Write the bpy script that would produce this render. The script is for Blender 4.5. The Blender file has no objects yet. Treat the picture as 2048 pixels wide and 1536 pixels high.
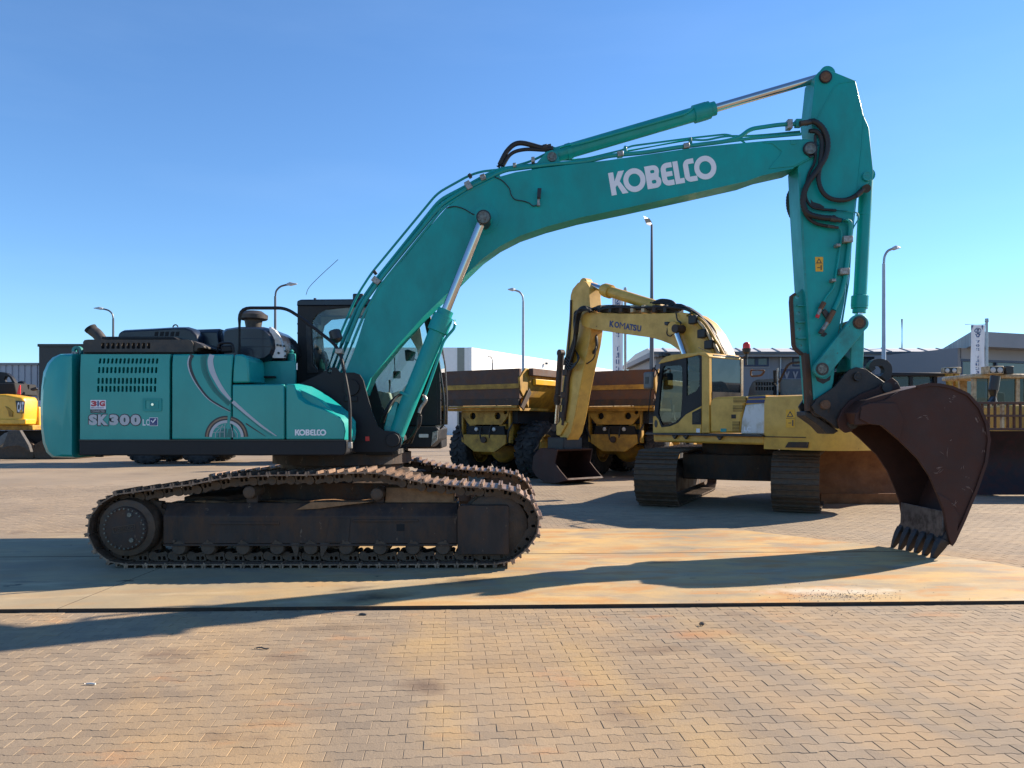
import bpy, bmesh, math, random
import numpy as np
from mathutils import Vector, Matrix

RND = random.Random(11)
rad = math.radians
SC = bpy.context.scene
COL = SC.collection

# ------------------------------------------------------------------ camera, sky, sun, exposure
F, CX, HY, EYE = 1540.0, 1024.0, 842.0, 1.6          # focal length and horizon of the photograph, in its pixels
cam_d = bpy.data.cameras.new('camera')
cam_d.sensor_width = 36.0
cam_d.lens = F / 2048.0 * 36.0
cam_d.shift_y = (HY - 768.0) / 2048.0
cam_d.clip_start = 0.1
cam_d.clip_end = 3000.0
cam = bpy.data.objects.new('camera', cam_d)
cam.location = (0, 0, EYE)
cam.rotation_euler = (rad(90), 0, 0)
COL.objects.link(cam)
SC.camera = cam

SUN = Vector((1.55, 0.77, 1.0)).normalized()
world = bpy.data.worlds.new('World')
SC.world = world
world.use_nodes = True
wn = world.node_tree
bg = wn.nodes['Background']
sky = wn.nodes.new('ShaderNodeTexSky')
sky.sky_type = 'NISHITA'
sky.sun_disc = False
sky.sun_elevation = math.asin(SUN.z)
sky.sun_rotation = math.atan2(SUN.x, SUN.y)
sky.air_density = 1.0
sky.dust_density = 0.0
sky.ozone_density = 3.0
tint = wn.nodes.new('ShaderNodeMix')
tint.data_type, tint.blend_type = 'RGBA', 'MULTIPLY'
tint.inputs[0].default_value = 1.0
tint.inputs[7].default_value = (0.69, 0.93, 1.15, 1.0)      # clear cold autumn air, the same over the whole sky
wn.links.new(sky.outputs['Color'], tint.inputs[6])
# faint streaks of high cirrus over the whole sky
tc = wn.nodes.new('ShaderNodeTexCoord')
mpw = wn.nodes.new('ShaderNodeMapping')
mpw.inputs['Scale'].default_value = (1.3, 2.2, 7.0)
mpw.inputs['Rotation'].default_value = (0.12, 0.2, 0.5)
nzw = wn.nodes.new('ShaderNodeTexNoise')
nzw.inputs['Scale'].default_value = 1.7
nzw.inputs['Detail'].default_value = 7
nzw.inputs['Roughness'].default_value = 0.55
rgw = wn.nodes.new('ShaderNodeMapRange')
rgw.inputs['From Min'].default_value = 0.47
rgw.inputs['From Max'].default_value = 0.80
rgw.inputs['To Max'].default_value = 0.055
cir = wn.nodes.new('ShaderNodeMix')
cir.data_type = 'RGBA'
cir.inputs[7].default_value = (4.2, 5.6, 7.4, 1.0)
wn.links.new(tc.outputs['Generated'], mpw.inputs['Vector'])
wn.links.new(mpw.outputs['Vector'], nzw.inputs['Vector'])
wn.links.new(nzw.outputs['Fac'], rgw.inputs['Value'])
wn.links.new(rgw.outputs['Result'], cir.inputs[0])
wn.links.new(tint.outputs[2], cir.inputs[6])
wn.links.new(cir.outputs[2], bg.inputs['Color'])
bg.inputs['Strength'].default_value = 0.08

sun_d = bpy.data.lights.new('sun', 'SUN')
sun_d.energy = 5.0
sun_d.angle = rad(0.53)
sun_d.color = (1.0, 0.86, 0.69)
sun = bpy.data.objects.new('sun', sun_d)
sun.rotation_euler = SUN.to_track_quat('Z', 'Y').to_euler()
sun.location = SUN * 60
COL.objects.link(sun)

SC.view_settings.view_transform = 'Standard'
SC.view_settings.look = 'None'
SC.view_settings.gamma = 1.0
SC.view_settings.exposure = 1.18
SC.view_settings.use_curve_mapping = False
SC.cycles.use_denoising = True

# ------------------------------------------------------------------ helpers
class Thing:
    """an Empty at the thing's base; local x = the way it faces, y = its left, z = up"""
    def __init__(s, name, label, cat, O=(0, 0, 0), yaw=0.0, group=None):
        s.O, s.yaw = Vector(O), yaw
        e = bpy.data.objects.new(name, None)
        e.empty_display_size = 0.2
        e.location = O
        e.rotation_euler = (0, 0, yaw)
        e['label'] = label
        e['category'] = cat
        if group:
            e['group'] = group
        COL.objects.link(e)
        s.e = e
        s.u = Vector((math.cos(yaw), math.sin(yaw), 0))
        s.l = Vector((-math.sin(yaw), math.cos(yaw), 0))
    def at(s, c, px, py):
        """point of the plane y = c of this thing that stands behind that point of the photograph"""
        d = Vector(((px - CX) / F, 1.0, -(py - HY) / F))
        o = Vector((0, 0, EYE))
        t = (c - (o - s.O).dot(s.l)) / d.dot(s.l)
        p = o + d * t - s.O
        return (p.dot(s.u), p.z)
    def tr(s, c, pts):
        return [s.at(c, *p) for p in pts]
    def p3(s, c, px, py):
        x, z = s.at(c, px, py)
        return (x, c, z)
    def path(s, pts):
        return [s.p3(c, px, py) for (px, py, c) in pts]
    def px_len(s, c, px, py, n):
        a, b = s.at(c, px, py), s.at(c, px + n, py)
        return abs(b[0] - a[0])

def ob_of(p):
    return p.e if isinstance(p, Thing) else p

def empty(name, parent):
    e = bpy.data.objects.new(name, None)
    e.empty_display_size = 0.1
    COL.objects.link(e)
    e.parent = ob_of(parent)
    return e

def mesh(name, g, mat, smooth=35, recalc=True):
    V, Fc = g
    me = bpy.data.meshes.new(name)
    me.from_pydata([tuple(v) for v in V], [], [tuple(f) for f in Fc])
    if recalc:
        bm = bmesh.new()
        bm.from_mesh(me)
        bmesh.ops.recalc_face_normals(bm, faces=bm.faces)
        bm.to_mesh(me)
        bm.free()
    me.materials.append(MAT[mat])
    if smooth:
        me.polygons.foreach_set('use_smooth', [True] * len(me.polygons))
        me.set_sharp_from_angle(angle=rad(smooth))
    me.update()
    return me

def mk(name, g, mat, parent=None, bevel=0.0, smooth=35, seg=2, label=None):
    o = bpy.data.objects.new(name, mesh(name, g, mat, smooth))
    COL.objects.link(o)
    if parent is not None:
        o.parent = ob_of(parent)
    if bevel:
        b = o.modifiers.new('bevel', 'BEVEL')
        b.width = bevel
        b.segments = seg
        b.limit_method = 'ANGLE'
        b.angle_limit = rad(32)
    if label:
        o['label'] = label
    return o

def inst(src, parent, M=None, name=None):
    o = src.copy()
    if name:
        o.name = name
    COL.objects.link(o)
    o.parent = ob_of(parent)
    if M is not None:
        o.matrix_local = M
    return o

def tag(o, label, cat, group=None, kind=None):
    o['label'] = label
    o['category'] = cat
    if group:
        o['group'] = group
    if kind:
        o['kind'] = kind
    return o

def merge(*gs):
    V, Fc = [], []
    for g in gs:
        n = len(V)
        V += [tuple(v) for v in g[0]]
        Fc += [tuple(i + n for i in f) for f in g[1]]
    return V, Fc

def xf(g, M):
    return [tuple(M @ Vector(v)) for v in g[0]], g[1]

def box(x0, x1, y0, y1, z0, z1):
    V = [(x, y, z) for x in (x0, x1) for y in (y0, y1) for z in (z0, z1)]
    return V, [(0, 1, 3, 2), (4, 6, 7, 5), (0, 4, 5, 1), (2, 3, 7, 6), (0, 2, 6, 4), (1, 5, 7, 3)]

def prism(pts, y0, y1):
    """outline in x,z pushed from y0 to y1"""
    n = len(pts)
    V = [(p[0], y0, p[1]) for p in pts] + [(p[0], y1, p[1]) for p in pts]
    return V, [tuple(range(n)), tuple(range(2 * n - 1, n - 1, -1))] + [(i, (i + 1) % n, n + (i + 1) % n, n + i) for i in range(n)]

def slab(pts, z0, z1):
    n = len(pts)
    V = [(p[0], p[1], z0) for p in pts] + [(p[0], p[1], z1) for p in pts]
    return V, [tuple(range(n)), tuple(range(2 * n - 1, n - 1, -1))] + [(i, (i + 1) % n, n + (i + 1) % n, n + i) for i in range(n)]

def barx(pts, x0, x1):
    """outline in y,z pushed from x0 to x1"""
    n = len(pts)
    V = [(x0, p[0], p[1]) for p in pts] + [(x1, p[0], p[1]) for p in pts]
    return V, [tuple(range(n)), tuple(range(2 * n - 1, n - 1, -1))] + [(i, (i + 1) % n, n + (i + 1) % n, n + i) for i in range(n)]

def loft(secs, closed=True, caps=True):
    n = len(secs[0])
    V = [p for s in secs for p in s]
    Fc = []
    for k in range(len(secs) - 1):
        for i in range(n if closed else n - 1):
            j = (i + 1) % n
            Fc.append((k * n + i, k * n + j, (k + 1) * n + j, (k + 1) * n + i))
    if caps:
        Fc.append(tuple(range(n)))
        Fc.append(tuple(range((len(secs) - 1) * n, len(secs) * n)))
    return V, Fc

def frame_of(d):
    d = Vector(d).normalized()
    a = Vector((0, 0, 1)) if abs(d.z) < 0.9 else Vector((1, 0, 0))
    s = d.cross(a).normalized()
    return d, s, s.cross(d)

def lathe(p0, p1, prof, n=20):
    """prof: (distance along the axis from p0 in metres, radius)"""
    p0, p1 = Vector(p0), Vector(p1)
    d, s, t = frame_of(p1 - p0)
    V, Fc = [], []
    for (h, r) in prof:
        for i in range(n):
            a = 2 * math.pi * i / n
            V.append(tuple(p0 + d * h + (s * math.cos(a) + t * math.sin(a)) * r))
    for k in range(len(prof) - 1):
        for i in range(n):
            j = (i + 1) % n
            Fc.append((k * n + i, k * n + j, (k + 1) * n + j, (k + 1) * n + i))
    Fc.append(tuple(range(n)))
    Fc.append(tuple(range((len(prof) - 1) * n, len(prof) * n)))
    return V, Fc

def cyl(p0, p1, r, r1=None, n=20):
    L = (Vector(p1) - Vector(p0)).length
    return lathe(p0, p1, [(0, r), (L, r if r1 is None else r1)], n)

def spline(pts, k=6):
    pts = [Vector(p) for p in pts]
    if len(pts) < 3:
        return pts
    out = []
    P = [pts[0] * 2 - pts[1]] + pts + [pts[-1] * 2 - pts[-2]]
    for i in range(1, len(P) - 2):
        a, b, c, d = P[i - 1], P[i], P[i + 1], P[i + 2]
        for j in range(k):
            t = j / k
            out.append(0.5 * ((2 * b) + (c - a) * t + (2 * a - 5 * b + 4 * c - d) * t * t + (3 * b - a - 3 * c + d) * t ** 3))
    out.append(pts[-1])
    return out

def rounded(pts, r, k=4):
    """polyline with its corners rounded"""
    pts = [Vector(p) for p in pts]
    out = [pts[0]]
    for i in range(1, len(pts) - 1):
        a, b, c = pts[i - 1], pts[i], pts[i + 1]
        d1, d2 = (a - b), (c - b)
        q = min(r, d1.length * 0.45, d2.length * 0.45)
        s, e = b + d1.normalized() * q, b + d2.normalized() * q
        for j in range(k + 1):
            t = j / k
            out.append(s * (1 - t) ** 2 + b * 2 * t * (1 - t) + e * t * t)
    out.append(pts[-1])
    return out

def tube(pts, r, n=8, ribs=0.0):
    pts = [Vector(p) for p in pts]
    V, Fc = [], []
    up = None
    m = len(pts)
    for i in range(m):
        d = (pts[min(i + 1, m - 1)] - pts[max(i - 1, 0)])
        d = d.normalized() if d.length > 1e-9 else Vector((1, 0, 0))
        if up is None:
            _, s, t = frame_of(d)
        else:
            s = (up - d * up.dot(d)).normalized()
            t = d.cross(s)
        up = s
        rr = r * (1 + (ribs if i % 2 else -ribs))
        for j in range(n):
            a = 2 * math.pi * j / n
            V.append(tuple(pts[i] + (s * math.cos(a) + t * math.sin(a)) * rr))
    for i in range(m - 1):
        for j in range(n):
            k = (j + 1) % n
            Fc.append((i * n + j, i * n + k, (i + 1) * n + k, (i + 1) * n + j))
    Fc.append(tuple(range(n)))
    Fc.append(tuple(range((m - 1) * n, m * n)))
    return V, Fc

def resample(pts, step):
    pts = [Vector(p) for p in pts]
    d = [0.0]
    for a, b in zip(pts, pts[1:]):
        d.append(d[-1] + (b - a).length)
    n = max(2, int(d[-1] / step))
    out, k = [], 0
    for i in range(n + 1):
        s = d[-1] * i / n
        while k < len(d) - 2 and d[k + 1] < s:
            k += 1
        t = (s - d[k]) / max(1e-9, d[k + 1] - d[k])
        out.append(pts[k].lerp(pts[k + 1], t))
    return out

def hose(pts, r, step=None):
    """a ribbed hydraulic hose"""
    p = spline(pts, 8)
    return tube(resample(p, step or r * 0.6), r, 10, 0.07)

def strip(pts, w, y0, y1):
    """bar of width w along a polyline in x,z"""
    L, Rr = [], []
    m = len(pts)
    for i in range(m):
        a, b = Vector(pts[max(i - 1, 0)]), Vector(pts[min(i + 1, m - 1)])
        d = (b - a).normalized()
        q = Vector((-d.y, d.x)) * (w[i] if isinstance(w, (list, tuple)) else w) / 2
        L.append(tuple(Vector(pts[i]) + q))
        Rr.append(tuple(Vector(pts[i]) - q))
    V, Fc = [], []
    for y in (y0, y1):
        V += [(p[0], y, p[1]) for p in L] + [(p[0], y, p[1]) for p in Rr]
    o = 2 * m
    for i in range(m - 1):
        Fc += [(i, i + 1, m + i + 1, m + i), (o + i, o + m + i, o + m + i + 1, o + i + 1),
               (i, o + i, o + i + 1, i + 1), (m + i, m + i + 1, o + m + i + 1, o + m + i)]
    Fc += [(0, m, o + m, o), (m - 1, o + m - 1, o + 2 * m - 1, 2 * m - 1)]
    return V, Fc

def _curve_geo(cu):
    o = bpy.data.objects.new('tmp', cu)
    me = bpy.data.meshes.new_from_object(o)
    V = [tuple(v.co) for v in me.vertices]
    Fc = [tuple(p.vertices) for p in me.polygons]
    bpy.data.objects.remove(o)
    bpy.data.meshes.remove(me)
    bpy.data.curves.remove(cu)
    return V, Fc

def flat(loops, th=0.0):
    """filled outline with holes, in u,v, of thickness th"""
    cu = bpy.data.curves.new('c', 'CURVE')
    cu.dimensions = '2D'
    cu.fill_mode = 'BOTH'
    cu.extrude = th / 2
    for lp in loops:
        s = cu.splines.new('POLY')
        s.points.add(len(lp) - 1)
        for q, p in zip(s.points, lp):
            q.co = (p[0], p[1], 0, 1)
        s.use_cyclic_u = True
    return _curve_geo(cu)

def text(s, bold=0.0, th=0.0, spacing=1.0):
    cu = bpy.data.curves.new('t', 'FONT')
    cu.body = s
    cu.size = 1.0
    cu.offset = bold
    cu.extrude = th / 2
    cu.space_character = spacing
    cu.resolution_u = 3
    return _curve_geo(cu)

def fit(g, o, ux, uz, y, w=None, h=None, keep=False):
    """lay flat u,v geometry on a plane y = const: corner o, width along ux, height along uz"""
    us = [v[0] for v in g[0]]
    vs = [v[1] for v in g[0]]
    u0, u1, v0, v1 = min(us), max(us), min(vs), max(vs)
    V = []
    for v in g[0]:
        a = (v[0] - u0) / (u1 - u0)
        b = (v[1] - v0) / (v1 - v0)
        V.append((o[0] + ux[0] * a + uz[0] * b, y + v[2], o[1] + ux[1] * a + uz[1] * b))
    return V, g[1]

def shape(loops, y0, y1):
    """outline with holes in x,z, from y0 to y1"""
    V, Fc = flat(loops, abs(y1 - y0))
    ym = (y0 + y1) / 2
    return [(v[0], ym + v[2], v[1]) for v in V], Fc

def ring(cx, cz, r, n=24, a0=0, a1=360):
    full = (a1 - a0) >= 360
    m = n if full else n + 1
    return [(cx + r * math.cos(rad(a0 + (a1 - a0) * i / n)), cz + r * math.sin(rad(a0 + (a1 - a0) * i / n))) for i in range(m)]

def rrect(x0, x1, z0, z1, r, k=3, shear=0.0):
    out = []
    for (cx, cz, a) in ((x1 - r, z1 - r, 0), (x0 + r, z1 - r, 90), (x0 + r, z0 + r, 180), (x1 - r, z0 + r, 270)):
        for i in range(k + 1):
            b = rad(a + 90 * i / k)
            x, z = cx + r * math.cos(b), cz + r * math.sin(b)
            out.append((x + shear * (z - z0), z))
    return out

# ------------------------------------------------------------------ materials
MAT = {}
def nn(nt, t, **kw):
    n = nt.nodes.new(t)
    for k, v in kw.items():
        setattr(n, k, v)
    return n

def material(name, base, rough=0.5, metal=0.0, var=0.12, vscale=3.0, dirt=None, dirt_amt=0.4, dscale=6.0, dsharp=0.12,
             chip=None, chip_amt=0.62, cscale=18.0, bump=0.0, bscale=60.0, spec=0.5, coat=0.0, stretch=(1, 1, 1), streak=None):
    m = bpy.data.materials.new(name)
    m.use_nodes = True
    nt = m.node_tree
    b = nt.nodes['Principled BSDF']
    b.inputs['Roughness'].default_value = rough
    b.inputs['Metallic'].default_value = metal
    b.inputs['Specular IOR Level'].default_value = spec
    b.inputs['Coat Weight'].default_value = coat
    b.inputs['Coat Roughness'].default_value = 0.07
    geo = nn(nt, 'ShaderNodeNewGeometry')
    mp = nn(nt, 'ShaderNodeMapping')
    mp.inputs['Scale'].default_value = stretch
    nt.links.new(geo.outputs['Position'], mp.inputs['Vector'])
    def noise(scale, detail=5, rough_=0.6):
        n = nn(nt, 'ShaderNodeTexNoise')
        n.inputs['Scale'].default_value = scale
        n.inputs['Detail'].default_value = detail
        n.inputs['Roughness'].default_value = rough_
        nt.links.new(mp.outputs['Vector'], n.inputs['Vector'])
        return n
    def ramp(src, lo, hi):
        r = nn(nt, 'ShaderNodeMapRange')
        r.inputs['From Min'].default_value = lo
        r.inputs['From Max'].default_value = hi
        nt.links.new(src, r.inputs['Value'])
        return r.outputs['Result']
    n1 = noise(vscale)
    mix = nn(nt, 'ShaderNodeMix', data_type='RGBA')
    mix.inputs[6].default_value = tuple(c * (1 - var) for c in base) + (1,)
    mix.inputs[7].default_value = tuple(min(1, c * (1 + var)) for c in base) + (1,)
    nt.links.new(ramp(n1.outputs['Fac'], 0.3, 0.7), mix.inputs[0])
    col = mix.outputs[2]
    rgh = None
    if dirt:
        n2 = noise(dscale, 7, 0.68)
        f = ramp(n2.outputs['Fac'], 0.5 + (0.5 - dirt_amt) * 0.5 - dsharp, 0.5 + (0.5 - dirt_amt) * 0.5 + dsharp)
        mx = nn(nt, 'ShaderNodeMix', data_type='RGBA')
        mx.inputs[7].default_value = tuple(dirt) + (1,)
        nt.links.new(f, mx.inputs[0])
        nt.links.new(col, mx.inputs[6])
        col = mx.outputs[2]
        rr = nn(nt, 'ShaderNodeMapRange')
        rr.inputs['To Min'].default_value = rough
        rr.inputs['To Max'].default_value = min(1, rough + 0.3)
        nt.links.new(f, rr.inputs['Value'])
        rgh = rr.outputs['Result']
    if chip:
        n3 = noise(cscale, 6, 0.7)
        f = ramp(n3.outputs['Fac'], chip_amt, chip_amt + 0.03)
        mx = nn(nt, 'ShaderNodeMix', data_type='RGBA')
        mx.inputs[7].default_value = tuple(chip) + (1,)
        nt.links.new(f, mx.inputs[0])
        nt.links.new(col, mx.inputs[6])
        col = mx.outputs[2]
    nt.links.new(col, b.inputs['Base Color'])
    if rgh is not None:
        nt.links.new(rgh, b.inputs['Roughness'])
    if bump:
        nb = noise(bscale, 4, 0.6)
        bp = nn(nt, 'ShaderNodeBump')
        bp.inputs['Strength'].default_value = bump
        bp.inputs['Distance'].default_value = 0.01
        nt.links.new(nb.outputs['Fac'], bp.inputs['Height'])
        nt.links.new(bp.outputs['Normal'], b.inputs['Normal'])
    MAT[name] = m
    return m

TEAL = (0.0, 0.30, 0.282)
material('teal_paint', TEAL, 0.34, var=0.10, vscale=1.1, dirt=(0.012, 0.205, 0.195), dirt_amt=0.38, dscale=2.6, dsharp=0.22, chip=(0.03, 0.05, 0.045), chip_amt=0.745, cscale=15, coat=0.10, spec=0.35, bump=0.05, bscale=9, stretch=(1, 1, 0.5))
material('teal_gloss', TEAL, 0.32, var=0.06, vscale=0.9, dirt=(0.012, 0.23, 0.215), dirt_amt=0.36, dscale=2.2, dsharp=0.25, chip=(0.03, 0.06, 0.055), chip_amt=0.75, cscale=17, coat=0.35, spec=0.35, bump=0.03, bscale=5, stretch=(1, 1, 0.5))
material('teal_worn', TEAL, 0.38, var=0.1, vscale=3, dirt=(0.02, 0.13, 0.12), dirt_amt=0.4, dscale=5, dsharp=0.2, chip=(0.035, 0.026, 0.02), chip_amt=0.66, cscale=22, coat=0.15, bump=0.1, bscale=30)
material('navy_paint', (0.007, 0.009, 0.014), 0.45, spec=0.3, var=0.3, vscale=2, dirt=(0.022, 0.020, 0.019), dirt_amt=0.36, dscale=4, dsharp=0.2, bump=0.06, bscale=25)
material('hood_paint', (0.004, 0.008, 0.02), 0.25, spec=0.4, var=0.2, vscale=2, dirt=(0.012, 0.015, 0.02), dirt_amt=0.3, dscale=3, dsharp=0.25, coat=0.2, bump=0.05, bscale=10)
material('grey_steel', (0.035, 0.032, 0.031), 0.5, spec=0.4, var=0.2, vscale=4, dirt=(0.09, 0.075, 0.06), dirt_amt=0.35, dscale=8, bump=0.1)
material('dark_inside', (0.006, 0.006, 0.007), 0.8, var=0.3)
material('rubber', (0.011, 0.011, 0.012), 0.55, var=0.2, dirt=(0.03, 0.027, 0.024), dirt_amt=0.3, bump=0.1)
material('track_steel', (0.055, 0.038, 0.027), 0.55, metal=0.1, var=0.45, vscale=11, dirt=(0.12, 0.072, 0.04), dirt_amt=0.42, dscale=13, dsharp=0.2, bump=0.3, bscale=70)
material('shoe_steel', (0.30, 0.205, 0.15), 0.42, metal=0.65, var=0.4, vscale=12, dirt=(0.12, 0.075, 0.048), dirt_amt=0.40, dscale=14, dsharp=0.2, bump=0.3, bscale=80)
material('frame_rust', (0.034, 0.025, 0.021), 0.6, spec=0.35, var=0.4, vscale=4, dirt=(0.085, 0.047, 0.028), dirt_amt=0.42, dscale=5, dsharp=0.10, chip=(0.16, 0.11, 0.075), chip_amt=0.64, cscale=12, bump=0.2, bscale=40, stretch=(1, 1, 0.45))
material('sandy_rust', (0.24, 0.13, 0.06), 0.8, var=0.3, vscale=12, bump=0.3, bscale=60)
material('bucket_steel', (0.030, 0.0125, 0.0105), 0.52, spec=0.35, var=0.35, vscale=3, dirt=(0.06, 0.021, 0.013), dirt_amt=0.45, dscale=4, dsharp=0.25, chip=(0.17, 0.12, 0.10), chip_amt=0.675, cscale=9, bump=0.25, bscale=25)
material('worn_lip', (0.10, 0.095, 0.095), 0.38, metal=0.6, var=0.3, vscale=8, dirt=(0.03, 0.022, 0.02), dirt_amt=0.42, dscale=9, bump=0.2, bscale=50)
material('tooth_steel', (0.028, 0.022, 0.02), 0.45, metal=0.4, var=0.3, vscale=20, bump=0.3, bscale=60)
material('coupler_black', (0.011, 0.010, 0.011), 0.5, var=0.3, vscale=6, dirt=(0.05, 0.04, 0.034), dirt_amt=0.36, dscale=8, bump=0.25, bscale=40)
material('chrome', (0.55, 0.54, 0.53), 0.12, metal=1.0, var=0.05, bump=0.02)
material('zinc', (0.30, 0.29, 0.27), 0.42, metal=0.5, var=0.25, vscale=30, dirt=(0.12, 0.08, 0.05), dirt_amt=0.3, dscale=40)
material('pin_steel', (0.16, 0.17, 0.15), 0.4, metal=0.5, var=0.3, vscale=25, dirt=(0.05, 0.04, 0.035), dirt_amt=0.35, dscale=30)
material('rust_pin', (0.12, 0.06, 0.03), 0.7, var=0.3, vscale=25)
material('white_decal', (0.72, 0.72, 0.76), 0.45, var=0.03)
material('silver_decal', (0.36, 0.37, 0.42), 0.35, metal=0.3, var=0.06)
material('dark_decal', (0.02, 0.022, 0.03), 0.4, var=0.1)
material('bronze_decal', (0.20, 0.13, 0.09), 0.35, metal=0.3, var=0.25, vscale=12)
material('navy_decal', (0.015, 0.035, 0.16), 0.4, var=0.05)
material('red_decal', (0.42, 0.03, 0.05), 0.4, var=0.05)
material('teal_dark_decal', (0.003, 0.12, 0.115), 0.35, var=0.1)
material('red_plastic', (0.55, 0.02, 0.02), 0.35, var=0.1)
material('warn_orange', (0.70, 0.36, 0.02), 0.5, var=0.1, vscale=20)
material('black_plastic', (0.012, 0.012, 0.013), 0.4, var=0.2)
material('scuff', (0.15, 0.10, 0.085), 0.5, metal=0.3, var=0.4, vscale=30)
material('pale_emblem', (0.16, 0.17, 0.2), 0.6)
material('cab_grey', (0.022, 0.02, 0.02), 0.5, spec=0.3, var=0.2, vscale=3, dirt=(0.045, 0.036, 0.03), dirt_amt=0.36, dscale=4, dsharp=0.2)
material('beige_trim', (0.5, 0.45, 0.36), 0.65, var=0.1)
material('seat_fabric', (0.05, 0.05, 0.055), 0.85, var=0.2)
YEL = (0.66, 0.375, 0.055)
material('old_yellow', YEL, 0.42, var=0.12, vscale=1.5, dirt=(0.36, 0.20, 0.035), dirt_amt=0.36, dscale=3, dsharp=0.2, chip=(0.07, 0.035, 0.018), chip_amt=0.70, cscale=6, coat=0.1, bump=0.08, bscale=15)
material('bright_yellow', (0.72, 0.37, 0.02), 0.35, var=0.06, dirt=(0.5, 0.27, 0.03), dirt_amt=0.3, dscale=3, coat=0.2)
material('truck_yellow', (0.46, 0.25, 0.018), 0.5, var=0.2, vscale=2.5, dirt=(0.16, 0.085, 0.02), dirt_amt=0.45, dscale=4, dsharp=0.2, bump=0.1)
material('bed_rust', (0.06, 0.036, 0.03), 0.65, var=0.3, vscale=3, dirt=(0.12, 0.055, 0.03), dirt_amt=0.45, dscale=5, dsharp=0.2, bump=0.2)
material('blade_rust', (0.20, 0.075, 0.018), 0.65, var=0.3, vscale=2.5, dirt=(0.11, 0.04, 0.012), dirt_amt=0.45, dscale=4, dsharp=0.2, bump=0.15)
material('blade_maroon', (0.014, 0.005, 0.006), 0.6, spec=0.3, var=0.3, vscale=2.5, dirt=(0.05, 0.016, 0.014), dirt_amt=0.35, dscale=6)
material('tyre', (0.011, 0.0115, 0.013), 0.7, spec=0.25, var=0.2, vscale=6, dirt=(0.075, 0.07, 0.068), dirt_amt=0.36, dscale=7, dsharp=0.2, bump=0.2)
material('hood_grey', (0.085, 0.09, 0.095), 0.42, var=0.12, vscale=3, dirt=(0.2, 0.19, 0.17), dirt_amt=0.3, dscale=5)
material('blue_decal', (0.008, 0.018, 0.11), 0.4, var=0.05)
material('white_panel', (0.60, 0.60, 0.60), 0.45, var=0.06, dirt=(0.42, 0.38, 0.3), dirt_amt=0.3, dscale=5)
material('wall_grey', (0.175, 0.18, 0.20), 0.6, var=0.05, vscale=0.4)
material('wall_fascia', (0.21, 0.215, 0.235), 0.6, var=0.08, vscale=0.5)
material('weathered_fascia', (0.42, 0.43, 0.42), 0.6, var=0.1, dirt=(0.2, 0.2, 0.19), dirt_amt=0.42, dscale=0.9, dsharp=0.2, stretch=(1, 1, 0.15))
material('roof_sheet', (0.55, 0.53, 0.49), 0.5, var=0.08)
material('wall_white', (0.78, 0.78, 0.76), 0.6, var=0.03)
material('wall_olive', (0.22, 0.24, 0.21), 0.6, var=0.05)
material('wall_black', (0.016, 0.017, 0.02), 0.5, var=0.15, vscale=0.6)
material('wall_corrugated', (0.33, 0.35, 0.40), 0.5, var=0.06)
material('window_blue', (0.010, 0.025, 0.07), 0.45, var=0.05)
material('lamp_pole', (0.32, 0.34, 0.36), 0.4, metal=0.6, var=0.12)
material('lamp_pole_dark', (0.085, 0.095, 0.11), 0.45, metal=0.3, var=0.12)
material('lamp_head', (0.42, 0.42, 0.42), 0.4, metal=0.2, var=0.1)
material('lamp_glass', (0.30, 0.25, 0.18), 0.3, var=0.1)
material('beacon_red', (0.60, 0.03, 0.015), 0.3, var=0.1)
material('cream_paint', (0.45, 0.36, 0.22), 0.5, var=0.15, vscale=5, dirt=(0.2, 0.12, 0.06), dirt_amt=0.38, dscale=7)
material('flag_cloth', (0.78, 0.78, 0.80), 0.8, var=0.03)
material('flag_blue', (0.08, 0.13, 0.26), 0.8, var=0.05)
material('stone_bit', (0.06, 0.055, 0.05), 0.8, var=0.3)

def glass(name, tint, rough=0.02, alpha_mix=0.75):
    m = bpy.data.materials.new(name)
    m.use_nodes = True
    nt = m.node_tree
    nt.nodes.remove(nt.nodes['Principled BSDF'])
    out = nt.nodes['Material Output']
    tr = nn(nt, 'ShaderNodeBsdfTransparent')
    tr.inputs['Color'].default_value = tuple(tint) + (1,)
    gl = nn(nt, 'ShaderNodeBsdfGlossy')
    gl.inputs['Roughness'].default_value = rough
    fr = nn(nt, 'ShaderNodeFresnel')
    fr.inputs['IOR'].default_value = 1.5
    mx = nn(nt, 'ShaderNodeMixShader')
    nt.links.new(fr.outputs['Fac'], mx.inputs['Fac'])
    nt.links.new(tr.outputs['BSDF'], mx.inputs[1])
    nt.links.new(gl.outputs['BSDF'], mx.inputs[2])
    nt.links.new(mx.outputs['Shader'], out.inputs['Surface'])
    MAT[name] = m
glass('cab_glass', (0.80, 0.88, 0.88))
glass('tinted_glass', (0.30, 0.38, 0.42))
m_ = material('dark_pane', (0.012, 0.02, 0.03), 0.08, var=0.2, spec=0.6)
m_ = material('office_pane', (0.05, 0.065, 0.07), 0.1, var=0.1, spec=0.6)

# ------------------------------------------------------------------ the yard: pavement, pavers, steel plates
def G(px, py, z=0.0):
    Y = (EYE - z) * F / (py - HY)
    return ((px - CX) * Y / F, Y)

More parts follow.
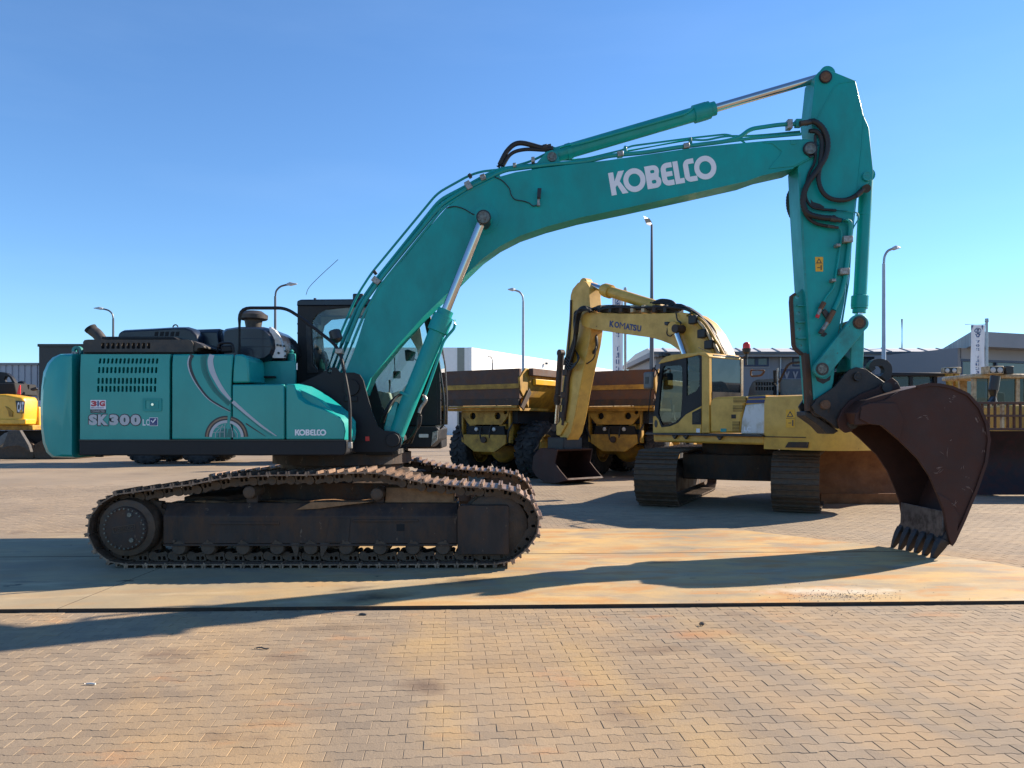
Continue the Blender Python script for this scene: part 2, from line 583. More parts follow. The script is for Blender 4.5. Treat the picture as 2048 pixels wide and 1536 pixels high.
def ground_material(name, plate=False, rowed=False):
    m = bpy.data.materials.new(name)
    m.use_nodes = True
    nt = m.node_tree
    L = nt.links.new
    b = nt.nodes['Principled BSDF']
    b.inputs['Specular IOR Level'].default_value = 0.3
    geo = nn(nt, 'ShaderNodeNewGeometry')
    pos = geo.outputs['Position']
    def mapped(scale=(1, 1, 1), rot=0.0, loc=(0, 0, 0)):
        mp = nn(nt, 'ShaderNodeMapping')
        mp.inputs['Scale'].default_value = scale
        mp.inputs['Rotation'].default_value = (0, 0, rot)
        mp.inputs['Location'].default_value = loc
        L(pos, mp.inputs['Vector'])
        return mp.outputs['Vector']
    def axis(rot, size, loc=(0, 0, 0)):
        mp = nn(nt, 'ShaderNodeMapping', vector_type='TEXTURE')
        mp.inputs['Scale'].default_value = size
        mp.inputs['Rotation'].default_value = (0, 0, rot)
        mp.inputs['Location'].default_value = loc
        L(pos, mp.inputs['Vector'])
        return mp.outputs['Vector']
    def noise(vec, scale, detail=6, r=0.62):
        n = nn(nt, 'ShaderNodeTexNoise')
        n.inputs['Scale'].default_value = scale
        n.inputs['Detail'].default_value = detail
        n.inputs['Roughness'].default_value = r
        L(vec, n.inputs['Vector'])
        return n.outputs['Fac']
    def rng(src, lo, hi, a=0.0, c=1.0):
        r = nn(nt, 'ShaderNodeMapRange')
        r.inputs['From Min'].default_value = lo
        r.inputs['From Max'].default_value = hi
        r.inputs['To Min'].default_value = a
        r.inputs['To Max'].default_value = c
        L(src, r.inputs['Value'])
        return r.outputs['Result']
    def mixc(f, a, bb, mode='MIX'):
        mx = nn(nt, 'ShaderNodeMix', data_type='RGBA', blend_type=mode)
        if isinstance(f, float):
            mx.inputs[0].default_value = f
        else:
            L(f, mx.inputs[0])
        for k, v in ((6, a), (7, bb)):
            if isinstance(v, tuple):
                mx.inputs[k].default_value = v + (1,)
            else:
                L(v, mx.inputs[k])
        return mx.outputs[2]
    def mul(a, bb):
        q = nn(nt, 'ShaderNodeMath', operation='MULTIPLY')
        for k, v in ((0, a), (1, bb)):
            if isinstance(v, float):
                q.inputs[k].default_value = v
            else:
                L(v, q.inputs[k])
        return q.outputs[0]
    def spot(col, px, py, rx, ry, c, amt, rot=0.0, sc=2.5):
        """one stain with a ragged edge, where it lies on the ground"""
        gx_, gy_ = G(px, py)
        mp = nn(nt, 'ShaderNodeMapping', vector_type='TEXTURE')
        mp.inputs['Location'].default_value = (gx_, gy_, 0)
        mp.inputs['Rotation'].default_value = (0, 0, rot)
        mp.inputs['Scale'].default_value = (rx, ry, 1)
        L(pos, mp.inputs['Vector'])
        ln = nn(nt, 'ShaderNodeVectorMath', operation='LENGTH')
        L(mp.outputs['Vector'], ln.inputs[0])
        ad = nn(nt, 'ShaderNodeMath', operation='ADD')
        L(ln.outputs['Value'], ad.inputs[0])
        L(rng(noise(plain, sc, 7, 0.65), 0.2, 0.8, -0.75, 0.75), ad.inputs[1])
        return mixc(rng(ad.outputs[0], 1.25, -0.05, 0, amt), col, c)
    plain = mapped()
    sep = nn(nt, 'ShaderNodeSeparateXYZ')
    L(pos, sep.inputs[0])
    X, Y = sep.outputs['X'], sep.outputs['Y']
    plain = mapped()
    if plate:
        streak = axis(rad(6), (1.9, 0.8, 1), (1, 0, 0))
        col = mixc(rng(noise(plain, 0.7), 0.38, 0.62), (0.27, 0.225, 0.155), (0.385, 0.31, 0.195))
        sand = mul(rng(X, -3.6, 0.6, 0.12, 0.95), rng(noise(streak, 1.1, 7), 0.40, 0.60))
        col = mixc(sand, col, (0.53, 0.345, 0.14))
        col = mixc(rng(noise(axis(rad(8), (2.2, 0.5, 1), (1, 4, 0)), 1.6, 7), 0.56, 0.68, 0, 0.6), col, (0.54, 0.43, 0.28))
        col = mixc(mul(rng(noise(streak, 2.4, 7), 0.50, 0.60), rng(X, -2.5, 1, 0.15, 0.8)), col, (0.45, 0.23, 0.08))
        col = mixc(rng(noise(axis(rad(-12), (1.6, 0.7, 1), (3, 1, 0)), 1.5, 7), 0.54, 0.66, 0, 0.75), col, (0.27, 0.225, 0.17))
        for ang, off, amt in ((24, 0, 0.45), (-31, 3, 0.35), (3, 7, 0.4)):
            fine = noise(axis(rad(ang), (6.0, 0.12, 1), (off, off, 0)), 1.0, 5, 0.6)
            col = mixc(mul(rng(fine, 0.60, 0.70), rng(noise(mapped((1, 1, 1), 0, (off, 1, 0)), 0.8), 0.45, 0.6, 0, amt)), col, (0.22, 0.165, 0.115))
        col = mixc(rng(noise(mapped((1, 2.2, 1), 0.1, (5, 2.3, 0)), 1.7, 8, 0.7), 0.645, 0.68, 0, 0.85), col, (0.055, 0.045, 0.036))
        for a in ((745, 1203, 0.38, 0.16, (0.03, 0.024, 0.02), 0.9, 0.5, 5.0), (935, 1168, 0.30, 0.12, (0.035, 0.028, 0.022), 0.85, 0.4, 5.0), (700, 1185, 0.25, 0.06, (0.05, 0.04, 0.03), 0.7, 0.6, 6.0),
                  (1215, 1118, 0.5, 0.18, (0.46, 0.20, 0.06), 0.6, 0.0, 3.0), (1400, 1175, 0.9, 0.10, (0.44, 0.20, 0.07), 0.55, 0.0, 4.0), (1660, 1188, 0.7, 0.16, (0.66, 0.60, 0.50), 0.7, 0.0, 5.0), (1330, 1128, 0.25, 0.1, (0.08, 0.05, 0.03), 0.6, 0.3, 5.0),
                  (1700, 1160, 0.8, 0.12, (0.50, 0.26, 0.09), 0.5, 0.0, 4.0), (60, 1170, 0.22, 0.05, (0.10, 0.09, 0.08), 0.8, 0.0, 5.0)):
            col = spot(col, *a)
        grain = noise(plain, 160, 3)
        b.inputs['Roughness'].default_value = 0.75
    else:
        col = mixc(rng(noise(plain, 0.42), 0.36, 0.64), (0.238, 0.189, 0.136), (0.302, 0.238, 0.168))
        at = nn(nt, 'ShaderNodeAttribute', attribute_name='tone')
        col = mixc(0.8, col, mixc(rng(at.outputs['Fac'], 0, 1), (0.80, 0.80, 0.82), (1.16, 1.13, 1.08)), 'MULTIPLY') if not rowed else col
        diag = axis(rad(-63), (3.2, 0.75, 1))
        yellow = mul(rng(noise(diag, 0.85, 5, 0.55), 0.43, 0.60), rng(noise(plain, 1.9), 0.3, 0.6, 0.35, 1.0))
        near = rng(Y, 7.0, 12.0, 1.0, 0.15)
        col = mixc(mul(mul(yellow, 0.36), near), col, (0.50, 0.31, 0.125))
        col = mixc(mul(rng(noise(axis(rad(-60), (2.5, 0.6, 1), (3, 1, 0)), 0.8), 0.57, 0.72, 0, 0.4), near), col, (0.225, 0.20, 0.17))
        col = mixc(rng(noise(mapped((1, 1.6, 1), 0, (2, 9, 0)), 0.9, 6, 0.6), 0.60, 0.72, 0, 0.6), col, (0.135, 0.085, 0.06))
        col = mixc(mul(rng(noise(mapped((1, 2, 1), 0, (11, 4, 0)), 1.0), 0.60, 0.72, 0, 0.6), near), col, (0.44, 0.21, 0.085))
        for a in ((850, 1372, 0.14, 0.16, (0.11, 0.07, 0.05), 0.75, 0.0, 4.0), (1390, 1268, 0.30, 0.14, (0.42, 0.18, 0.06), 0.65, 0.2, 3.0), (1320, 1300, 0.30, 0.10, (0.12, 0.075, 0.05), 0.55, 0.3, 4.0), (880, 1440, 0.16, 0.40, (0.48, 0.31, 0.12), 0.5, 0.1, 3.0),
                  (860, 1290, 0.26, 0.6, (0.46, 0.30, 0.12), 0.5, 0.0, 3.0), (700, 1255, 0.5, 0.1, (0.12, 0.085, 0.06), 0.5, 0.1, 4.0), (1560, 1310, 0.18, 1.4, (0.46, 0.30, 0.12), 0.5, 0.42, 2.5), (1680, 1290, 0.06, 1.2, (0.20, 0.185, 0.16), 0.55, 0.42, 3.0),
                  (1180, 1330, 0.2, 1.0, (0.46, 0.30, 0.12), 0.45, 0.3, 3.0), (280, 1390, 0.5, 0.12, (0.15, 0.12, 0.095), 0.5, 0.1, 4.0), (1420, 1480, 0.22, 0.7, (0.46, 0.30, 0.12), 0.45, 0.35, 3.0)):
            col = spot(col, *a)
        grain = noise(plain, 210, 3)
        b.inputs['Roughness'].default_value = 0.85
    col = mixc(rng(grain, 0.25, 0.75, 0.0, 0.75), mixc(1.0, col, (0.80, 0.79, 0.78), 'MULTIPLY'), mixc(1.0, col, (1.2, 1.2, 1.2), 'MULTIPLY'))
    L(col, b.inputs['Base Color'])
    bp = nn(nt, 'ShaderNodeBump')
    bp.inputs['Strength'].default_value = 0.35 if plate else 0.5
    bp.inputs['Distance'].default_value = 0.004
    hgt = nn(nt, 'ShaderNodeMath', operation='ADD')
    L(noise(plain, 90, 4), hgt.inputs[0])
    L(noise(plain, 22 if plate else 30, 3), hgt.inputs[1])
    L(hgt.outputs[0], bp.inputs['Height'])
    L(bp.outputs['Normal'], b.inputs['Normal'])
    MAT[name] = m
material('plate_edge_shade', (0.022, 0.014, 0.010), 0.7, var=0.5, vscale=9, dirt=(0.09, 0.045, 0.02), dirt_amt=0.3, dscale=7)  # side faces of the plates: their shade is painted in as near-black rust
ground_material('paver')
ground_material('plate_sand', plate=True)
ground_material('ground_far', rowed=True)

PW, PR, PA = 0.186, 0.0925, 0.0062        # paver length, row pitch, half the wave of the long sides
YAW = rad(4.6)
# one wide sheet (joint sand near by, the same paving too far to tell apart further off)
sheet = mk('pavement', ([(-900, -60, -0.0027), (900, -60, -0.0027), (900, 1600, -0.0027), (-900, 1600, -0.0027)], [(0, 1, 2, 3)]), 'ground_far', smooth=0)
sheet['kind'] = 'structure'
sheet['label'] = 'tan concrete block pavement of the machine yard'

def paver_outline(g):
    a, c = PW / 2 - g, PR / 2
    q, s = PW / 4, 0.009
    top = [(a, c + PA - g), (q + s, c + PA - g), (q - s, c - PA - g), (-q + s, c - PA - g), (-q - s, c + PA - g), (-a, c + PA - g)]
    return top + [(x, -y) for (x, y) in reversed(top)]
P_OUT, P_TOP = paver_outline(0.0011), paver_outline(0.0031)
def paver_geo(cx, cy, dz, tx, ty):
    """twelve-sided block: chamfered top and short side faces"""
    V = [(x, y, -0.0095) for x, y in P_OUT] + [(x, y, -0.0015 + dz + x * tx + y * ty) for x, y in P_OUT] + [(x, y, dz + x * tx + y * ty) for x, y in P_TOP]
    c, s = math.cos(YAW), math.sin(YAW)
    return [(cx + x * c - y * s, cy + x * s + y * c, z) for x, y, z in V]
P_F = [tuple(range(24, 36))] + [(i, (i + 1) % 12, 12 + (i + 1) % 12, 12 + i) for i in range(12)] + [(12 + i, 12 + (i + 1) % 12, 24 + (i + 1) % 12, 24 + i) for i in range(12)]

FRONT_EDGE = lambda X: 6.575 + 0.0355 * X         # front edge of the steel plates
def on_plate(X, Y):
    return FRONT_EDGE(X) - 0.03 < Y and Y < 11.3 + 0.0355 * X and X < 3.2 + (11.2 - Y) * 0.92
spots = []
c_, s_ = math.cos(YAW), math.sin(YAW)
for j in range(-20, 260):
    for i in range(-90, 110):
        lx = (i + (0.5 if j % 2 else 0.0)) * PW
        ly = 3.0 + j * PR
        X, Y = lx * c_ - (ly - 3.0) * s_, 3.0 + lx * s_ + (ly - 3.0) * c_
        if not (3.3 < Y < 19.0) or abs(X) > 0.70 * Y + 0.35 or on_plate(X, Y):
            continue
        spots.append((X, Y))
spots.sort(key=lambda p: p[1] + 0.12 * abs(p[0]))
vis = [p for p in spots if p[1] > 3.56 and abs(p[0]) < 0.655 * p[1]]
keep = set(vis[:300])
prnd = random.Random(5)
rest_V, rest_T = [], []
for (X, Y) in spots:
    dz = prnd.gauss(0, 0.0006)
    V = paver_geo(X, Y, dz, prnd.gauss(0, 0.004), prnd.gauss(0, 0.006))
    tone = min(1, max(0, prnd.gauss(0.5, 0.24)))
    if (X, Y) in keep:
        me = bpy.data.meshes.new('paver')
        me.from_pydata(V, [], P_F)
        me.materials.append(MAT['paver'])
        at = me.attributes.new('tone', 'FLOAT', 'FACE')
        at.data.foreach_set('value', [tone] * len(me.polygons))
        o = bpy.data.objects.new('paver', me)
        COL.objects.link(o)
        o.parent = sheet
    else:
        rest_V += V
        rest_T.append(tone)
n = len(rest_T)
me = bpy.data.meshes.new('pavers')
me.from_pydata(rest_V, [], [tuple(i + 36 * k for i in f) for k in range(n) for f in P_F])
me.materials.append(MAT['paver'])
at = me.attributes.new('tone', 'FLOAT', 'FACE')
at.data.foreach_set('value', np.repeat(np.array(rest_T, dtype=np.float32), len(P_F)))
o = bpy.data.objects.new('pavers', me)
COL.objects.link(o)
o.parent = sheet
o['kind'] = 'stuff'

# steel road plates, 30 mm thick
PT = 0.03
def plate(pts, label):
    o = mk('steel_plate', slab(pts, 0.001, PT), 'plate_sand', smooth=0)
    o.data.materials.append(MAT['plate_edge_shade'])
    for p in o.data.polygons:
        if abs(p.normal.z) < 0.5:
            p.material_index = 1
    tag(o, label, 'steel plate', 'steel road plates under the turquoise excavator')
fe = FRONT_EDGE
mid = lambda X: 9.10 + 0.0355 * X
back = lambda X: 11.25 + 0.0355 * X
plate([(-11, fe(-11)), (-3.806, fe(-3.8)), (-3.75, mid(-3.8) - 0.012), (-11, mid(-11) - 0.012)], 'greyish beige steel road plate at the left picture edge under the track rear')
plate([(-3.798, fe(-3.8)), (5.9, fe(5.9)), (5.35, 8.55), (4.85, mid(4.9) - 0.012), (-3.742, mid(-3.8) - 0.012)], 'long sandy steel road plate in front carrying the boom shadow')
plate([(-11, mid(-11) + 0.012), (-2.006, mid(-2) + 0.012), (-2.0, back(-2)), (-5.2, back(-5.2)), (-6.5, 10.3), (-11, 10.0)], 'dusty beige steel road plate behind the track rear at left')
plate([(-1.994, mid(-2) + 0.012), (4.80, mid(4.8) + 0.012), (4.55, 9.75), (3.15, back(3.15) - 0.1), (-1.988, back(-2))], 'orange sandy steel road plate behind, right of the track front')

# loose grit on the plate and small litter on the pavers
V, Fc = [], []
grnd = random.Random(3)
for k in range(420):
    if k < 300:
        px, py = grnd.gauss(1690, 55), grnd.gauss(1191, 4.5)
        px = min(1800, max(1560, px)); py = min(1203, max(1178, py))
        z0 = PT
    elif k < 340:
        px, py, z0 = grnd.uniform(1380, 2040), grnd.uniform(1165, 1205), PT
    else:
        px, py, z0 = grnd.uniform(0, 2048), 1222 + abs(grnd.gauss(0, 5)), 0.0
    X, Y = G(px, py, z0)
    r = grnd.uniform(0.0025, 0.007)
    n0 = len(V)
    a = grnd.uniform(0, 6.28)
    for q in range(4):
        V.append((X + r * math.cos(a + q * 1.57) * grnd.uniform(.7, 1.3), Y + r * math.sin(a + q * 1.57), z0))
    V.append((X + grnd.uniform(-.3, .3) * r, Y, z0 + r * grnd.uniform(.6, 1.2)))
    Fc += [(n0 + q, n0 + (q + 1) % 4, n0 + 4) for q in range(4)]
o = mk('gravel', (V, Fc), 'stone_bit', smooth=0)
tag(o, 'scattered dark grit and small stones on the steel plates', 'gravel', kind='stuff')
def litter(name, px, py, pts, r, mat, label, cat):
    X, Y = G(px, py)
    o = mk(name, tube(spline([(X + a, Y + b, c) for a, b, c in pts], 3), r, 6), mat)
    tag(o, label, cat)
litter('twig', 520, 1299, [(-.04, 0, .008), (0, .012, .012), (.035, -.004, .008), (.06, .004, .007)], 0.005, 'stone_bit', 'short dark twig lying on the pavers at left', 'twig')
litter('wood_chip', 181, 1370, [(-.035, 0, .006), (0, .004, .008), (.03, 0, .006)], 0.006, 'roof_sheet', 'pale wood chip on the pavers near the left edge', 'wood chip')
litter('stone', 1404, 1252, [(-.015, 0, .012), (0, .008, .02), (.012, 0, .008)], 0.012, 'stone_bit', 'small dark stone on the pavers right of the middle', 'stone')
litter('oil_clod', 724, 1231, [(-.03, 0, .006), (0, .008, .01), (.035, 0, .005)], 0.011, 'stone_bit', 'dark clod of dirt in front of the plate edge', 'dirt clod')

# ------------------------------------------------------------------ crawler track builder (shared by both big excavators)
def track_shoe_geo(pitch, width, seen_edge=True):
    """triple-grouser shoe: x along the track, y across, z outward"""
    a = pitch / 2
    prof = [(-a - 0.012, 0.0), (-a - 0.012, 0.012), (-a, 0.014), (-a + 0.004, 0.048), (-a + 0.018, 0.048), (-a + 0.026, 0.014),
            (-0.012, 0.014), (-0.008, 0.042), (0.008, 0.042), (0.012, 0.014),
            (a - 0.030, 0.014), (a - 0.024, 0.046), (a - 0.008, 0.046), (a - 0.002, 0.008), (a + 0.002, -0.012), (a - 0.01, -0.014), (a - 0.022, 0.0)]
    return prism(prof, -width / 2, width / 2)

def track_link_geo(pitch, h, ys):
    gs = []
    a = pitch / 2
    for y in ys:
        out = [(-a + 0.03, -0.004), (a - 0.03, -0.004)] + ring(a - 0.012, -0.062, 0.046, 10, 100, -120) + [(a - 0.055, -0.088), (0.0, -0.094), (-a + 0.055, -0.108), (-a + 0.035, -0.092), (-a + 0.042, -0.06), (-a + 0.03, -0.03)]
        hole1 = rrect(-0.050, -0.018, -0.056, -0.014, 0.010, 2)
        hole2 = rrect(0.002, 0.034, -0.056, -0.014, 0.010, 2)
        gs.append(shape([out, hole1, hole2], y - 0.022, y + 0.022))
    gs.append(cyl((a, ys[0], -h * 0.56), (a, ys[-1], -h * 0.56), h * 0.2, n=10))
    return merge(*gs)

def closed_path(pts, n):
    """n points evenly spaced on a smooth closed curve, with tangents"""
    P = [Vector((p[0], p[1], 0)) for p in pts]
    m = len(P)
    dense = []
    for i in range(m):
        a, b, c, d = P[i - 1], P[i], P[(i + 1) % m], P[(i + 2) % m]
        for j in range(12):
            t = j / 12
            dense.append(0.5 * ((2 * b) + (c - a) * t + (2 * a - 5 * b + 4 * c - d) * t * t + (3 * b - a - 3 * c + d) * t ** 3))
    dense.append(dense[0])
    dd = [0.0]
    for a, b in zip(dense, dense[1:]):
        dd.append(dd[-1] + (b - a).length)
    tot = dd[-1]
    def at(s):
        s %= tot
        lo, hi = 0, len(dd) - 1
        while hi - lo > 1:
            mid_ = (lo + hi) // 2
            if dd[mid_] <= s:
                lo = mid_
            else:
                hi = mid_
        t = (s - dd[lo]) / max(1e-9, dd[lo + 1] - dd[lo])
        return dense[lo].lerp(dense[lo + 1], t)
    st = tot / n
    out = []
    for k in range(n):
        a, b = at(k * st - st / 2), at(k * st + st / 2)
        out.append(((a + b) / 2, (b - a).normalized()))
    return out, st

def lay_track(track, loop, y, width, n, shoe_mat, link_mat, tip=0.046, link_h=0.115, links=True, ys=(-0.10, 0.10)):
    """loop: outline of the grouser tips, clockwise seen from -y"""
    pts, st = closed_path(loop, n)
    me_s = mesh('track_shoe', track_shoe_geo(st, width), shoe_mat, 30)
    me_l = mesh('track_link', track_link_geo(st, link_h, ys), link_mat, 30) if links else None
    for (p, t) in pts:
        nrm = Vector((-t.y, t.x))          # outward for a loop that runs clockwise in x,z
        M = Matrix(((t.x, 0, nrm.x, p.x - nrm.x * tip), (0, 1, 0, y), (t.y, 0, nrm.y, p.y - nrm.y * tip), (0, 0, 0, 1)))
        for nm, me in (('track_shoe', me_s), ('track_link', me_l)):
            if me is None:
                continue
            o = bpy.data.objects.new(nm, me)
            COL.objects.link(o)
            o.parent = track
            o.matrix_local = M
    return st

# ------------------------------------------------------------------ turquoise excavator
K = Thing('excavator', 'turquoise crawler excavator in front with its bucket set down at right', 'excavator', (-2.15, 9.8, PT), 0.0)
zK = PT
def kt(c, *pts):
    return K.tr(c, pts)

# --- crawlers
loop_px = [(231, 1137), (212, 1130), (186, 1110), (170, 1079), (167, 1053), (176, 1024), (198, 1000), (224, 984), (275, 977), (332, 969), (377, 964),
           (449, 950), (504, 946), (560, 944), (617, 944), (670, 941), (725, 939), (773, 942), (811, 952), (859, 960), (931, 967), (990, 970), (1030, 976), (1060, 991),
           (1079, 1015), (1086, 1045), (1078, 1082), (1062, 1102), (1040, 1122), (1018, 1134), (1000, 1137), (900, 1137), (760, 1138), (620, 1138), (480, 1138), (340, 1138)]
loop = K.tr(-1.6, loop_px)
zmin = min(p[1] for p in loop)
loop = [(x, max(z - zmin, 0.0)) for x, z in loop]
sprocket_x, sprocket_z = K.at(-1.5, 258, 1055)
idler_x, idler_z = K.at(-1.45, 990, 1053)
for side in (-1, 1):
    tr_ = empty('crawler', K)
    yc = 1.3 * side
    yo = yc + 0.30 * -1 if side < 0 else yc - 0.30      # the edge turned to the photograph
    lay_track(tr_, loop, yc, 0.60, 52, 'shoe_steel', 'track_steel', ys=(-0.12, 0.12))
    f = yc - 0.2
    # side beam with a sloped top
    x0, _ = K.at(-1.48, 328, 1050)
    x1, _ = K.at(-1.48, 915, 1050)
    x2, _ = K.at(-1.48, 1018, 1050)
    zb, zt, ztop = K.at(-1.48, 600, 1087)[1], K.at(-1.48, 600, 1032)[1], K.at(-1.40, 600, 1006)[1]
    sec = [(f, zb), (f, zt), (f + 0.11, ztop), (f + 0.33, ztop), (f + 0.42, zt), (f + 0.42, zb)]
    beam = mk('side_frame', barx(sec, x0, x1), 'frame_rust', tr_, bevel=0.008)
    mk('weld_rib', box(x0 + 0.52, x0 + 1.25, f - 0.012, f, zt - 0.09, zt - 0.06), 'frame_rust', tr_, bevel=0.004)
    mk('weld_rib', box(x0 + 2.05, x0 + 2.75, f - 0.012, f, zt - 0.06, zt - 0.035), 'frame_rust', tr_, bevel=0.004)
    mk('bottom_rail', box(x0 + 0.01, x1 - 0.005, f - 0.022, f + 0.40, zb - 0.022, zb - 0.0015), 'frame_rust', tr_, bevel=0.004)
    hx = K.at(-1.48, 801, 1050)[0]
    mk('inspection_hole', box(hx - 0.04, hx + 0.045, f - 0.004, f + 0.02, zt - 0.16, zt - 0.085), 'dark_inside', tr_)
    for k in range(9):
        bx_ = x0 + 0.12 + k * (x1 - x0 - 0.25) / 8
        mk('frame_bolt', lathe((bx_, f - 0.014, zb + 0.03), (bx_, f, zb + 0.03), [(0, 0.008), (0.0, 0.015), (0.014, 0.016)], 8), 'track_steel', tr_)
    mk('frame_patch', prism([(x0 + 1.75, zb + 0.02), (x0 + 2.0, zb + 0.02), (x0 + 2.02, zt - 0.02), (x0 + 1.8, zt - 0.02)], f - 0.008, f), 'frame_rust', tr_, bevel=0.003)
    mk('mud_cake', loft([[(x, f + 0.11 + 0.2 * (0.5 + 0.5 * math.sin(x * 7)), ztop - 0.005), (x, f + 0.36, ztop - 0.005), (x, f + 0.33, ztop + 0.012 + 0.010 * math.sin(x * 13)), (x, f + 0.16, ztop + 0.010 + 0.010 * math.sin(x * 9))] for x in np.linspace(x0 + 0.02, x1 - 0.02, 26)]), 'sandy_rust', tr_)
    # front guard plate round the idler
    za, zc = K.at(-1.5, 960, 1108)[1], K.at(-1.5, 960, 1010)[1]
    mk('idler_guard', prism([(x1 + 0.002, za), (x2, za), (x2, zc - 0.02), (x2 - 0.02, zc), (x1 + 0.03, zc), (x1 + 0.002, zc - 0.05)], f - 0.035, f + 0.10), 'frame_rust', tr_, bevel=0.006)
    mk('idler_fork', box(x1 - 0.02, x2 + 0.18, f + 0.14, f + 0.36, (za + zc) / 2 - 0.1, (za + zc) / 2 + 0.1), 'track_steel', tr_, bevel=0.01)
    iz = (idler_z)
    mk('idler', lathe((idler_x, f + 0.05, iz), (idler_x, f + 0.45, iz), [(0, 0.10), (0.001, 0.30), (0.03, 0.355), (0.14, 0.355), (0.15, 0.385), (0.25, 0.385), (0.26, 0.355), (0.38, 0.355), (0.40, 0.30), (0.401, 0.1)], 36), 'track_steel', tr_)
    # sprocket and travel motor cover
    teeth = []
    for i in range(42):
        a = 2 * math.pi * i / 42
        r = 0.385 if i % 2 else 0.34
        teeth.append((sprocket_x + r * math.cos(a), sprocket_z + r * math.sin(a)))
    mk('sprocket', prism(teeth, yc - 0.05, yc + 0.05), 'track_steel', tr_)
    mk('sprocket_ring', lathe((sprocket_x, f - 0.06, sprocket_z), (sprocket_x, f + 0.3, sprocket_z), [(0, 0.235), (0.02, 0.30), (0.10, 0.315), (0.2, 0.315), (0.28, 0.25)], 36), 'track_steel', tr_)
    cov = mk('motor_cover', lathe((sprocket_x, f - 0.10, sprocket_z), (sprocket_x, f + 0.1, sprocket_z), [(0, 0.20), (0.008, 0.225), (0.03, 0.235), (0.2, 0.235)], 40), 'frame_rust', tr_)
    bolts = []
    for i in range(28):
        a = 2 * math.pi * i / 28
        bx_, bz_ = sprocket_x + 0.212 * math.cos(a), sprocket_z + 0.212 * math.sin(a)
        bolts.append(cyl((bx_, f - 0.112, bz_), (bx_, f - 0.09, bz_), 0.009, n=6))
    for (dx, dz) in ((0.06, 0.15), (0.08, -0.12)):
        bolts.append(lathe((sprocket_x + dx, f - 0.118, sprocket_z + dz), (sprocket_x + dx, f - 0.09, sprocket_z + dz), [(0, 0.012), (0, 0.024), (0.02, 0.024)], 12))
    mk('cover_bolts', merge(*bolts), 'pin_steel', tr_)
    Mr = Matrix.Translation((sprocket_x, 0, sprocket_z)) @ Matrix.Rotation(rad(-9), 4, 'Y')
    mk('name_plate', xf(shape([rrect(-0.12, 0.12, -0.035, 0.035, 0.004), rrect(-0.113, 0.113, -0.028, 0.028, 0.004)], f - 0.106, f - 0.099), Mr), 'track_steel', tr_)
    g = fit(text('KOBELCO', 0.01, 0.004), (-0.1, -0.018), (0.2, 0), (0, 0.036), f - 0.103)
    mk('cast_lettering', xf(g, Mr), 'track_steel', tr_)
    mk('motor_arm', prism([(sprocket_x + 0.1, sprocket_z - 0.22), (x0 + 0.02, zb + 0.01), (x0 + 0.02, ztop - 0.02), (sprocket_x + 0.1, sprocket_z + 0.24)], yc - 0.02, yc + 0.16), 'frame_rust', tr_, bevel=0.01)
    # rollers
    for px in (362, 420, 489, 557, 624, 694, 762, 827, 887):
        rx, rz = K.at(-1.45, px, 1094)
        mk('roller', lathe((rx, f - 0.01, rz), (rx, f + 0.4, rz), [(0, 0.05), (0.0, 0.07), (0.02, 0.082), (0.06, 0.088), (0.09, 0.088), (0.10, 0.075), (0.31, 0.075), (0.32, 0.088), (0.38, 0.088), (0.4, 0.05)], 18), 'track_steel', tr_)
    for px in (592, 652):
        gx, gz = K.at(-1.47, px, 1096)
        mk('chain_guard', prism([(gx - 0.05, gz + 0.06), (gx + 0.05, gz + 0.06), (gx + (0.03 if px < 620 else -0.02), gz - 0.08), (gx - (0.0 if px < 620 else 0.05), gz - 0.08)], f - 0.02, f + 0.01), 'track_steel', tr_, bevel=0.004)
    for px, py in ((501, 984), (755, 988)):
        rx, rz = K.at(-1.42, px, py)
        mk('carrier_roller', lathe((rx, f + 0.02, rz), (rx, f + 0.35, rz), [(0, 0.03), (0, 0.05), (0.01, 0.066), (0.05, 0.072), (0.33, 0.072)], 18), 'track_steel', tr_)
        mk('roller_bracket', box(rx - 0.06, rx + 0.06, f + 0.13, f + 0.26, ztop - 0.03, rz - 0.02), 'frame_rust', tr_, bevel=0.006)
    # step plates with sand on top of the beam
    mk('step_ledge', prism(kt(-1.38, (596, 1018), (625, 1003), (750, 1002), (700, 1008), (640, 1016)), f + 0.04, f + 0.24), 'sandy_rust', tr_, bevel=0.004)
    mk('beam_cover', barx([(f + 0.14, ztop), (f + 0.20, ztop + 0.16), (f + 0.42, ztop + 0.19), (f + 0.42, ztop)], K.at(-1.3, 772, 1000)[0], K.at(-1.3, 908, 1000)[0]), 'sandy_rust', tr_, bevel=0.006)

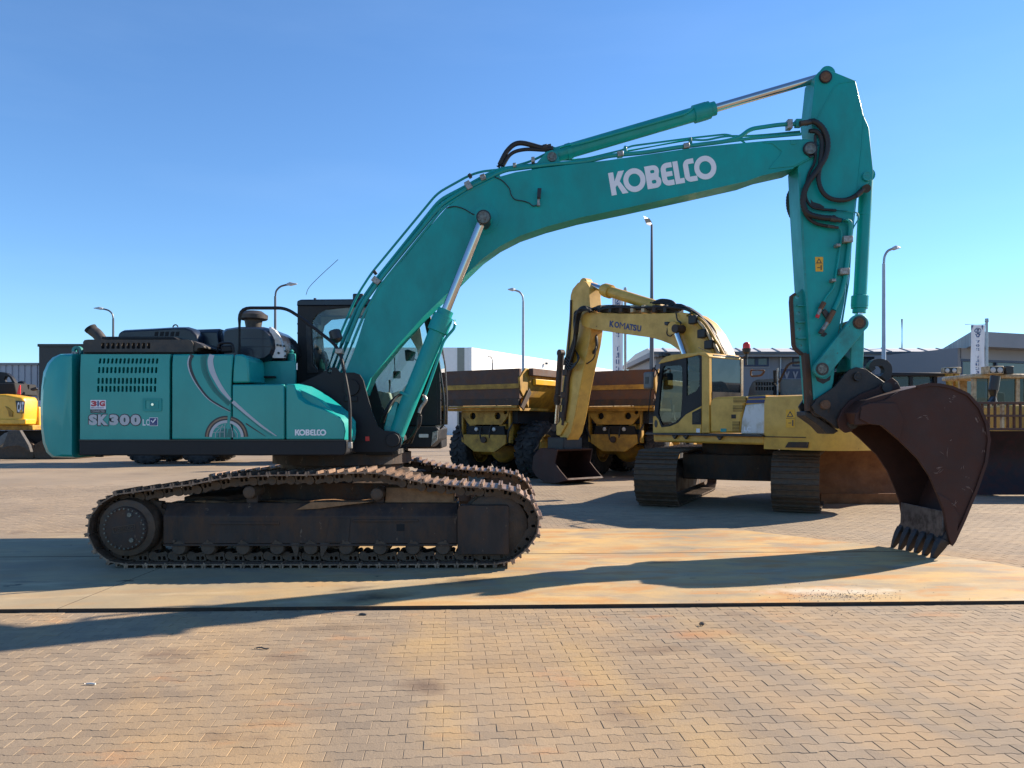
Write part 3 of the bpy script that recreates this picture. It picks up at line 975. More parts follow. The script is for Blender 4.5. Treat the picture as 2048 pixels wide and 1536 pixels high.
# --- lower frame and slew ring
mk('lower_frame', merge(slab([(-0.9, -0.95), (0.9, -0.95), (1.05, 0), (0.9, 0.95), (-0.9, 0.95), (-1.05, 0)], 0.50, 0.86),
                        loft([[(-1.55, -1.12, 0.42), (-1.55, -1.12, 0.72), (-1.05, -1.12, 0.72), (-1.05, -1.12, 0.42)], [(-0.8, -0.2, 0.55), (-0.8, -0.2, 0.86), (-0.2, -0.4, 0.86), (-0.2, -0.4, 0.55)]]),
                        loft([[(1.05, -1.12, 0.42), (1.05, -1.12, 0.72), (1.55, -1.12, 0.72), (1.55, -1.12, 0.42)], [(0.2, -0.4, 0.55), (0.2, -0.4, 0.86), (0.8, -0.2, 0.86), (0.8, -0.2, 0.55)]]),
                        loft([[(-1.55, 1.12, 0.42), (-1.55, 1.12, 0.72), (-1.05, 1.12, 0.72), (-1.05, 1.12, 0.42)], [(-0.8, 0.2, 0.55), (-0.8, 0.2, 0.86), (-0.2, 0.4, 0.86), (-0.2, 0.4, 0.55)]]),
                        loft([[(1.05, 1.12, 0.42), (1.05, 1.12, 0.72), (1.55, 1.12, 0.72), (1.55, 1.12, 0.42)], [(0.2, 0.4, 0.55), (0.2, 0.4, 0.86), (0.8, 0.2, 0.86), (0.8, 0.2, 0.55)]])), 'frame_rust', K, bevel=0.012)
mk('slew_ring', lathe((0, 0, 0.84), (0, 0, 1.2), [(0, 0.80), (0.07, 0.84), (0.12, 0.84), (0.13, 0.76), (0.20, 0.76), (0.21, 0.86), (0.34, 0.86)], 48), 'frame_rust', K)

# --- revolving deck
NY = -1.45
zd0, zd1 = K.at(NY, 400, 911)[1], K.at(NY, 400, 880)[1]
xr, xf_ = K.at(NY, 158, 890)[0], K.at(NY, 692, 890)[0]
deck = mk('deck', merge(prism([(xr, zd0), (xf_ - 0.03, zd0), (xf_, zd0 + 0.03), (xf_, zd1 - 0.002), (xr, zd1 - 0.002)], NY, -0.75)), 'navy_paint', K, bevel=0.012)
mk('deck_middle', box(-2.2, 0.75, -0.745, 0.6, zd0 - 0.03, zd1), 'navy_paint', K, bevel=0.01)
mk('deck_far', box(-2.6, 1.2, 0.605, 1.45, zd0, zd1), 'navy_paint', K, bevel=0.02)
mk('deck_edge_light', prism(kt(-0.72, (697, 903), (796, 899), (797, 909), (700, 912)), -0.72, -0.2), 'grey_steel', K, bevel=0.006)
for px in (138, 196):
    x, z = K.at(-1.3, px, 913)
    mk('drain_stub', box(x - 0.03, x + 0.03, -1.3, -1.24, zd0 - 0.025, zd0 + 0.02), 'navy_paint', K)

# --- counterweight, rounded towards the rear
cw = kt(-1.3, (159, 708), (122, 709), (105, 716), (95, 727), (87, 745), (83, 775), (81, 815), (82, 855), (86, 886), (93, 904), (104, 914), (159, 915))
xfront = cw[0][0]
secs = []
for (y, dx, dz) in ((-1.45, 0.20, 0.035), (-1.425, 0.10, 0.012), (-1.36, 0.035, 0.0), (-1.22, 0.0, 0.0), (-0.8, -0.07, 0), (0, -0.12, 0), (0.8, -0.07, 0), (1.22, 0.0, 0.0), (1.36, 0.04, 0.0), (1.425, 0.10, 0.012), (1.45, 0.2, 0.035)):
    s = []
    for i, (x, z) in enumerate(cw):
        w = 0.0 if i in (0, len(cw) - 1) else min(1.0, (xfront - x) / 0.28)
        zz = z - dz if i < 5 else (z + dz if i > 7 else z)
        s.append((x + dx * w, y, zz))
    secs.append(s)
cwo = mk('counterweight', loft(secs), 'teal_gloss', K, smooth=24)
# moulded hollow at the rear corner
hol = prism(kt(-1.30, (70, 752), (88, 749), (100, 752), (107, 760), (104, 768), (100, 780), (96, 789), (70, 791)), -1.46, -1.405)
cut = mk('cut', hol, 'teal_paint')
cut.parent = K.e
bo = cwo.modifiers.new('cut', 'BOOLEAN')
bo.object = cut
bo.operation = 'DIFFERENCE'
bo.solver = 'EXACT'
bpy.context.view_layer.update()
dg = bpy.context.evaluated_depsgraph_get()
me2 = bpy.data.meshes.new_from_object(cwo.evaluated_get(dg))
cwo.modifiers.clear()
cwo.data = me2
me2.name = 'counterweight'
me2.set_sharp_from_angle(angle=rad(24))
bpy.data.objects.remove(cut)
x, z = K.at(-1.1, 157, 702)
mk('lifting_eye', shape([ring(x, z, 0.055, 20), ring(x, z, 0.026, 14)], -1.14, -1.09), 'teal_worn', K)
for px in (146, 151, 155):
    x, z = K.at(-1.3, px, 707)
    mk('bolt', lathe((x, -1.3, z - 0.01), (x, -1.3, z + 0.03), [(0, 0.014), (0.025, 0.014), (0.03, 0.008)], 8), 'zinc', K)

# --- engine bay: dark hull behind the doors
hz = K.at(NY, 300, 712)[1]
xd = K.at(NY, 497, 800)[0]
mk('engine_bay', merge(box(xr + 0.02, xd - 0.02, -1.36, 1.40, zd1 + 0.003, hz - 0.02)), 'dark_inside', K)
for px, py in ((253, 712), (262, 714), (272, 711), (290, 713), (300, 713), (310, 712)):
    x, z = K.at(-1.40, px, py + 5)
    mk('hose_fitting', box(x - 0.02, x + 0.02, -1.392, -1.362, z - 0.03, z + 0.02), 'zinc', K, bevel=0.005)
for px in (261, 269, 277):
    x, z = K.at(-1.40, px, 762)
    mk('yellow_bracket', box(x - 0.01, x + 0.012, -1.392, -1.362, z - 0.05, z + 0.05), 'truck_yellow', K, bevel=0.004)

def door(name, outline_px, holes=(), bev=0.012, mat='teal_gloss', y=NY, th=0.05, parent=K):
    out = K.tr(y, outline_px)
    g = shape([out] + list(holes), y, y + th) if holes else prism(out, y, y + th)
    return mk(name, g, mat, parent, bevel=0 if holes else bev)

slots = []
for r, (y0, y1, sh, x0, x1) in enumerate(((716.5, 727.5, 0.14, 197, 316), (734, 746.5, 0.06, 195.5, 314.5), (755.5, 768, 0.03, 194.5, 313), (771.5, 784, 0.0, 194, 312.5))):
    for c in range(15):
        px = x0 + (x1 - x0 - 5) * c / 14
        a, b = K.at(NY, px, y1), K.at(NY, px + 4.6, y0)
        slots.append(rrect(a[0], b[0], a[1], b[1], 0.0105, 3, sh))
door('grille_door', [(162, 708.5), (341, 708.5), (339, 720), (338.5, 879), (160, 879), (160.5, 740)], slots)
dl = K.tr(NY, [(286, 796), (324, 796), (324, 823), (286, 823)])
x0, x1, z0, z1 = dl[0][0], dl[1][0], dl[2][1], dl[0][1]
mk('door_latch', merge(shape([rrect(x0, x1, z0, z1, 0.02), rrect(x0 + 0.03, x1 - 0.03, z0 + 0.028, z1 - 0.028, 0.004)], NY - 0.008, NY - 0.001),
                       box(x0 + 0.075, x1 - 0.034, NY - 0.006, NY - 0.001, z0 + 0.033, z1 - 0.033)), 'teal_paint', K, bevel=0.0)
xk, zk_ = K.at(NY, 306, 809)
mk('door_lock', lathe((xk, NY - 0.016, zk_), (xk, NY, zk_), [(0, 0.006), (0, 0.014), (0.015, 0.014)], 14), 'chrome', K)
d2 = door('side_door', [(345, 708.5), (466.5, 708.5), (463.5, 740), (462, 768), (462, 879), (343, 879), (343.5, 730)], bev=0.014)
door('tank_panel', [(464.6, 769), (568.5, 768.5), (568.5, 879), (464.6, 879)], bev=0.012)
fp = kt(NY, (572, 768), (588, 768), (592, 780), (598, 796), (612, 806), (650, 819), (680, 834), (687, 846), (690, 862), (688, 879), (572, 879))
mk('tank_end', prism(fp, NY, NY + 0.05), 'teal_gloss', K, bevel=0.012)
# sloped shoulder running down to the front of the tank
a = kt(NY, (588, 768), (592, 780), (598, 796), (612, 806), (650, 819), (680, 834), (687, 846), (690, 862), (688, 879))
b = kt(-1.30, (590, 766), (610, 772), (632, 784), (650, 796), (668, 810), (688, 827), (699, 843), (700, 862), (698, 880))
sh_V = [(p[0] + 0.002, NY + 0.004, p[1]) for p in a] + [(p[0] + 0.03, -1.12, p[1] + 0.0) for p in b]
n = len(a)
mk('tank_shoulder', (sh_V + [(p[0] - 0.03, p[1] + 0.05, p[2] - 0.03) for p in sh_V],
    [(i, i + 1, n + i + 1, n + i) for i in range(n - 1)] + [(2 * n + i, 3 * n + i, 3 * n + i + 1, 2 * n + i + 1) for i in range(n - 1)] + [(0, n, 3 * n, 2 * n), (n - 1, 3 * n - 1, 4 * n - 1, 2 * n - 1)] + [(i, 2 * n + i, 2 * n + i + 1, i + 1) for i in range(n - 1)] + [(n + i, n + i + 1, 3 * n + i + 1, 3 * n + i) for i in range(n - 1)]), 'teal_gloss', K, smooth=28)
mk('fuel_tank', prism(kt(-1.40, (468, 772), (585, 771), (640, 800), (684, 838), (684, 878), (468, 878)), -1.395, -0.74), 'teal_paint', K, bevel=0.01)
# filler box and the step well behind it
door('corner_box', [(468.5, 708.5), (484, 708.5), (491, 712), (496, 718), (499, 765), (464.6, 766), (466, 735)], bev=0.02, th=0.55)
mk('step_wall', prism(kt(-0.86, (500, 722), (590, 722), (590, 770), (500, 770)), -0.86, -0.80), 'teal_paint', K, bevel=0.004)
mk('step_floor', box(xd, K.at(NY, 588, 770)[0], -1.38, -0.82, K.at(NY, 500, 770)[1] - 0.02, K.at(NY, 500, 770)[1] - 0.004), 'navy_paint', K)
mk('step_bracket', merge(prism(kt(-0.95, (503, 752), (512, 752), (512, 766), (503, 766)), -0.95, -0.87), prism(kt(-0.95, (512, 752), (548, 752), (548, 755), (512, 756)), -0.95, -0.87)), 'dark_inside', K)
mk('lower_hull', box(K.at(NY, 575, 800)[0], K.at(NY, 690, 800)[0] - 0.2, -0.735, -0.70, zd1, K.at(NY, 500, 790)[1]), 'navy_paint', K)
mk('belt_trim', merge(box(xr, xf_ - 0.01, NY - 0.006, NY + 0.02, zd1 - 0.008, zd1 + 0.004)), 'black_plastic', K)

# --- hood and its top parts
hb = kt(-1.38, (166, 704), (166, 684), (169, 680), (176, 679), (375, 679), (382, 681), (386, 686), (386, 704))
hs = []
for c in range(10):
    px = 202.5 + 10.15 * c
    a, b = K.at(-1.38, px, 697.5), K.at(-1.38, px + 6.6, 685.5)
    hs.append(rrect(a[0], b[0], a[1], b[1], 0.009, 2))
mk('hood_rail', shape([hb] + hs, -1.38, -1.36), 'grey_steel', K)
hbx0, hbx1 = hb[0][0], hb[-1][0]
mk('hood_back', box(hbx0 + 0.02, hbx1 - 0.01, -1.34, -1.30, hb[0][1], hb[2][1] - 0.02), 'dark_inside', K)
mk('hood_floor', box(hbx0, hbx1, -1.355, 1.35, hb[0][1] - 0.015, hb[0][1] + 0.002), 'navy_paint', K)
mk('hood_rear', box(hbx0, hbx0 + 0.03, -1.355, 1.35, hb[0][1] + 0.003, hb[1][1]), 'grey_steel', K, bevel=0.01)
mk('hood_slope', prism(kt(-1.3, (381, 704), (384, 681), (394, 684), (412, 693), (412, 697), (400, 697), (396, 704)), -1.355, -0.7), 'grey_steel', K, bevel=0.006)
for px, py in ((357, 686), (358, 699), (381, 687)):
    pass
mk('hood_ledge', prism(kt(-1.1, (208, 679), (208, 674), (350, 674), (358, 679)), -1.15, 1.0), 'navy_paint', K, bevel=0.004)
hd = [(0.0, (236, 684), (240, 668), (246, 663), (300, 660), (350, 657), (372, 657), (384, 661), (394, 671), (400, 690)),
      (0.08, (234, 684), (237, 664), (244, 659), (300, 656), (350, 653), (374, 653), (387, 658), (398, 670), (402, 690))]
secs = []
for (y, q) in ((-0.98, 0), (-0.90, 1), (0.5, 1), (0.6, 0)):
    secs.append([(p[0], y, p[1]) for p in K.tr(-0.95, hd[q][1:])])
hood = mk('engine_hood', loft(secs), 'hood_paint', K, bevel=0.015, smooth=45)
for k, px in enumerate((308, 319, 329, 340, 350)):
    mk('hood_slot', prism(kt(-0.99, (px, 672), (px + 6.5, 672), (px + 8, 663), (px + 1.5, 663.5)), -0.985, -0.968), 'dark_inside', K)
x, z = K.at(-0.6, 351, 657)
mk('lifting_ring', tube([(x + 0.03 * math.cos(t), -0.6, z + 0.01 + 0.035 * math.sin(t)) for t in [i * 2 * math.pi / 14 for i in range(15)]], 0.008, 6), 'grey_steel', K)
secs = [[(p[0], y, p[1]) for p in K.tr(-0.9, pts)] for (y, pts) in
        ((-0.80, [(365, 712), (370, 662), (428, 662), (434, 712)]), (-0.74, [(365, 712), (368, 656), (430, 654), (436, 712)]), (0.4, [(365, 712), (368, 656), (430, 654), (436, 712)]))]
mk('hood_middle', loft(secs), 'hood_paint', K, bevel=0.01)
# big rounded filter housing
def body_of(y0, y1, outline, mat, name, inset=0.10, bev=0.02):
    out = [Vector(p) for p in K.tr(y0, outline)]
    c = sum(out, Vector((0, 0))) / len(out)
    secs = []
    for (t, q) in ((0.0, 0.80), (0.06, 0.93), (0.14, 0.985), (0.25, 1.0), (0.8, 1.0), (0.93, 0.97), (1.0, 0.85)):
        secs.append([(c.x + (p.x - c.x) * q, y0 + (y1 - y0) * t, c.y + (p.y - c.y) * q) for p in out])
    return mk(name, loft(secs), mat, K, smooth=50)
body_of(-0.98, 0.1, [(436, 722), (434, 690), (436, 660), (444, 654), (470, 650), (518, 650), (532, 653), (545, 664), (552, 678), (554, 697), (549, 712), (536, 722), (505, 728), (470, 726)], 'hood_paint', 'filter_housing')
mk('housing_band', prism(kt(-1.0, (482, 676), (540, 677), (541, 694), (480, 694)), -0.982, -0.95), 'hood_paint', K, bevel=0.006)
mk('hood_end_glare', loft([[(p[0], y, p[1]) for p in K.tr(-0.8, pts)] for (y, pts) in ((-0.93, [(545, 656), (557, 663), (566, 680), (575, 704), (575, 718), (552, 718)]), (-0.82, [(546, 655), (556, 662), (565, 678), (573, 702), (573, 716), (556, 716)]))]), 'white_panel', K, bevel=0.004)  # end panel of the hood, its bright reflection put into white paint
for px, py in ((555, 690), (561, 691), (568, 692), (557, 706), (571, 702), (571, 712)):
    x, z = K.at(-0.94, px, py)
    mk('bolt', cyl((x, -0.945, z), (x, -0.92, z), 0.013, n=8), 'black_plastic', K)
x, z0 = K.at(-0.55, 507, 652)
ztop_, zcap, zn = K.at(-0.55, 507, 621.5)[1], K.at(-0.55, 507, 637)[1], K.at(-0.55, 507, 640)[1]
mk('air_precleaner', lathe((x, -0.55, z0 - 0.02), (x, -0.55, ztop_), [(0, 0.09), (zn - z0 + 0.015, 0.105), (zn - z0 + 0.02, 0.15), (zn - z0 + 0.03, 0.165), (ztop_ - z0 - 0.035, 0.168), (ztop_ - z0 - 0.01, 0.13), (ztop_ - z0 + 0.012, 0.10), (ztop_ - z0 + 0.02, 0.03)], 28), 'grey_steel', K)
mk('exhaust_pipe', tube(spline(K.path([(208, 688, -0.9), (202, 678, -0.9), (194, 668, -0.9), (185, 661, -0.9), (181, 657, -0.9)]), 5), 0.062, 14), 'grey_steel', K)
mk('exhaust_mouth', lathe(K.p3(-0.9, 183.5, 660), K.p3(-0.9, 180, 655.5), [(0, 0.066), (0.03, 0.07), (0.032, 0.055), (0.005, 0.05)], 16), 'dark_inside', K)
mk('grab_handle', tube(rounded(K.path([(435, 705, -1.30), (436, 686, -1.30), (466, 686, -1.30), (468, 705, -1.30)]), 0.05), 0.013, 8), 'navy_paint', K)
mk('hood_latch', box(*(lambda a, b: (a[0], b[0], -1.28, -1.22, b[1], a[1]))(K.at(-1.28, 440, 690), K.at(-1.28, 464, 705))), 'navy_paint', K, bevel=0.02)
mk('hand_rail', tube(rounded(K.path([(479, 708, -1.38), (479, 616, -1.38), (571, 616, -1.38), (600, 634, -1.38), (668, 687, -1.38), (681, 707, -1.38), (690, 750, -1.40), (700, 806, -1.42), (700, 889, -1.44)]), 0.12, 5), 0.0185, 10), 'navy_paint', K)
mk('rail_clamp', merge(box(*(lambda a, b: (a[0], b[0], -1.40, -1.3, b[1], a[1]))(K.at(-1.4, 670, 697), K.at(-1.4, 684, 707))), box(*(lambda a, b: (a[0], b[0], -1.47, -1.41, b[1], a[1]))(K.at(-1.45, 697, 884), K.at(-1.45, 704, 897)))), 'zinc', K, bevel=0.006)
x, z = K.at(-0.6, 583, 716)
mk('filter_can', lathe((x, -0.6, z - 0.06), (x, -0.6, z + 0.1), [(0, 0.05), (0.11, 0.05), (0.12, 0.02), (0.14, 0.03), (0.16, 0.012)], 14), 'teal_worn', K)
mk('mirror', lathe(K.p3(-1.30, 668, 659), K.p3(-1.30, 674, 682), [(0, 0.02), (0.006, 0.05), (0.02, 0.065), (0.11, 0.07), (0.14, 0.045), (0.15, 0.02)], 16), 'black_plastic', K)

# --- lettering and stickers (flat prints, 2 mm proud)
def arc(cx, cy, r, a0, a1, n=10, ry=None):
    ry = ry or r
    return [(cx + r * math.cos(rad(a0 + (a1 - a0) * i / n)), cy + ry * math.sin(rad(a0 + (a1 - a0) * i / n))) for i in range(n + 1)]
def wordmark():
    """heavy round wordmark, one loop list per letter, height 1"""
    L = []
    x = 0.0
    L.append([[(0, 0), (0.24, 0), (0.24, 0.33), (0.33, 0.42), (0.52, 0), (0.80, 0), (0.48, 0.56), (0.76, 1), (0.47, 1), (0.24, 0.60), (0.24, 1), (0, 1)]])
    L.append([ring(1.17, 0.5, 0.52, 40), ring(1.17, 0.5, 0.285, 32)])
    bx = 1.72
    L.append([[(bx, 0), (bx + 0.42, 0)] + arc(bx + 0.42, 0.27, 0.27, -90, 48, 10) + arc(bx + 0.40, 0.74, 0.26, -30, 90, 10) + [(bx, 1)],
              rrect(bx + 0.24, bx + 0.44, 0.66, 0.80, 0.06), rrect(bx + 0.24, bx + 0.46, 0.20, 0.36, 0.07)])
    ex = 2.46
    L.append([[(ex + 0.55, 0), (ex + 0.55, 0.23), (ex + 0.30, 0.23)] + arc(ex + 0.30, 0.29, 0.06, 270, 180, 4) + [(ex + 0.24, 0.40), (ex + 0.52, 0.40), (ex + 0.52, 0.61), (ex + 0.24, 0.61), (ex + 0.24, 0.72)]
              + arc(ex + 0.30, 0.72, 0.06, 180, 90, 4) + [(ex + 0.55, 0.78), (ex + 0.55, 1), (ex + 0.30, 1)] + arc(ex + 0.30, 0.70, 0.30, 90, 180, 8) + arc(ex + 0.30, 0.30, 0.30, 180, 270, 8)])
    lx = 3.06
    L.append([[(lx, 0), (lx + 0.44, 0), (lx + 0.44, 0.22), (lx + 0.24, 0.22), (lx + 0.24, 1), (lx, 1)]])
    cx = 3.53
    L.append([[(cx + 0.58, 0), (cx + 0.58, 0.22), (cx + 0.24, 0.22), (cx + 0.24, 0.78), (cx + 0.52, 0.78), (cx + 0.52, 1), (cx + 0.28, 1)] + arc(cx + 0.28, 0.72, 0.28, 90, 180, 8) + arc(cx + 0.28, 0.28, 0.28, 180, 270, 8)])
    L.append([ring(4.55, 0.5, 0.52, 40), ring(4.55, 0.5, 0.285, 32)])
    return L, 5.07
def lay_wordmark(y, p0, p1, p2, mat, parent):
    """p0 lower left, p1 lower right, p2 upper left, all local x,z"""
    L, W = wordmark()
    ux = Vector(p1) - Vector(p0)
    uz = Vector(p2) - Vector(p0)
    for lp in L:
        V, Fc = flat(lp, 0.003)
        V = [(p0[0] + ux.x * v[0] / W + uz.x * v[1], y + v[2], p0[1] + ux.y * v[0] / W + uz.y * v[1]) for v in V]
        mk('letter', (V, Fc), mat, parent, smooth=0)
DY = NY - 0.0025
lay_wordmark(DY, K.at(NY, 590, 871), K.at(NY, 652.5, 871), K.at(NY, 590, 859), 'white_decal', K)
def letters(T, s, y, p0, p1, p2, mat, parent, bold=0.03, name='letter'):
    """one object per letter, fitted together into the box p0 p1 p2 (local x,z)"""
    g = text(s, bold)
    us = [v[0] for v in g[0]]; vs = [v[1] for v in g[0]]
    return mk(name, fit(g, p0, (p1[0] - p0[0], p1[1] - p0[1]), (p2[0] - p0[0], p2[1] - p0[1]), y), mat, parent, smooth=0)
ux = [(c, x0, x1) for c, x0, x1 in (('S', 177, 195.5), ('K', 195.5, 217), ('3', 218.5, 237.5), ('0', 239, 260), ('0', 261, 282))]
for c, x0, x1 in ux:
    letters(K, c, NY - 0.002, K.at(NY, x0 - 1.2, 852.4), K.at(NY, x1 + 1.4, 852.4), K.at(NY, x0 - 1.2, 827.3), 'dark_decal', K, 0.105, 'letter_outline')
    letters(K, c, NY - 0.0035, K.at(NY, x0 + 0.6, 850.6), K.at(NY, x1 - 0.6, 850.6), K.at(NY, x0 + 0.6, 829), 'silver_decal', K, 0.065)
letters(K, 'L', NY - 0.002, K.at(NY, 285.5, 851), K.at(NY, 291.5, 851), K.at(NY, 285.5, 838.5), 'white_decal', K, 0.02)
letters(K, 'C', NY - 0.002, K.at(NY, 292.5, 851), K.at(NY, 298.5, 851), K.at(NY, 292.5, 838.5), 'white_decal', K, 0.02)
def sticker(px0, py0, px1, py1, mat, name='sticker', y=NY, dy=0.0015, T=K):
    a, b = T.at(y, px0, py1), T.at(y, px1, py0)
    return mk(name, shape([rrect(a[0], b[0], a[1], b[1], 0.003)], y - dy - 0.001, y - dy), mat, T, smooth=0)
s1 = sticker(181, 800, 212, 818.5, 'white_decal')
for c, x0, x1, m in (('3', 182.5, 194, 'red_decal'), ('I', 195, 198, 'navy_decal'), ('G', 199, 210.5, 'red_decal')):
    letters(K, c, NY - 0.004, K.at(NY, x0, 812.8), K.at(NY, x1, 812.8), K.at(NY, x0, 801.6), m, s1, 0.06)
letters(K, 'MACHINERY', NY - 0.004, K.at(NY, 183, 816.8), K.at(NY, 209, 816.8), K.at(NY, 183, 814.3), 'navy_decal', s1, 0.01)
s2 = sticker(181, 819, 212, 826, 'dark_decal')
letters(K, 'CONNECTED', NY - 0.004, K.at(NY, 183.5, 824.6), K.at(NY, 209.5, 824.6), K.at(NY, 183.5, 820.4), 'silver_decal', s2, 0.0)
s3 = sticker(299, 835, 316, 852, 'white_decal')
sticker(300, 836, 315, 851, 'navy_decal', 'blue_field', dy=0.0035).parent = s3
mk('check_mark', strip([K.at(NY, 303, 841), K.at(NY, 306, 845), K.at(NY, 312, 837.5)], 0.014, NY - 0.0062, NY - 0.0052), 'white_decal', s3, smooth=0)
letters(K, 'QUALITY', NY - 0.0055, K.at(NY, 301.5, 849.4), K.at(NY, 313.5, 849.4), K.at(NY, 301.5, 847.4), 'silver_decal', s3, 0.0)
# swooshes
def swoosh(pts, ws, mat, dy, name='swoosh'):
    P = [Vector((p[0], 0, p[1])) for p in K.tr(NY, pts)]
    Ps = spline(P, 6)
    n = len(pts)
    W = []
    for i in range(len(Ps)):
        t = i / (len(Ps) - 1) * (n - 1)
        k = min(int(t), n - 2)
        W.append((ws[k] * (1 - (t - k)) + ws[k + 1] * (t - k)) / 182.0)
    return mk(name, strip([(p.x, p.z) for p in Ps], W, NY - dy - 0.001, NY - dy), mat, K, smooth=0)
swoosh([(385, 709.5), (380, 719), (379, 730), (384, 748), (398, 773), (418, 797), (440, 811), (461.5, 822.5)], [8, 8, 8, 7, 5, 4, 3, 2], 'dark_decal', 0.002)
swoosh([(380, 711), (376.5, 722), (377, 734), (383, 752), (396, 774), (415, 797), (438, 812.5), (461, 824)], [2, 2.5, 2.5, 2, 1.6, 1.4, 1.2, 0.8], 'silver_decal', 0.0035)
swoosh([(424, 709.5), (421, 722), (424, 740), (432, 758), (445, 780), (461.5, 800)], [10, 11, 11, 9, 8, 5], 'silver_decal', 0.002)
for k in range(5):
    o_ = 2.4 * k
    swoosh([(414 - o_ * 1.2, 709.5), (411.5 - o_, 723), (414 - o_, 741), (422 - o_, 760), (437 - o_, 783), (461.5 - o_ * 0.5, 806 + o_ * .6)], [1.8 - k * .25] * 6, 'teal_dark_decal', 0.002)
swoosh([(465.5, 803), (480, 816), (500, 833), (525, 853), (553, 872)], [7, 6, 5, 4, 1.5], 'silver_decal', 0.002)
swoosh([(465.5, 810), (478, 820), (498, 837), (522, 856), (545, 872)], [1.6, 1.6, 1.4, 1.2, 0.8], 'teal_dark_decal', 0.002)
swoosh([(492, 847), (510, 859), (531, 872.5)], [2.5, 2.0, 1.0], 'dark_decal', 0.002)
# globe, cut by the gap between the doors
gx, gz = K.at(NY, 453, 875)
def px2(n):
    return n * (NY + 9.8) / F
def half_ring(r0, r1, mat, dy, name):
    for (a0, a1) in ((2, 77), (87, 178)):
        lp = [(gx + px2(r1) * math.cos(rad(a)), gz + px2(r1) * math.sin(rad(a))) for a in np.linspace(a0, a1, 20)] + [(gx + px2(r0) * math.cos(rad(a)), gz + px2(r0) * math.sin(rad(a))) for a in np.linspace(a1, a0, 20)]
        mk(name, shape([lp], NY - dy - 0.001, NY - dy), mat, K, smooth=0)
half_ring(40.5, 43.5, 'dark_decal', 0.002, 'globe_ring')
half_ring(37.5, 40.5, 'bronze_decal', 0.0022, 'globe_ring')
half_ring(34.5, 37.5, 'dark_decal', 0.0020, 'globe_ring')
half_ring(29, 34.5, 'silver_decal', 0.0022, 'globe_ring')
half_ring(0.5, 18, 'teal_dark_decal', 0.0014, 'globe_disc')
for r, m in ((10, 0.5), (20, 0.7)):
    mk('globe_line', strip([(gx + px2(-27), gz + px2(r)), (gx + px2(-12), gz + px2(r + 1)), (gx + px2(-4), gz + px2(r + 1))], px2(0.8), NY - 0.0042, NY - 0.0032), 'silver_decal', K, smooth=0)
for k in (-22, -13, -4, 12, 22):
    top_ = math.sqrt(29 ** 2 - k ** 2)
    mk('globe_line', strip([(gx + px2(k), gz), (gx + px2(k), gz + px2(top_ * 0.4)), (gx + px2(k * 0.82), gz + px2(top_ * 0.75)), (gx + px2(k * 0.6), gz + px2(top_ * 0.98))], px2(0.9), NY - 0.0042, NY - 0.0032), 'silver_decal', K, smooth=0)

# --- cab
CB = empty('cab', K)
yn, yf = 0.10, 1.20
out = kt(yn, (595, 770), (595, 612), (597, 610), (850, 610), (862, 660), (872, 720), (876, 790), (876, 850), (806, 850), (790, 900), (620, 900), (620, 770))
hole = kt(yn, (623, 655), (625, 640), (634, 628), (650, 619), (700, 614), (842, 614), (852, 660), (860, 700), (862, 738), (800, 838), (776, 828), (745, 790), (718, 760), (650, 743), (634, 738), (627, 728))
mk('side_frame', shape([out, hole], yn, yn + 0.05), 'cab_grey', CB)
mk('side_window', shape([[(x, z) for x, z in hole]], yn + 0.02, yn + 0.026), 'cab_glass', CB, smooth=0)
hole2 = [(x * 0.97 + 0.03 * 0.3, z) for x, z in kt(yf, (642, 668), (646, 652), (660, 640), (690, 637), (800, 637), (838, 700), (842, 738), (800, 790), (700, 772), (655, 762), (648, 740))]
out2 = kt(yf, (614, 640), (617, 626), (830, 626), (846, 690), (858, 780), (858, 880), (614, 880))
mk('door_frame', shape([out2, hole2], yf - 0.05, yf), 'cab_grey', CB)
mk('door_window', shape([hole2], yf - 0.03, yf - 0.024), 'cab_glass', CB, smooth=0)
mk('door_trim', shape([kt(yf - 0.06, (622, 660), (628, 640), (650, 628), (700, 626), (835, 626), (846, 690), (848, 800), (700, 800), (640, 790), (622, 770)), [(x, z) for x, z in hole2]], yf - 0.085, yf - 0.06), 'beige_trim', CB)
rp = kt(yn, (594, 612), (595, 602), (602, 597.5), (720, 596.5), (848, 597), (856, 604), (856, 611))
mk('roof', loft([[(x, y, z + dz) for (x, z), dz in zip(rp, (0, 0, -d, -d, -d, 0, 0))] for y, d in ((yn - 0.02, 0.015), (yn + 0.06, 0), (yf - 0.06, 0), (yf + 0.02, 0.015))]), 'hood_paint', CB, bevel=0.012)
x, z = K.at(yn, 626, 597)
mk('roof_light', merge(cyl((x, yn + 0.1, z - 0.02), (x, yn + 0.1, z + 0.02), 0.018, n=10)), 'black_plastic', CB)
x, z = K.at(yn, 708, 592)
mk('work_light', box(x - 0.04, x + 0.1, yn + 0.1, yn + 0.2, z - 0.03, z + 0.05), 'black_plastic', CB, bevel=0.015)
rx0, rz0 = K.at(yn, 595, 770)
_, rz1 = K.at(yn, 595, 612)
gapz = rz0 + 0.45
mk('rear_frame', merge(box(rx0, rx0 + 0.05, yn + 0.052, yf - 0.052, rz0, gapz), box(rx0, rx0 + 0.05, yn + 0.052, yf - 0.052, rz1 - 0.12, rz1)), 'cab_grey', CB, bevel=0.01)
mk('rear_window', box(rx0 + 0.02, rx0 + 0.026, yn + 0.052, yf - 0.052, gapz, rz1 - 0.12), 'cab_glass', CB, smooth=0)
for py in (646, 665, 694):
    x, z = K.at(yn, 593, py)
    mk('hinge_stud', cyl((x - 0.012, yn + 0.08, z), (x + 0.02, yn + 0.08, z), 0.012, n=8), 'black_plastic', CB)
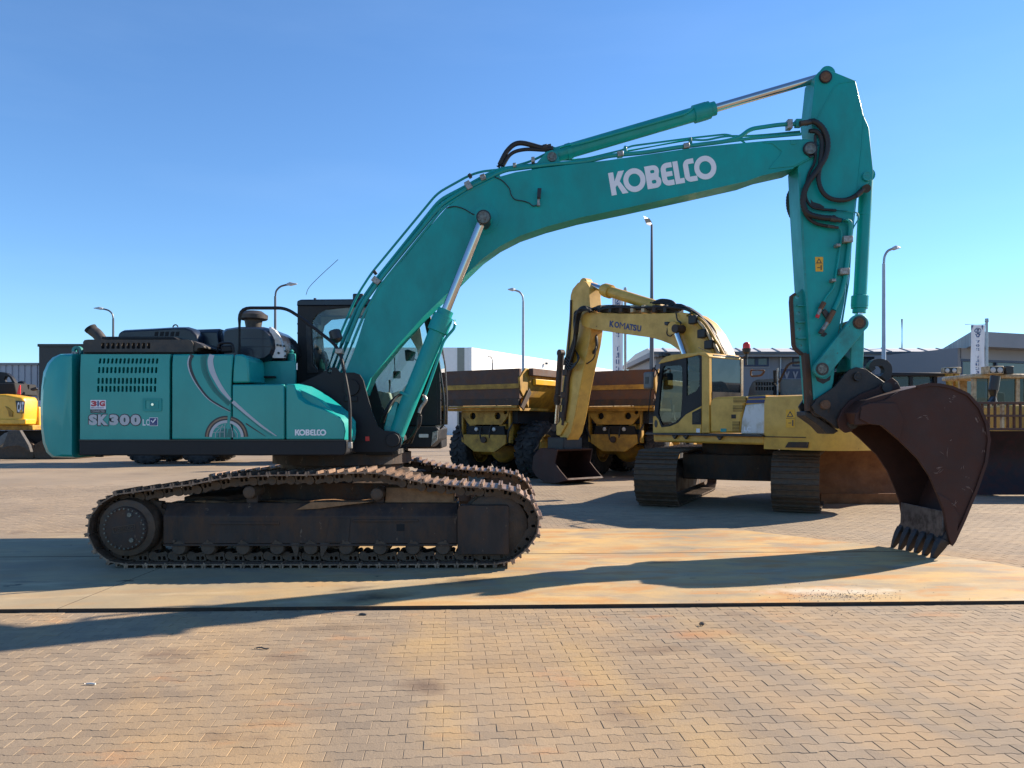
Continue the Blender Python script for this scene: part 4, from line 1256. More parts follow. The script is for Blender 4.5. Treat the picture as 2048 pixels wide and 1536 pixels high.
mk('corner_trim', prism(kt(yn - 0.004, (612, 650), (622, 655), (625, 730), (636, 742), (636, 746), (614, 748)), yn - 0.012, yn - 0.002), 'grey_steel', CB, bevel=0.006)
fw = kt(yn, (850, 611), (862, 660), (872, 720), (876, 790), (876, 850))
for y0 in (yn, yf - 0.06):
    mk('front_pillar', strip(fw, 0.07, y0 - 0.012, y0 + 0.07), 'navy_paint', CB, bevel=0.008)
fx, fz = K.at(yn, 870, 745)
mk('windscreen', loft([[(p[0] + 0.02, yn + 0.075, p[1]), (p[0] + 0.02, yf - 0.065, p[1]), (p[0] + 0.026, yf - 0.065, p[1]), (p[0] + 0.026, yn + 0.075, p[1])] for p in fw]), 'cab_glass', CB, smooth=0)
mk('front_panel', prism(kt(yn - 0.01, (823, 800), (872, 745), (876, 800), (876, 851), (806, 851)), yn - 0.02, yn + 0.02), 'navy_paint', CB, bevel=0.006)
mk('front_base', prism(kt(yn - 0.2, (803, 853), (872, 853), (878, 858), (876, 880), (862, 896), (798, 896)), yn - 0.2, yf), 'navy_paint', CB, bevel=0.015)
mk('base_reflector', shape([rrect(*(lambda a, b: (a[0], b[0], a[1], b[1]))(K.at(yn - 0.2, 838, 875), K.at(yn - 0.2, 857, 868)), 0.01)], yn - 0.212, yn - 0.202), 'white_panel', CB)
mk('front_bracket', prism(kt(yn - 0.15, (866, 864), (877, 861), (876, 880), (863, 893)), yn - 0.215, yn - 0.15), 'zinc', CB, bevel=0.004)
mk('front_guard', tube(spline(K.path([(856, 620, 0.1), (870, 680, 0.1), (881, 745, 0.1), (888, 800, 0.1), (888, 845, 0.1), (880, 858, 0.1)]), 6), 0.012, 8), 'black_plastic', CB)
mk('guard_mount', merge(*[tube(K.path([(870 + k * 2, py, 0.1), (884 + k, py, 0.1)]), 0.010, 6) for k, py in enumerate((765, 800, 840))]), 'black_plastic', CB)
mk('cab_floor', box(rx0 + 0.05, K.at(yn, 870, 880)[0], yn + 0.06, yf - 0.06, rz0 - 0.55, rz0 - 0.50), 'black_plastic', CB)
sx, sz = K.at(0.6, 700, 790)
mk('seat', merge(box(sx - 0.3, sx + 0.25, 0.42, 0.9, sz - 0.12, sz + 0.02), loft([[(sx - 0.32, 0.42, sz), (sx - 0.2, 0.42, sz), (sx - 0.2, 0.9, sz), (sx - 0.32, 0.9, sz)], [(sx - 0.48, 0.44, sz + 0.62), (sx - 0.38, 0.44, sz + 0.62), (sx - 0.38, 0.88, sz + 0.62), (sx - 0.48, 0.88, sz + 0.62)]])), 'seat_fabric', CB, bevel=0.04, seg=3)
mk('console', prism(kt(0.5, (745, 850), (762, 800), (768, 785), (780, 785), (784, 800), (772, 850)), 0.45, 0.6), 'beige_trim', CB, bevel=0.015)
mk('console_pod', prism(kt(0.9, (765, 850), (772, 790), (800, 780), (806, 790), (796, 850)), 0.95, 1.08), 'beige_trim', CB, bevel=0.015)
mk('monitor', box(*(lambda a, b: (a[0], b[0], 0.45, 0.48, a[1], b[1]))(K.at(0.45, 786, 757), K.at(0.45, 801, 742))), 'black_plastic', CB, bevel=0.006)
mk('lever', tube(K.path([(778, 788, 0.5), (780, 770, 0.5), (779, 760, 0.5)]), 0.014, 8), 'black_plastic', CB)
mk('wiper', tube(K.path([(790, 750, 0.12), (789, 715, 0.12)]), 0.008, 6), 'black_plastic', CB)
mk('mirror', prism(kt(1.05, (810, 701), (816, 699), (832, 705), (828, 722), (812, 722)), 1.0, 1.06), 'black_plastic', CB, bevel=0.01)
mk('mirror_arm', tube(K.path([(818, 710, 1.0), (835, 722, 1.0)]), 0.012, 6), 'black_plastic', CB)
mk('antenna', tube(spline(K.path([(612, 590, 0.6), (618, 575, 0.6), (640, 552, 0.6), (676, 519, 0.6)]), 6), 0.004, 5), 'black_plastic', CB)

# --- boom foot bracket
BN, BF = -0.60, -0.22
br = kt(-0.95, (597, 768), (640, 748), (655, 739), (662, 735), (672, 735), (680, 745), (708, 745), (719, 749), (726, 760), (734, 790), (743, 822), (755, 852), (766, 861), (788, 863), (798, 868), (803, 880), (801, 894), (792, 902), (780, 904), (640, 904), (620, 860))
hole = ring(*K.at(-0.95, 659, 743), 0.028, 14)
for (a, b, nm) in ((-0.95, -0.91, 'boom_bracket'), (BF + 0.07, BF + 0.11, 'boom_bracket')):
    mk(nm, shape([br, hole], a, b), 'navy_paint', K)
x, z = K.at(-0.95, 703, 775)
mk('foot_pin', lathe((x, -0.975, z), (x, -0.1, z), [(0, 0.05), (0, 0.09), (0.02, 0.095), (0.6, 0.095)], 20), 'navy_paint', K)
mk('pin_lock', box(x - 0.08, x + 0.07, -0.97, -0.952, z - 0.16, z - 0.10), 'navy_paint', K, bevel=0.006)
x, z = K.at(-0.95, 786, 880)
mk('cylinder_pin', lathe((x, -0.98, z), (x, -0.1, z), [(0, 0.06), (0.0, 0.075), (0.02, 0.08), (0.6, 0.08)], 20), 'navy_paint', K)
mk('red_reflector', box(*(lambda a, b: (a[0], b[0], -0.958, -0.952, a[1], b[1]))(K.at(-0.95, 731, 882), K.at(-0.95, 739, 873))), 'red_plastic', K)
mk('cable_bar', box(*(lambda a, b: (a[0], b[0], -0.965, -0.952, a[1], b[1]))(K.at(-0.95, 700, 882), K.at(-0.95, 730, 876))), 'navy_paint', K)

# --- boom
boom_top = [(684, 778), (690, 745), (706, 707), (716, 678), (729, 637), (742, 597), (757, 570), (780, 545), (807, 518), (848, 466), (890, 418), (912, 399), (934, 384), (960, 369), (989, 356), (1031, 344), (1080, 336), (1140, 329), (1217, 320), (1300, 308), (1388, 295), (1470, 287), (1535, 281), (1600, 278)]
boom_bot = [(1634, 307), (1625, 316), (1586, 336), (1524, 350), (1490, 362), (1388, 385), (1251, 415), (1160, 434), (1093, 452), (1041, 470), (1000, 491), (965, 516), (935, 545), (900, 580), (846, 632), (794, 690), (742, 755), (728, 790), (700, 800)]
tip = [(1612, 278), (1624, 281), (1633, 288), (1637, 297)]
outb = K.tr(BN, boom_top + tip + boom_bot)
nb = len(outb)
boom = mk('boom', prism(outb, BN, BF), 'teal_paint', K, bevel=0.006, smooth=25)
# flange seams of the box section
mk('boom_seam', merge(strip(K.tr(BN, boom_bot[2:-2]), 0.016, BN - 0.006, BN + 0.002)), 'teal_paint', K, smooth=25)
mk('tip_plate', prism(K.tr(BN, [(1524, 285), (1545, 288), (1563, 303), (1561, 309), (1537, 338), (1586, 333), (1622, 314), (1634, 304), (1636, 296), (1630, 286), (1612, 280)]), BN - 0.008, BN - 0.0005), 'teal_paint', K, bevel=0.003)
def pin(px, py, c0, c1, r, mat='pin_steel', parent=K, cap=True, name='pin'):
    x, z = K.at(c0, px, py)
    return mk(name, lathe((x, c0, z), (x, c1, z), [(0, r * 0.45), (0.004, r * 0.5), (0.004, r * 0.78), (0.0, r * 0.82), (0.0, r * 0.95), (0.012, r), (abs(c1 - c0), r)], 24), mat, parent)
def collar(px, py, c0, c1, r, mat='black_plastic', parent=K):
    x, z = K.at(c0, px, py)
    return mk('pin_collar', lathe((x, c0, z), (x, c1, z), [(0, r * 0.8), (0, r), (abs(c1 - c0), r)], 24), mat, parent)
pin(1621, 297, BN - 0.045, BF + 0.03, 0.068)
collar(1621, 297, BN - 0.03, BN, 0.085)
mk('pin_keeper', prism(K.tr(BN, [(1613, 306), (1629, 306), (1625, 314), (1620, 317), (1615, 313)]), BN - 0.03, BN - 0.009), 'black_plastic', K, bevel=0.004)
x, z = K.at(BN, 968, 438)
mk('boss_plate', lathe((x, BN - 0.006, z), (x, BN, z), [(0, 0.15), (0.0, 0.178), (0.006, 0.18)], 40), 'teal_paint', K)
pin(967, 434, -0.90, BF + 0.2, 0.072, 'pin_steel')
collar(967, 434, -0.88, -0.66, 0.085)
lay_wordmark(BN - 0.0025, K.at(BN, 1223.5, 391.5), K.at(BN, 1436, 354), K.at(BN, 1216, 346.5), 'white_decal', K)
# cable and lamp on the boom side
mk('lamp_cable', tube(spline(K.path([(989, 354, BN - 0.01), (1004, 361, BN - 0.012), (1018, 376, BN - 0.012), (1022, 389, BN - 0.012), (1030, 399, BN - 0.012), (1046, 402, BN - 0.012), (1058, 406, BN - 0.015), (1066, 412, BN - 0.02), (1076, 409, BN - 0.03)]), 5), 0.006, 6), 'rubber', K)
mk('boom_lamp', prism(K.tr(BN - 0.05, [(1075, 378), (1083, 378), (1081, 398), (1074, 397)]), BN - 0.09, BN - 0.03), 'black_plastic', K, bevel=0.004)
mk('lamp_bracket', merge(prism(K.tr(BN - 0.05, [(1075, 398), (1079, 398), (1080, 411), (1074, 411)]), BN - 0.06, BN - 0.001)), 'zinc', K)
mk('grease_line', tube(spline(K.path([(893, 416, BN - 0.008), (910, 413, BN - 0.010), (928, 418, BN - 0.010), (945, 428, BN - 0.010), (958, 431, BN - 0.03)]), 5), 0.006, 6), 'rubber', K)

# --- hydraulic cylinders: rod, barrel, head
def cylinder(name, A, B, split, r_barrel, r_rod, r_head, head=0.10, mat='teal_paint', parent=K):
    """A foot pin, B rod pin, split: share of the length that is barrel"""
    A, B = Vector(A), Vector(B)
    d = (B - A)
    L = d.length
    C = A + d * split
    e = mk(name, lathe(A + d.normalized() * 0.02, C, [(0, r_barrel * 0.8), (0.0, r_barrel), ((C - A).length - 0.03, r_barrel)], 28), mat, parent)
    q = d.normalized()
    mk('gland', lathe(C - q * head * 1.6, C + q * head * 0.6, [(0, r_barrel * 1.0), (0.01, r_head), (head * 1.3, r_head), (head * 1.31, r_head * 0.97), (head * 1.6, r_head * 0.97), (head * 1.62, r_head * 0.78), (head * 2.15, r_head * 0.78), (head * 2.2, r_rod * 1.05)], 28), mat, e)
    mk('rod', cyl(C, B, r_rod, n=24), 'chrome', e)
    for P, r, w in ((A, r_barrel * 1.05, r_barrel * 1.5), (B, r_rod * 1.9, r_rod * 2.6)):
        mk('eye', lathe(P - Vector((0, w / 2, 0)), P + Vector((0, w / 2, 0)), [(0, r * 0.6), (0, r), (w, r)], 22), mat, e)
    return e
for c in (-0.78, BF + 0.17):
    A = K.p3(c, 788, 878)
    B = K.p3(c, 967, 434)
    e = cylinder('boom_cylinder', A, B, 0.555, 0.100, 0.054, 0.122, 0.13)
    mk('cylinder_band', lathe(K.p3(c, 815, 793 + 0), K.p3(c, 818, 786), [(0, 0.1045), (0.03, 0.1045)], 28), 'teal_paint', e)
    mk('cylinder_pipe', tube(rounded(K.path([(909, 640, c - 0.02), (910, 655, c - 0.03), (888, 680, c - 0.03), (870, 735, c - 0.03), (850, 792, c - 0.03), (846, 800, c - 0.05)]), 0.06), 0.017, 8), 'teal_paint', e)
    mk('pipe_elbow', tube(spline(K.path([(846, 790, c - 0.05), (852, 800, c - 0.06), (842, 815, c - 0.05), (838, 826, c - 0.05)]), 4), 0.022, 8), 'zinc', e)
mk('valve_block', prism(kt(-0.80, (768, 858), (772, 845), (776, 828), (784, 815), (791, 803), (797, 806), (792, 830), (786, 860)), -0.84, -0.74), 'teal_worn', K, bevel=0.01)
mk('valve_cap', prism(kt(-0.82, (769, 862), (771, 853), (787, 855), (785, 864)), -0.85, -0.73), 'teal_worn', K, bevel=0.006)
for k, (a, b, c2) in enumerate(((838, 830, 826), (842, 828, 834), (836, 835, 818))):
    mk('cylinder_hose', tube(spline(K.path([(a, b, -0.82), (a - 2, b + 20, -0.80), (a - 12, b + 38, -0.72), (c2 - 12, 886, -0.60)]), 6), 0.013, 7), 'rubber', K)
for k in range(3):
    mk('foot_hose', tube(spline(K.path([(822 - 3 * k, 782, -0.55), (795 - 4 * k, 792 + 3 * k, -0.62), (776 - 3 * k, 818 + 3 * k, -0.72), (766 - 2 * k, 845, -0.70)]), 6), 0.016, 7), 'rubber', K)
yc_ = (BN + BF) / 2
e = cylinder('arm_cylinder', K.p3(yc_, 1104, 312), K.p3(yc_, 1651, 152), 0.575, 0.088, 0.050, 0.108, 0.13)
mk('cylinder_clamp', lathe(K.p3(yc_, 1133, 304), K.p3(yc_, 1142, 301), [(0, 0.088), (0.0, 0.096), (0.06, 0.096), (0.06, 0.088)], 26), 'teal_paint', e)
mk('cylinder_pipe', tube(rounded(K.path([(1120, 296, BN + 0.05), (1150, 288, BN + 0.05), (1175, 283, BN + 0.08), (1370, 228, BN + 0.08), (1388, 215, BN + 0.12), (1410, 212, BN + 0.14)]), 0.05), 0.014, 8), 'teal_paint', e)
lug = K.tr(BN + 0.06, [(1062, 340), (1082, 316), (1092, 304), (1104, 300), (1114, 304), (1117, 314), (1122, 334), (1124, 340)])
for a in (BN + 0.05, BF - 0.09):
    mk('cylinder_lug', prism(lug, a, a + 0.04), 'teal_paint', K, bevel=0.006)
pin(1104, 313, BN + 0.03, BF - 0.03, 0.058)

# --- boom pipework
def pipe(pts, r, mat='teal_paint', name='boom_pipe', rr=0.10):
    return mk(name, tube(rounded(K.path(pts), rr, 4), r, 8), mat, K)
a_, b_, c3 = BN + 0.03, BN + 0.12, BN + 0.22
pipe([(655, 742, c3), (672, 690, c3), (700, 622, c3), (716, 588, c3), (743, 546, c3), (875, 386, c3), (936, 352, c3), (962, 343, c3), (1010, 338, c3), (1064, 322, c3), (1095, 306, c3)], 0.015)
pipe([(664, 742, b_), (690, 670, b_), (716, 612, b_), (752, 560, b_), (880, 400, b_), (930, 374, b_), (968, 353, b_), (1000, 338, b_), (1050, 332, b_), (1090, 328, b_)], 0.024)
pipe([(672, 745, a_), (700, 668, a_), (724, 610, a_), (762, 557, a_), (800, 510, a_), (884, 408, a_), (940, 374, a_), (985, 352, a_), (1010, 340, a_), (1100, 329, a_), (1175, 323, a_), (1215, 312, a_), (1290, 305, a_), (1360, 294, a_), (1450, 283, a_), (1480, 275, a_), (1500, 258, a_), (1560, 249, a_), (1592, 248, a_)], 0.026)
pipe([(682, 745, a_ - 0.02), (712, 668, a_ - 0.02), (732, 620, a_ - 0.02), (768, 562, a_ - 0.02), (888, 414, a_ - 0.02), (938, 382, a_ - 0.02), (1000, 352, a_ - 0.02)], 0.016)
pipe([(1100, 322, c3), (1170, 318, c3), (1245, 300, c3), (1262, 292, c3), (1382, 276, c3), (1455, 268, c3), (1478, 278, c3), (1490, 286, c3)], 0.012)
pipe([(1250, 303, b_), (1380, 279, b_), (1410, 281, b_), (1450, 272, b_), (1500, 272, b_), (1550, 268, b_), (1600, 263, b_)], 0.013)
pipe([(1300, 303, a_), (1400, 290, a_), (1500, 277, a_), (1602, 268, a_)], 0.020)
def clamp(px, py, c, w=0.05, h=0.06, mat='zinc', d=0.06, rot=0.0):
    x, z = K.at(c, px, py)
    M = Matrix.Translation((x, c, z)) @ Matrix.Rotation(rot, 4, 'Y')
    return mk('pipe_clamp', xf(box(-w / 2, w / 2, -d, d, -h / 2, h / 2), M), mat, K, bevel=0.006)
for px, py, w, h, r in ((753, 562, 0.07, 0.10, -0.9), (937, 372, 0.07, 0.10, -0.5), (966, 356, 0.06, 0.07, -0.4), (1029, 332, 0.04, 0.05, -0.1), (1066, 321, 0.04, 0.06, -0.1), (1240, 309, 0.07, 0.06, -0.15), (1372, 293, 0.07, 0.06, -0.15), (1578, 250, 0.06, 0.11, 0)):
    clamp(px, py, a_, w, h, 'zinc', 0.05, r)
for px, py, h in ((1251, 301, 0.10), (1381, 285, 0.11)):
    clamp(px, py, b_, 0.03, h, 'teal_worn', 0.03, -0.15)
for px, py in ((940, 352), (750, 545)):
    clamp(px, py, c3, 0.04, 0.05, 'grey_steel', 0.03, -0.6)
clamp(1586, 285, BN + 0.0, 0.06, 0.055, 'teal_paint', 0.016)
clamp(1596, 247, a_, 0.07, 0.09, 'teal_paint', 0.04)
for (p0, p1, p2, p3_, r) in (((997, 334), (1016, 300), (1040, 286), (1085, 296), 0.030), ((1004, 335), (1022, 308), (1050, 299), (1090, 300), 0.022)):
    mk('boom_hose', tube(spline(K.path([(p0[0], p0[1], b_), (p1[0], p1[1], b_), (p2[0], p2[1], b_), (p3_[0], p3_[1], b_), (1106, 297, b_)]), 8), r, 10), 'rubber', K)
mk('hose_fitting', lathe(K.p3(b_, 1086, 295), K.p3(b_, 1100, 292), [(0, 0.034), (0.05, 0.034), (0.055, 0.026), (0.1, 0.026)], 12), 'grey_steel', K)

# --- arm
AN, AF = BN + 0.02, BF - 0.02
arm_px = [(1631, 152), (1637, 144), (1650, 139), (1664, 142), (1711, 161), (1727, 230), (1738, 255), (1747, 345), (1745, 358), (1736, 367), (1722, 375), (1711, 401), (1700, 500), (1689, 603), (1675, 676), (1667, 765), (1657, 800), (1640, 812), (1627, 805), (1610, 583), (1600, 420), (1596, 335), (1600, 318), (1640, 290), (1626, 262), (1622, 236), (1627, 190)]
arm = mk('arm', prism(K.tr(AN, arm_px), AN, AF), 'teal_paint', K, bevel=0.006, smooth=25)
mk('arm_seam', merge(strip(K.tr(AN, [(1727, 232), (1724, 290), (1712, 400), (1701, 500), (1690, 603), (1677, 676)]), 0.012, AN - 0.005, AN + 0.002)), 'teal_paint', arm, smooth=25)
mk('arm_seam', merge(strip(K.tr(AN, [(1599, 345), (1604, 440), (1611, 560), (1620, 700), (1629, 800)]), 0.022, AN - 0.006, AN + 0.002)), 'teal_worn', arm, smooth=25)
mk('arm_rib', strip(K.tr(AN, [(1711, 162), (1680, 166), (1668, 174), (1635, 236)]), 0.010, AN - 0.005, AN + 0.002), 'teal_paint', arm, smooth=25)
pin(1652, 153, AN - 0.04, AF + 0.03, 0.060, 'rust_pin', arm)
collar(1652, 153, AN - 0.025, AN, 0.075, 'black_plastic', arm)
pin(1735, 352, AN - 0.035, AF + 0.03, 0.056, 'teal_worn', arm)
pin(1645, 738, AN - 0.16, AF + 0.03, 0.055, 'pin_steel', arm)
# lifting guide with holes on the front of the arm and the worn liner below it
gl = K.tr(AN + 0.10, [(1606, 574), (1600, 582), (1590, 588), (1583, 593), (1582, 604), (1587, 690), (1590, 697), (1603, 708), (1613, 712), (1618, 706), (1616, 574)])
hl = [ring(*K.at(AN + 0.10, px, py), 0.022, 14) for px, py in ((1593, 595), (1595, 627), (1597, 660), (1600, 693))]
mk('guide_plate', shape([gl] + hl, AN + 0.08, AN + 0.11), 'teal_worn', arm)
mk('guide_edge', strip(K.tr(AN + 0.09, [(1590, 588), (1583, 593), (1582, 604), (1587, 690), (1590, 697), (1604, 709)]), 0.03, AN + 0.06, AN + 0.13), 'frame_rust', arm)
for py in (611, 644, 676):
    mk('guide_rib', prism(K.tr(AN + 0.08, [(1592, py), (1612, py - 1), (1612, py + 2), (1594, py + 2)]), AN + 0.045, AN + 0.079), 'teal_worn', arm)
for k in range(3):
    mk('wear_strip', strip(K.tr(AN + 0.02, [(1609 + 5.2 * k, 706 + k * 2), (1613 + 5 * k, 760), (1616 + 4.8 * k, 822)]), 0.027, AN - 0.012 + 0.01 * k, AN + 0.1), 'frame_rust', arm)
mk('arm_tip', lathe(K.p3(AN - 0.03, 1640, 815), K.p3(AF + 0.03, 1640, 815), [(0, 0.10), (0, 0.115), (0.02, 0.12), (0.4, 0.12)], 24), 'frame_rust', arm)
# warning sign
wl = K.tr(AN, [(1631, 543), (1646, 543), (1646, 514), (1630, 514)])
mk('warning_sign', prism(wl, AN - 0.003, AN - 0.001), 'warn_orange', arm, smooth=0)
tri = K.tr(AN, [(1632, 526), (1643.5, 526), (1637.7, 516.5)])
tr2 = K.tr(AN, [(1634.4, 524.8), (1641.2, 524.8), (1637.7, 519)])
mk('warning_mark', shape([tri, tr2], AN - 0.0045, AN - 0.0035), 'dark_decal', arm, smooth=0)
mk('warning_mark', merge(strip(K.tr(AN, [(1634, 535.5), (1640, 535.5)]), 0.008, AN - 0.0045, AN - 0.0035), strip(K.tr(AN, [(1642, 530.5), (1642, 540)]), 0.013, AN - 0.0047, AN - 0.0037), strip(K.tr(AN, [(1631, 527.7), (1645.5, 527.7)]), 0.004, AN - 0.0045, AN - 0.0035)), 'dark_decal', arm, smooth=0)
# arm hoses and pipes
h = AN - 0.06
mk('arm_hose', hose(K.path([(1610, 247, a_), (1628, 243, h), (1646, 258, h), (1655, 282, h), (1652, 310, h), (1636, 338, h), (1615, 368, h), (1606, 398, h), (1610, 420, h), (1622, 430, h), (1650, 436, h), (1670, 436, h)]), 0.034), 'rubber', arm)
mk('arm_hose', hose(K.path([(1618, 262, a_), (1634, 264, h + 0.02), (1644, 284, h + 0.02), (1640, 330, h + 0.01), (1637, 360, h), (1646, 385, h), (1664, 398, h), (1690, 400, h), (1710, 392, h), (1722, 382, h)]), 0.027), 'rubber', arm)
mk('arm_hose', hose(K.path([(1630, 270, h + 0.03), (1630, 320, h + 0.035), (1617, 350, h + 0.035), (1611, 390, h + 0.03), (1622, 412, h + 0.02), (1640, 418, h + 0.02), (1672, 421, h + 0.02)]), 0.016), 'rubber', arm)
mk('arm_hose', hose(K.path([(1606, 405, h + 0.03), (1612, 430, h + 0.03), (1630, 446, h + 0.02), (1657, 453, h + 0.02)]), 0.020), 'rubber', arm)
mk('far_hose', hose(K.path([(1604, 372, AF + 0.08), (1580, 385, AF + 0.14), (1577, 415, AF + 0.14), (1588, 442, AF + 0.1), (1600, 452, AF + 0.05)]), 0.028), 'rubber', arm)
for (p, q, r) in (((1660, 437), (1684, 441), 0.035), ((1712, 392), (1728, 379), 0.030), ((1600, 247), (1624, 244), 0.033), ((1655, 452), (1668, 454), 0.020)):
    mk('hose_fitting', lathe(K.p3(h - 0.002, *p), K.p3(h - 0.002, *q), [(0, r), (0.08, r), (0.085, r * .8), (0.13, r * .8)], 12), 'grey_steel', arm)
mk('hose_port', lathe(K.p3(h - 0.03, 1733, 377), K.p3(h + 0.12, 1733, 377), [(0, 0.03), (0, 0.05), (0.15, 0.05)], 12), 'black_plastic', arm)
mk('arm_pipe', tube(rounded(K.path([(1684, 441, h), (1700, 443, h), (1701, 455, h + 0.02), (1699, 490, h + 0.03), (1690, 560, h + 0.03), (1682, 590, h + 0.03), (1668, 620, h + 0.03)]), 0.06), 0.028, 10), 'teal_paint', arm)
mk('arm_pipe', tube(rounded(K.path([(1668, 454, h + 0.02), (1682, 457, h + 0.02), (1684, 470, h + 0.03), (1675, 530, h + 0.03), (1668, 575, h + 0.03), (1650, 596, h + 0.03), (1645, 612, h + 0.03)]), 0.05), 0.011, 8), 'teal_paint', arm)
mk('arm_pipe', tube(rounded(K.path([(1672, 421, h + 0.02), (1700, 423, h + 0.02), (1716, 426, h + 0.02), (1718, 436, h + 0.02), (1704, 460, h + 0.03), (1698, 560, h + 0.04), (1690, 610, h + 0.05), (1682, 660, h + 0.06)]), 0.05), 0.008, 6), 'teal_worn', arm)
for px, py, w, hh in ((1695, 479, 0.11, 0.075), (1688, 543, 0.11, 0.075), (1675, 491, 0.05, 0.035), (1666, 561, 0.05, 0.035)):
    x, z = K.at(h, px, py)
    mk('pipe_clamp', box(x - w / 2, x + w / 2, h - 0.035, AN - 0.001, z - hh / 2, z + hh / 2), 'zinc', arm, bevel=0.006)
for (p, q, r, m) in (((1648, 605), (1641, 618), 0.030, 'rust_pin'), ((1641, 618), (1636, 630), 0.022, 'zinc'), ((1636, 630), (1634, 635), 0.024, 'red_plastic'), ((1667, 622), (1655, 645), 0.032, 'rust_pin'), ((1655, 645), (1645, 660), 0.026, 'zinc'), ((1645, 660), (1641, 667), 0.03, 'grey_steel')):
    mk('stop_valve', cyl(K.p3(h, *p), K.p3(h, *q), r, n=12), m, arm)
mk('valve_bracket', prism(K.tr(h + 0.03, [(1644, 624), (1650, 618), (1662, 632), (1656, 642)]), h + 0.02, AN - 0.001), 'grey_steel', arm)

for pts in ([(1630, 752), (1640, 757), (1652, 758), (1662, 750), (1660, 760), (1646, 768), (1634, 762)], [(1621, 398), (1626, 404), (1640, 408), (1649, 414), (1644, 420), (1630, 416), (1622, 408)], [(1650, 664), (1655, 668), (1648, 674), (1640, 672)]):
    mk('grease_smear', shape([K.tr(AN, pts)], AN - 0.002, AN - 0.001), 'coupler_black', arm, smooth=0)
# --- bucket cylinder and linkage
e = cylinder('bucket_cylinder', K.p3(yc_, 1733, 352), K.p3(yc_, 1717, 648), 0.895, 0.078, 0.050, 0.100, 0.10)
mk('cylinder_band', lathe(K.p3(yc_, 1727.5, 428), K.p3(yc_, 1727, 433), [(0, 0.082), (0.02, 0.082)], 26), 'teal_paint', e)
def link(px0, py0, px1, py1, c0, c1, w0, w1, mat, name):
    A, B = Vector(K.at(c0, px0, py0)), Vector(K.at(c0, px1, py1))
    d = (B - A).normalized()
    a = math.degrees(math.atan2(d.y, d.x))
    pts = arc(A.x, A.y, w0, a + 90, a + 270, 10) + arc(B.x, B.y, w1, a - 90, a + 90, 10)
    return mk(name, prism(pts, c0, c1), mat, K, bevel=0.006)
link(1645, 738, 1719, 646, AN - 0.14, AN - 0.07, 0.10, 0.105, 'teal_worn', 'guide_link')
link(1645, 738, 1719, 646, AF + 0.07, AF + 0.14, 0.10, 0.105, 'teal_worn', 'guide_link')
collar(1645, 738, AN - 0.15, AN - 0.138, 0.075, 'grey_steel')
pin(1719, 645, AN - 0.17, AF + 0.17, 0.056, 'rust_pin')
collar(1719, 645, AN - 0.15, AN - 0.138, 0.078, 'grey_steel')
mk('bucket_link', merge(prism(K.tr(AN - 0.02, [(1706, 650), (1728, 640), (1727, 700), (1725, 742), (1700, 742), (1700, 690)]), AN - 0.04, AF + 0.04)), 'teal_worn', K, bevel=0.012)
mk('link_hose', tube(spline(K.path([(1668, 740, yc_), (1678, 718, yc_), (1692, 716, yc_), (1694, 740, yc_)]), 6), 0.022, 8), 'rubber', K)

# --- quick coupler
QC = empty('quick_coupler', K)
q_out = [(1624, 812), (1634, 797), (1669, 774), (1688, 750), (1698, 740), (1713, 734), (1732, 738), (1752, 752), (1772, 766), (1776, 778), (1740, 800), (1700, 822), (1684, 853), (1676, 858), (1650, 838), (1630, 826)]
for a in (AN - 0.06, AF + 0.02):
    mk('coupler_plate', prism(K.tr(AN - 0.06, q_out), a, a + 0.04), 'coupler_black', QC, bevel=0.006)
mk('coupler_core', prism(K.tr(AN, [(1700, 760), (1720, 745), (1765, 775), (1700, 815), (1670, 845), (1655, 830), (1680, 800)]), AN + 0.03, AF - 0.03), 'coupler_black', QC, bevel=0.01)
x, z = K.at(AN, 1640, 826)
mk('coupler_belly', prism(K.tr(AN, [(1612, 822), (1624, 826), (1680, 862), (1670, 868), (1655, 868), (1640, 852), (1612, 832)]), AN + 0.03, AF - 0.03), 'coupler_black', QC, bevel=0.01)
for px, py, r in ((1652, 809, 0.058), (1717, 753, 0.055)):
    pin(px, py, AN - 0.10, AF + 0.10, r, 'rust_pin' if px < 1700 else 'coupler_black', QC)
pts = [K.at(yc_, px, py) for px, py in ((1764, 758), (1772, 748), (1772, 735), (1765, 727), (1754, 725), (1744, 728), (1740, 735), (1744, 741))]
sp = spline([(p[0], 0, p[1]) for p in pts], 5)
mk('lifting_hook', strip([(p.x, p.z) for p in sp], [0.10] * 5 + [0.095] * 10 + [0.085] * 10 + [0.07] * (len(sp) - 25), yc_ - 0.05, yc_ + 0.05), 'coupler_black', QC, bevel=0.012)

# --- bucket
BK = empty('bucket', K)
b0, b1 = 8.78 - 9.8, 9.80 - 9.8
def mmm(pts, c=b0):
    return K.tr(c, pts)
back = [(1800, 782), (1832, 774), (1856, 769), (1880, 770), (1904, 775), (1935, 789), (1958, 815), (1972, 847), (1977, 880), (1971, 924), (1954, 974), (1927, 1039), (1907, 1082), (1901, 1090)]
front = [(1895, 1070), (1886, 1020), (1873, 986), (1859, 953), (1835, 917), (1797, 880), (1762, 851), (1738, 848), (1710, 850), (1712, 826), (1735, 808), (1770, 800)]
side = mmm(back + front)
for a, nm in ((b0, 'side_plate'), (b1 - 0.03, 'side_plate')):
    mk(nm, prism(side, a, a + 0.03), 'bucket_steel', BK, bevel=0.006, smooth=25)
bk = mmm(back)
cx_, cz_ = mmm([(1860, 900)])[0]
inner = []
for i, (x, z) in enumerate(bk):
    d = Vector((cx_ - x, cz_ - z)).normalized()
    inner.append((x + d.x * 0.03, z + d.y * 0.03))
mk('wrapper', prism([(x, z) for x, z in bk] + inner[::-1], b0 + 0.031, b1 - 0.031), 'bucket_steel', BK, smooth=40)
rim = [(x + 0.0, z) for x, z in bk]
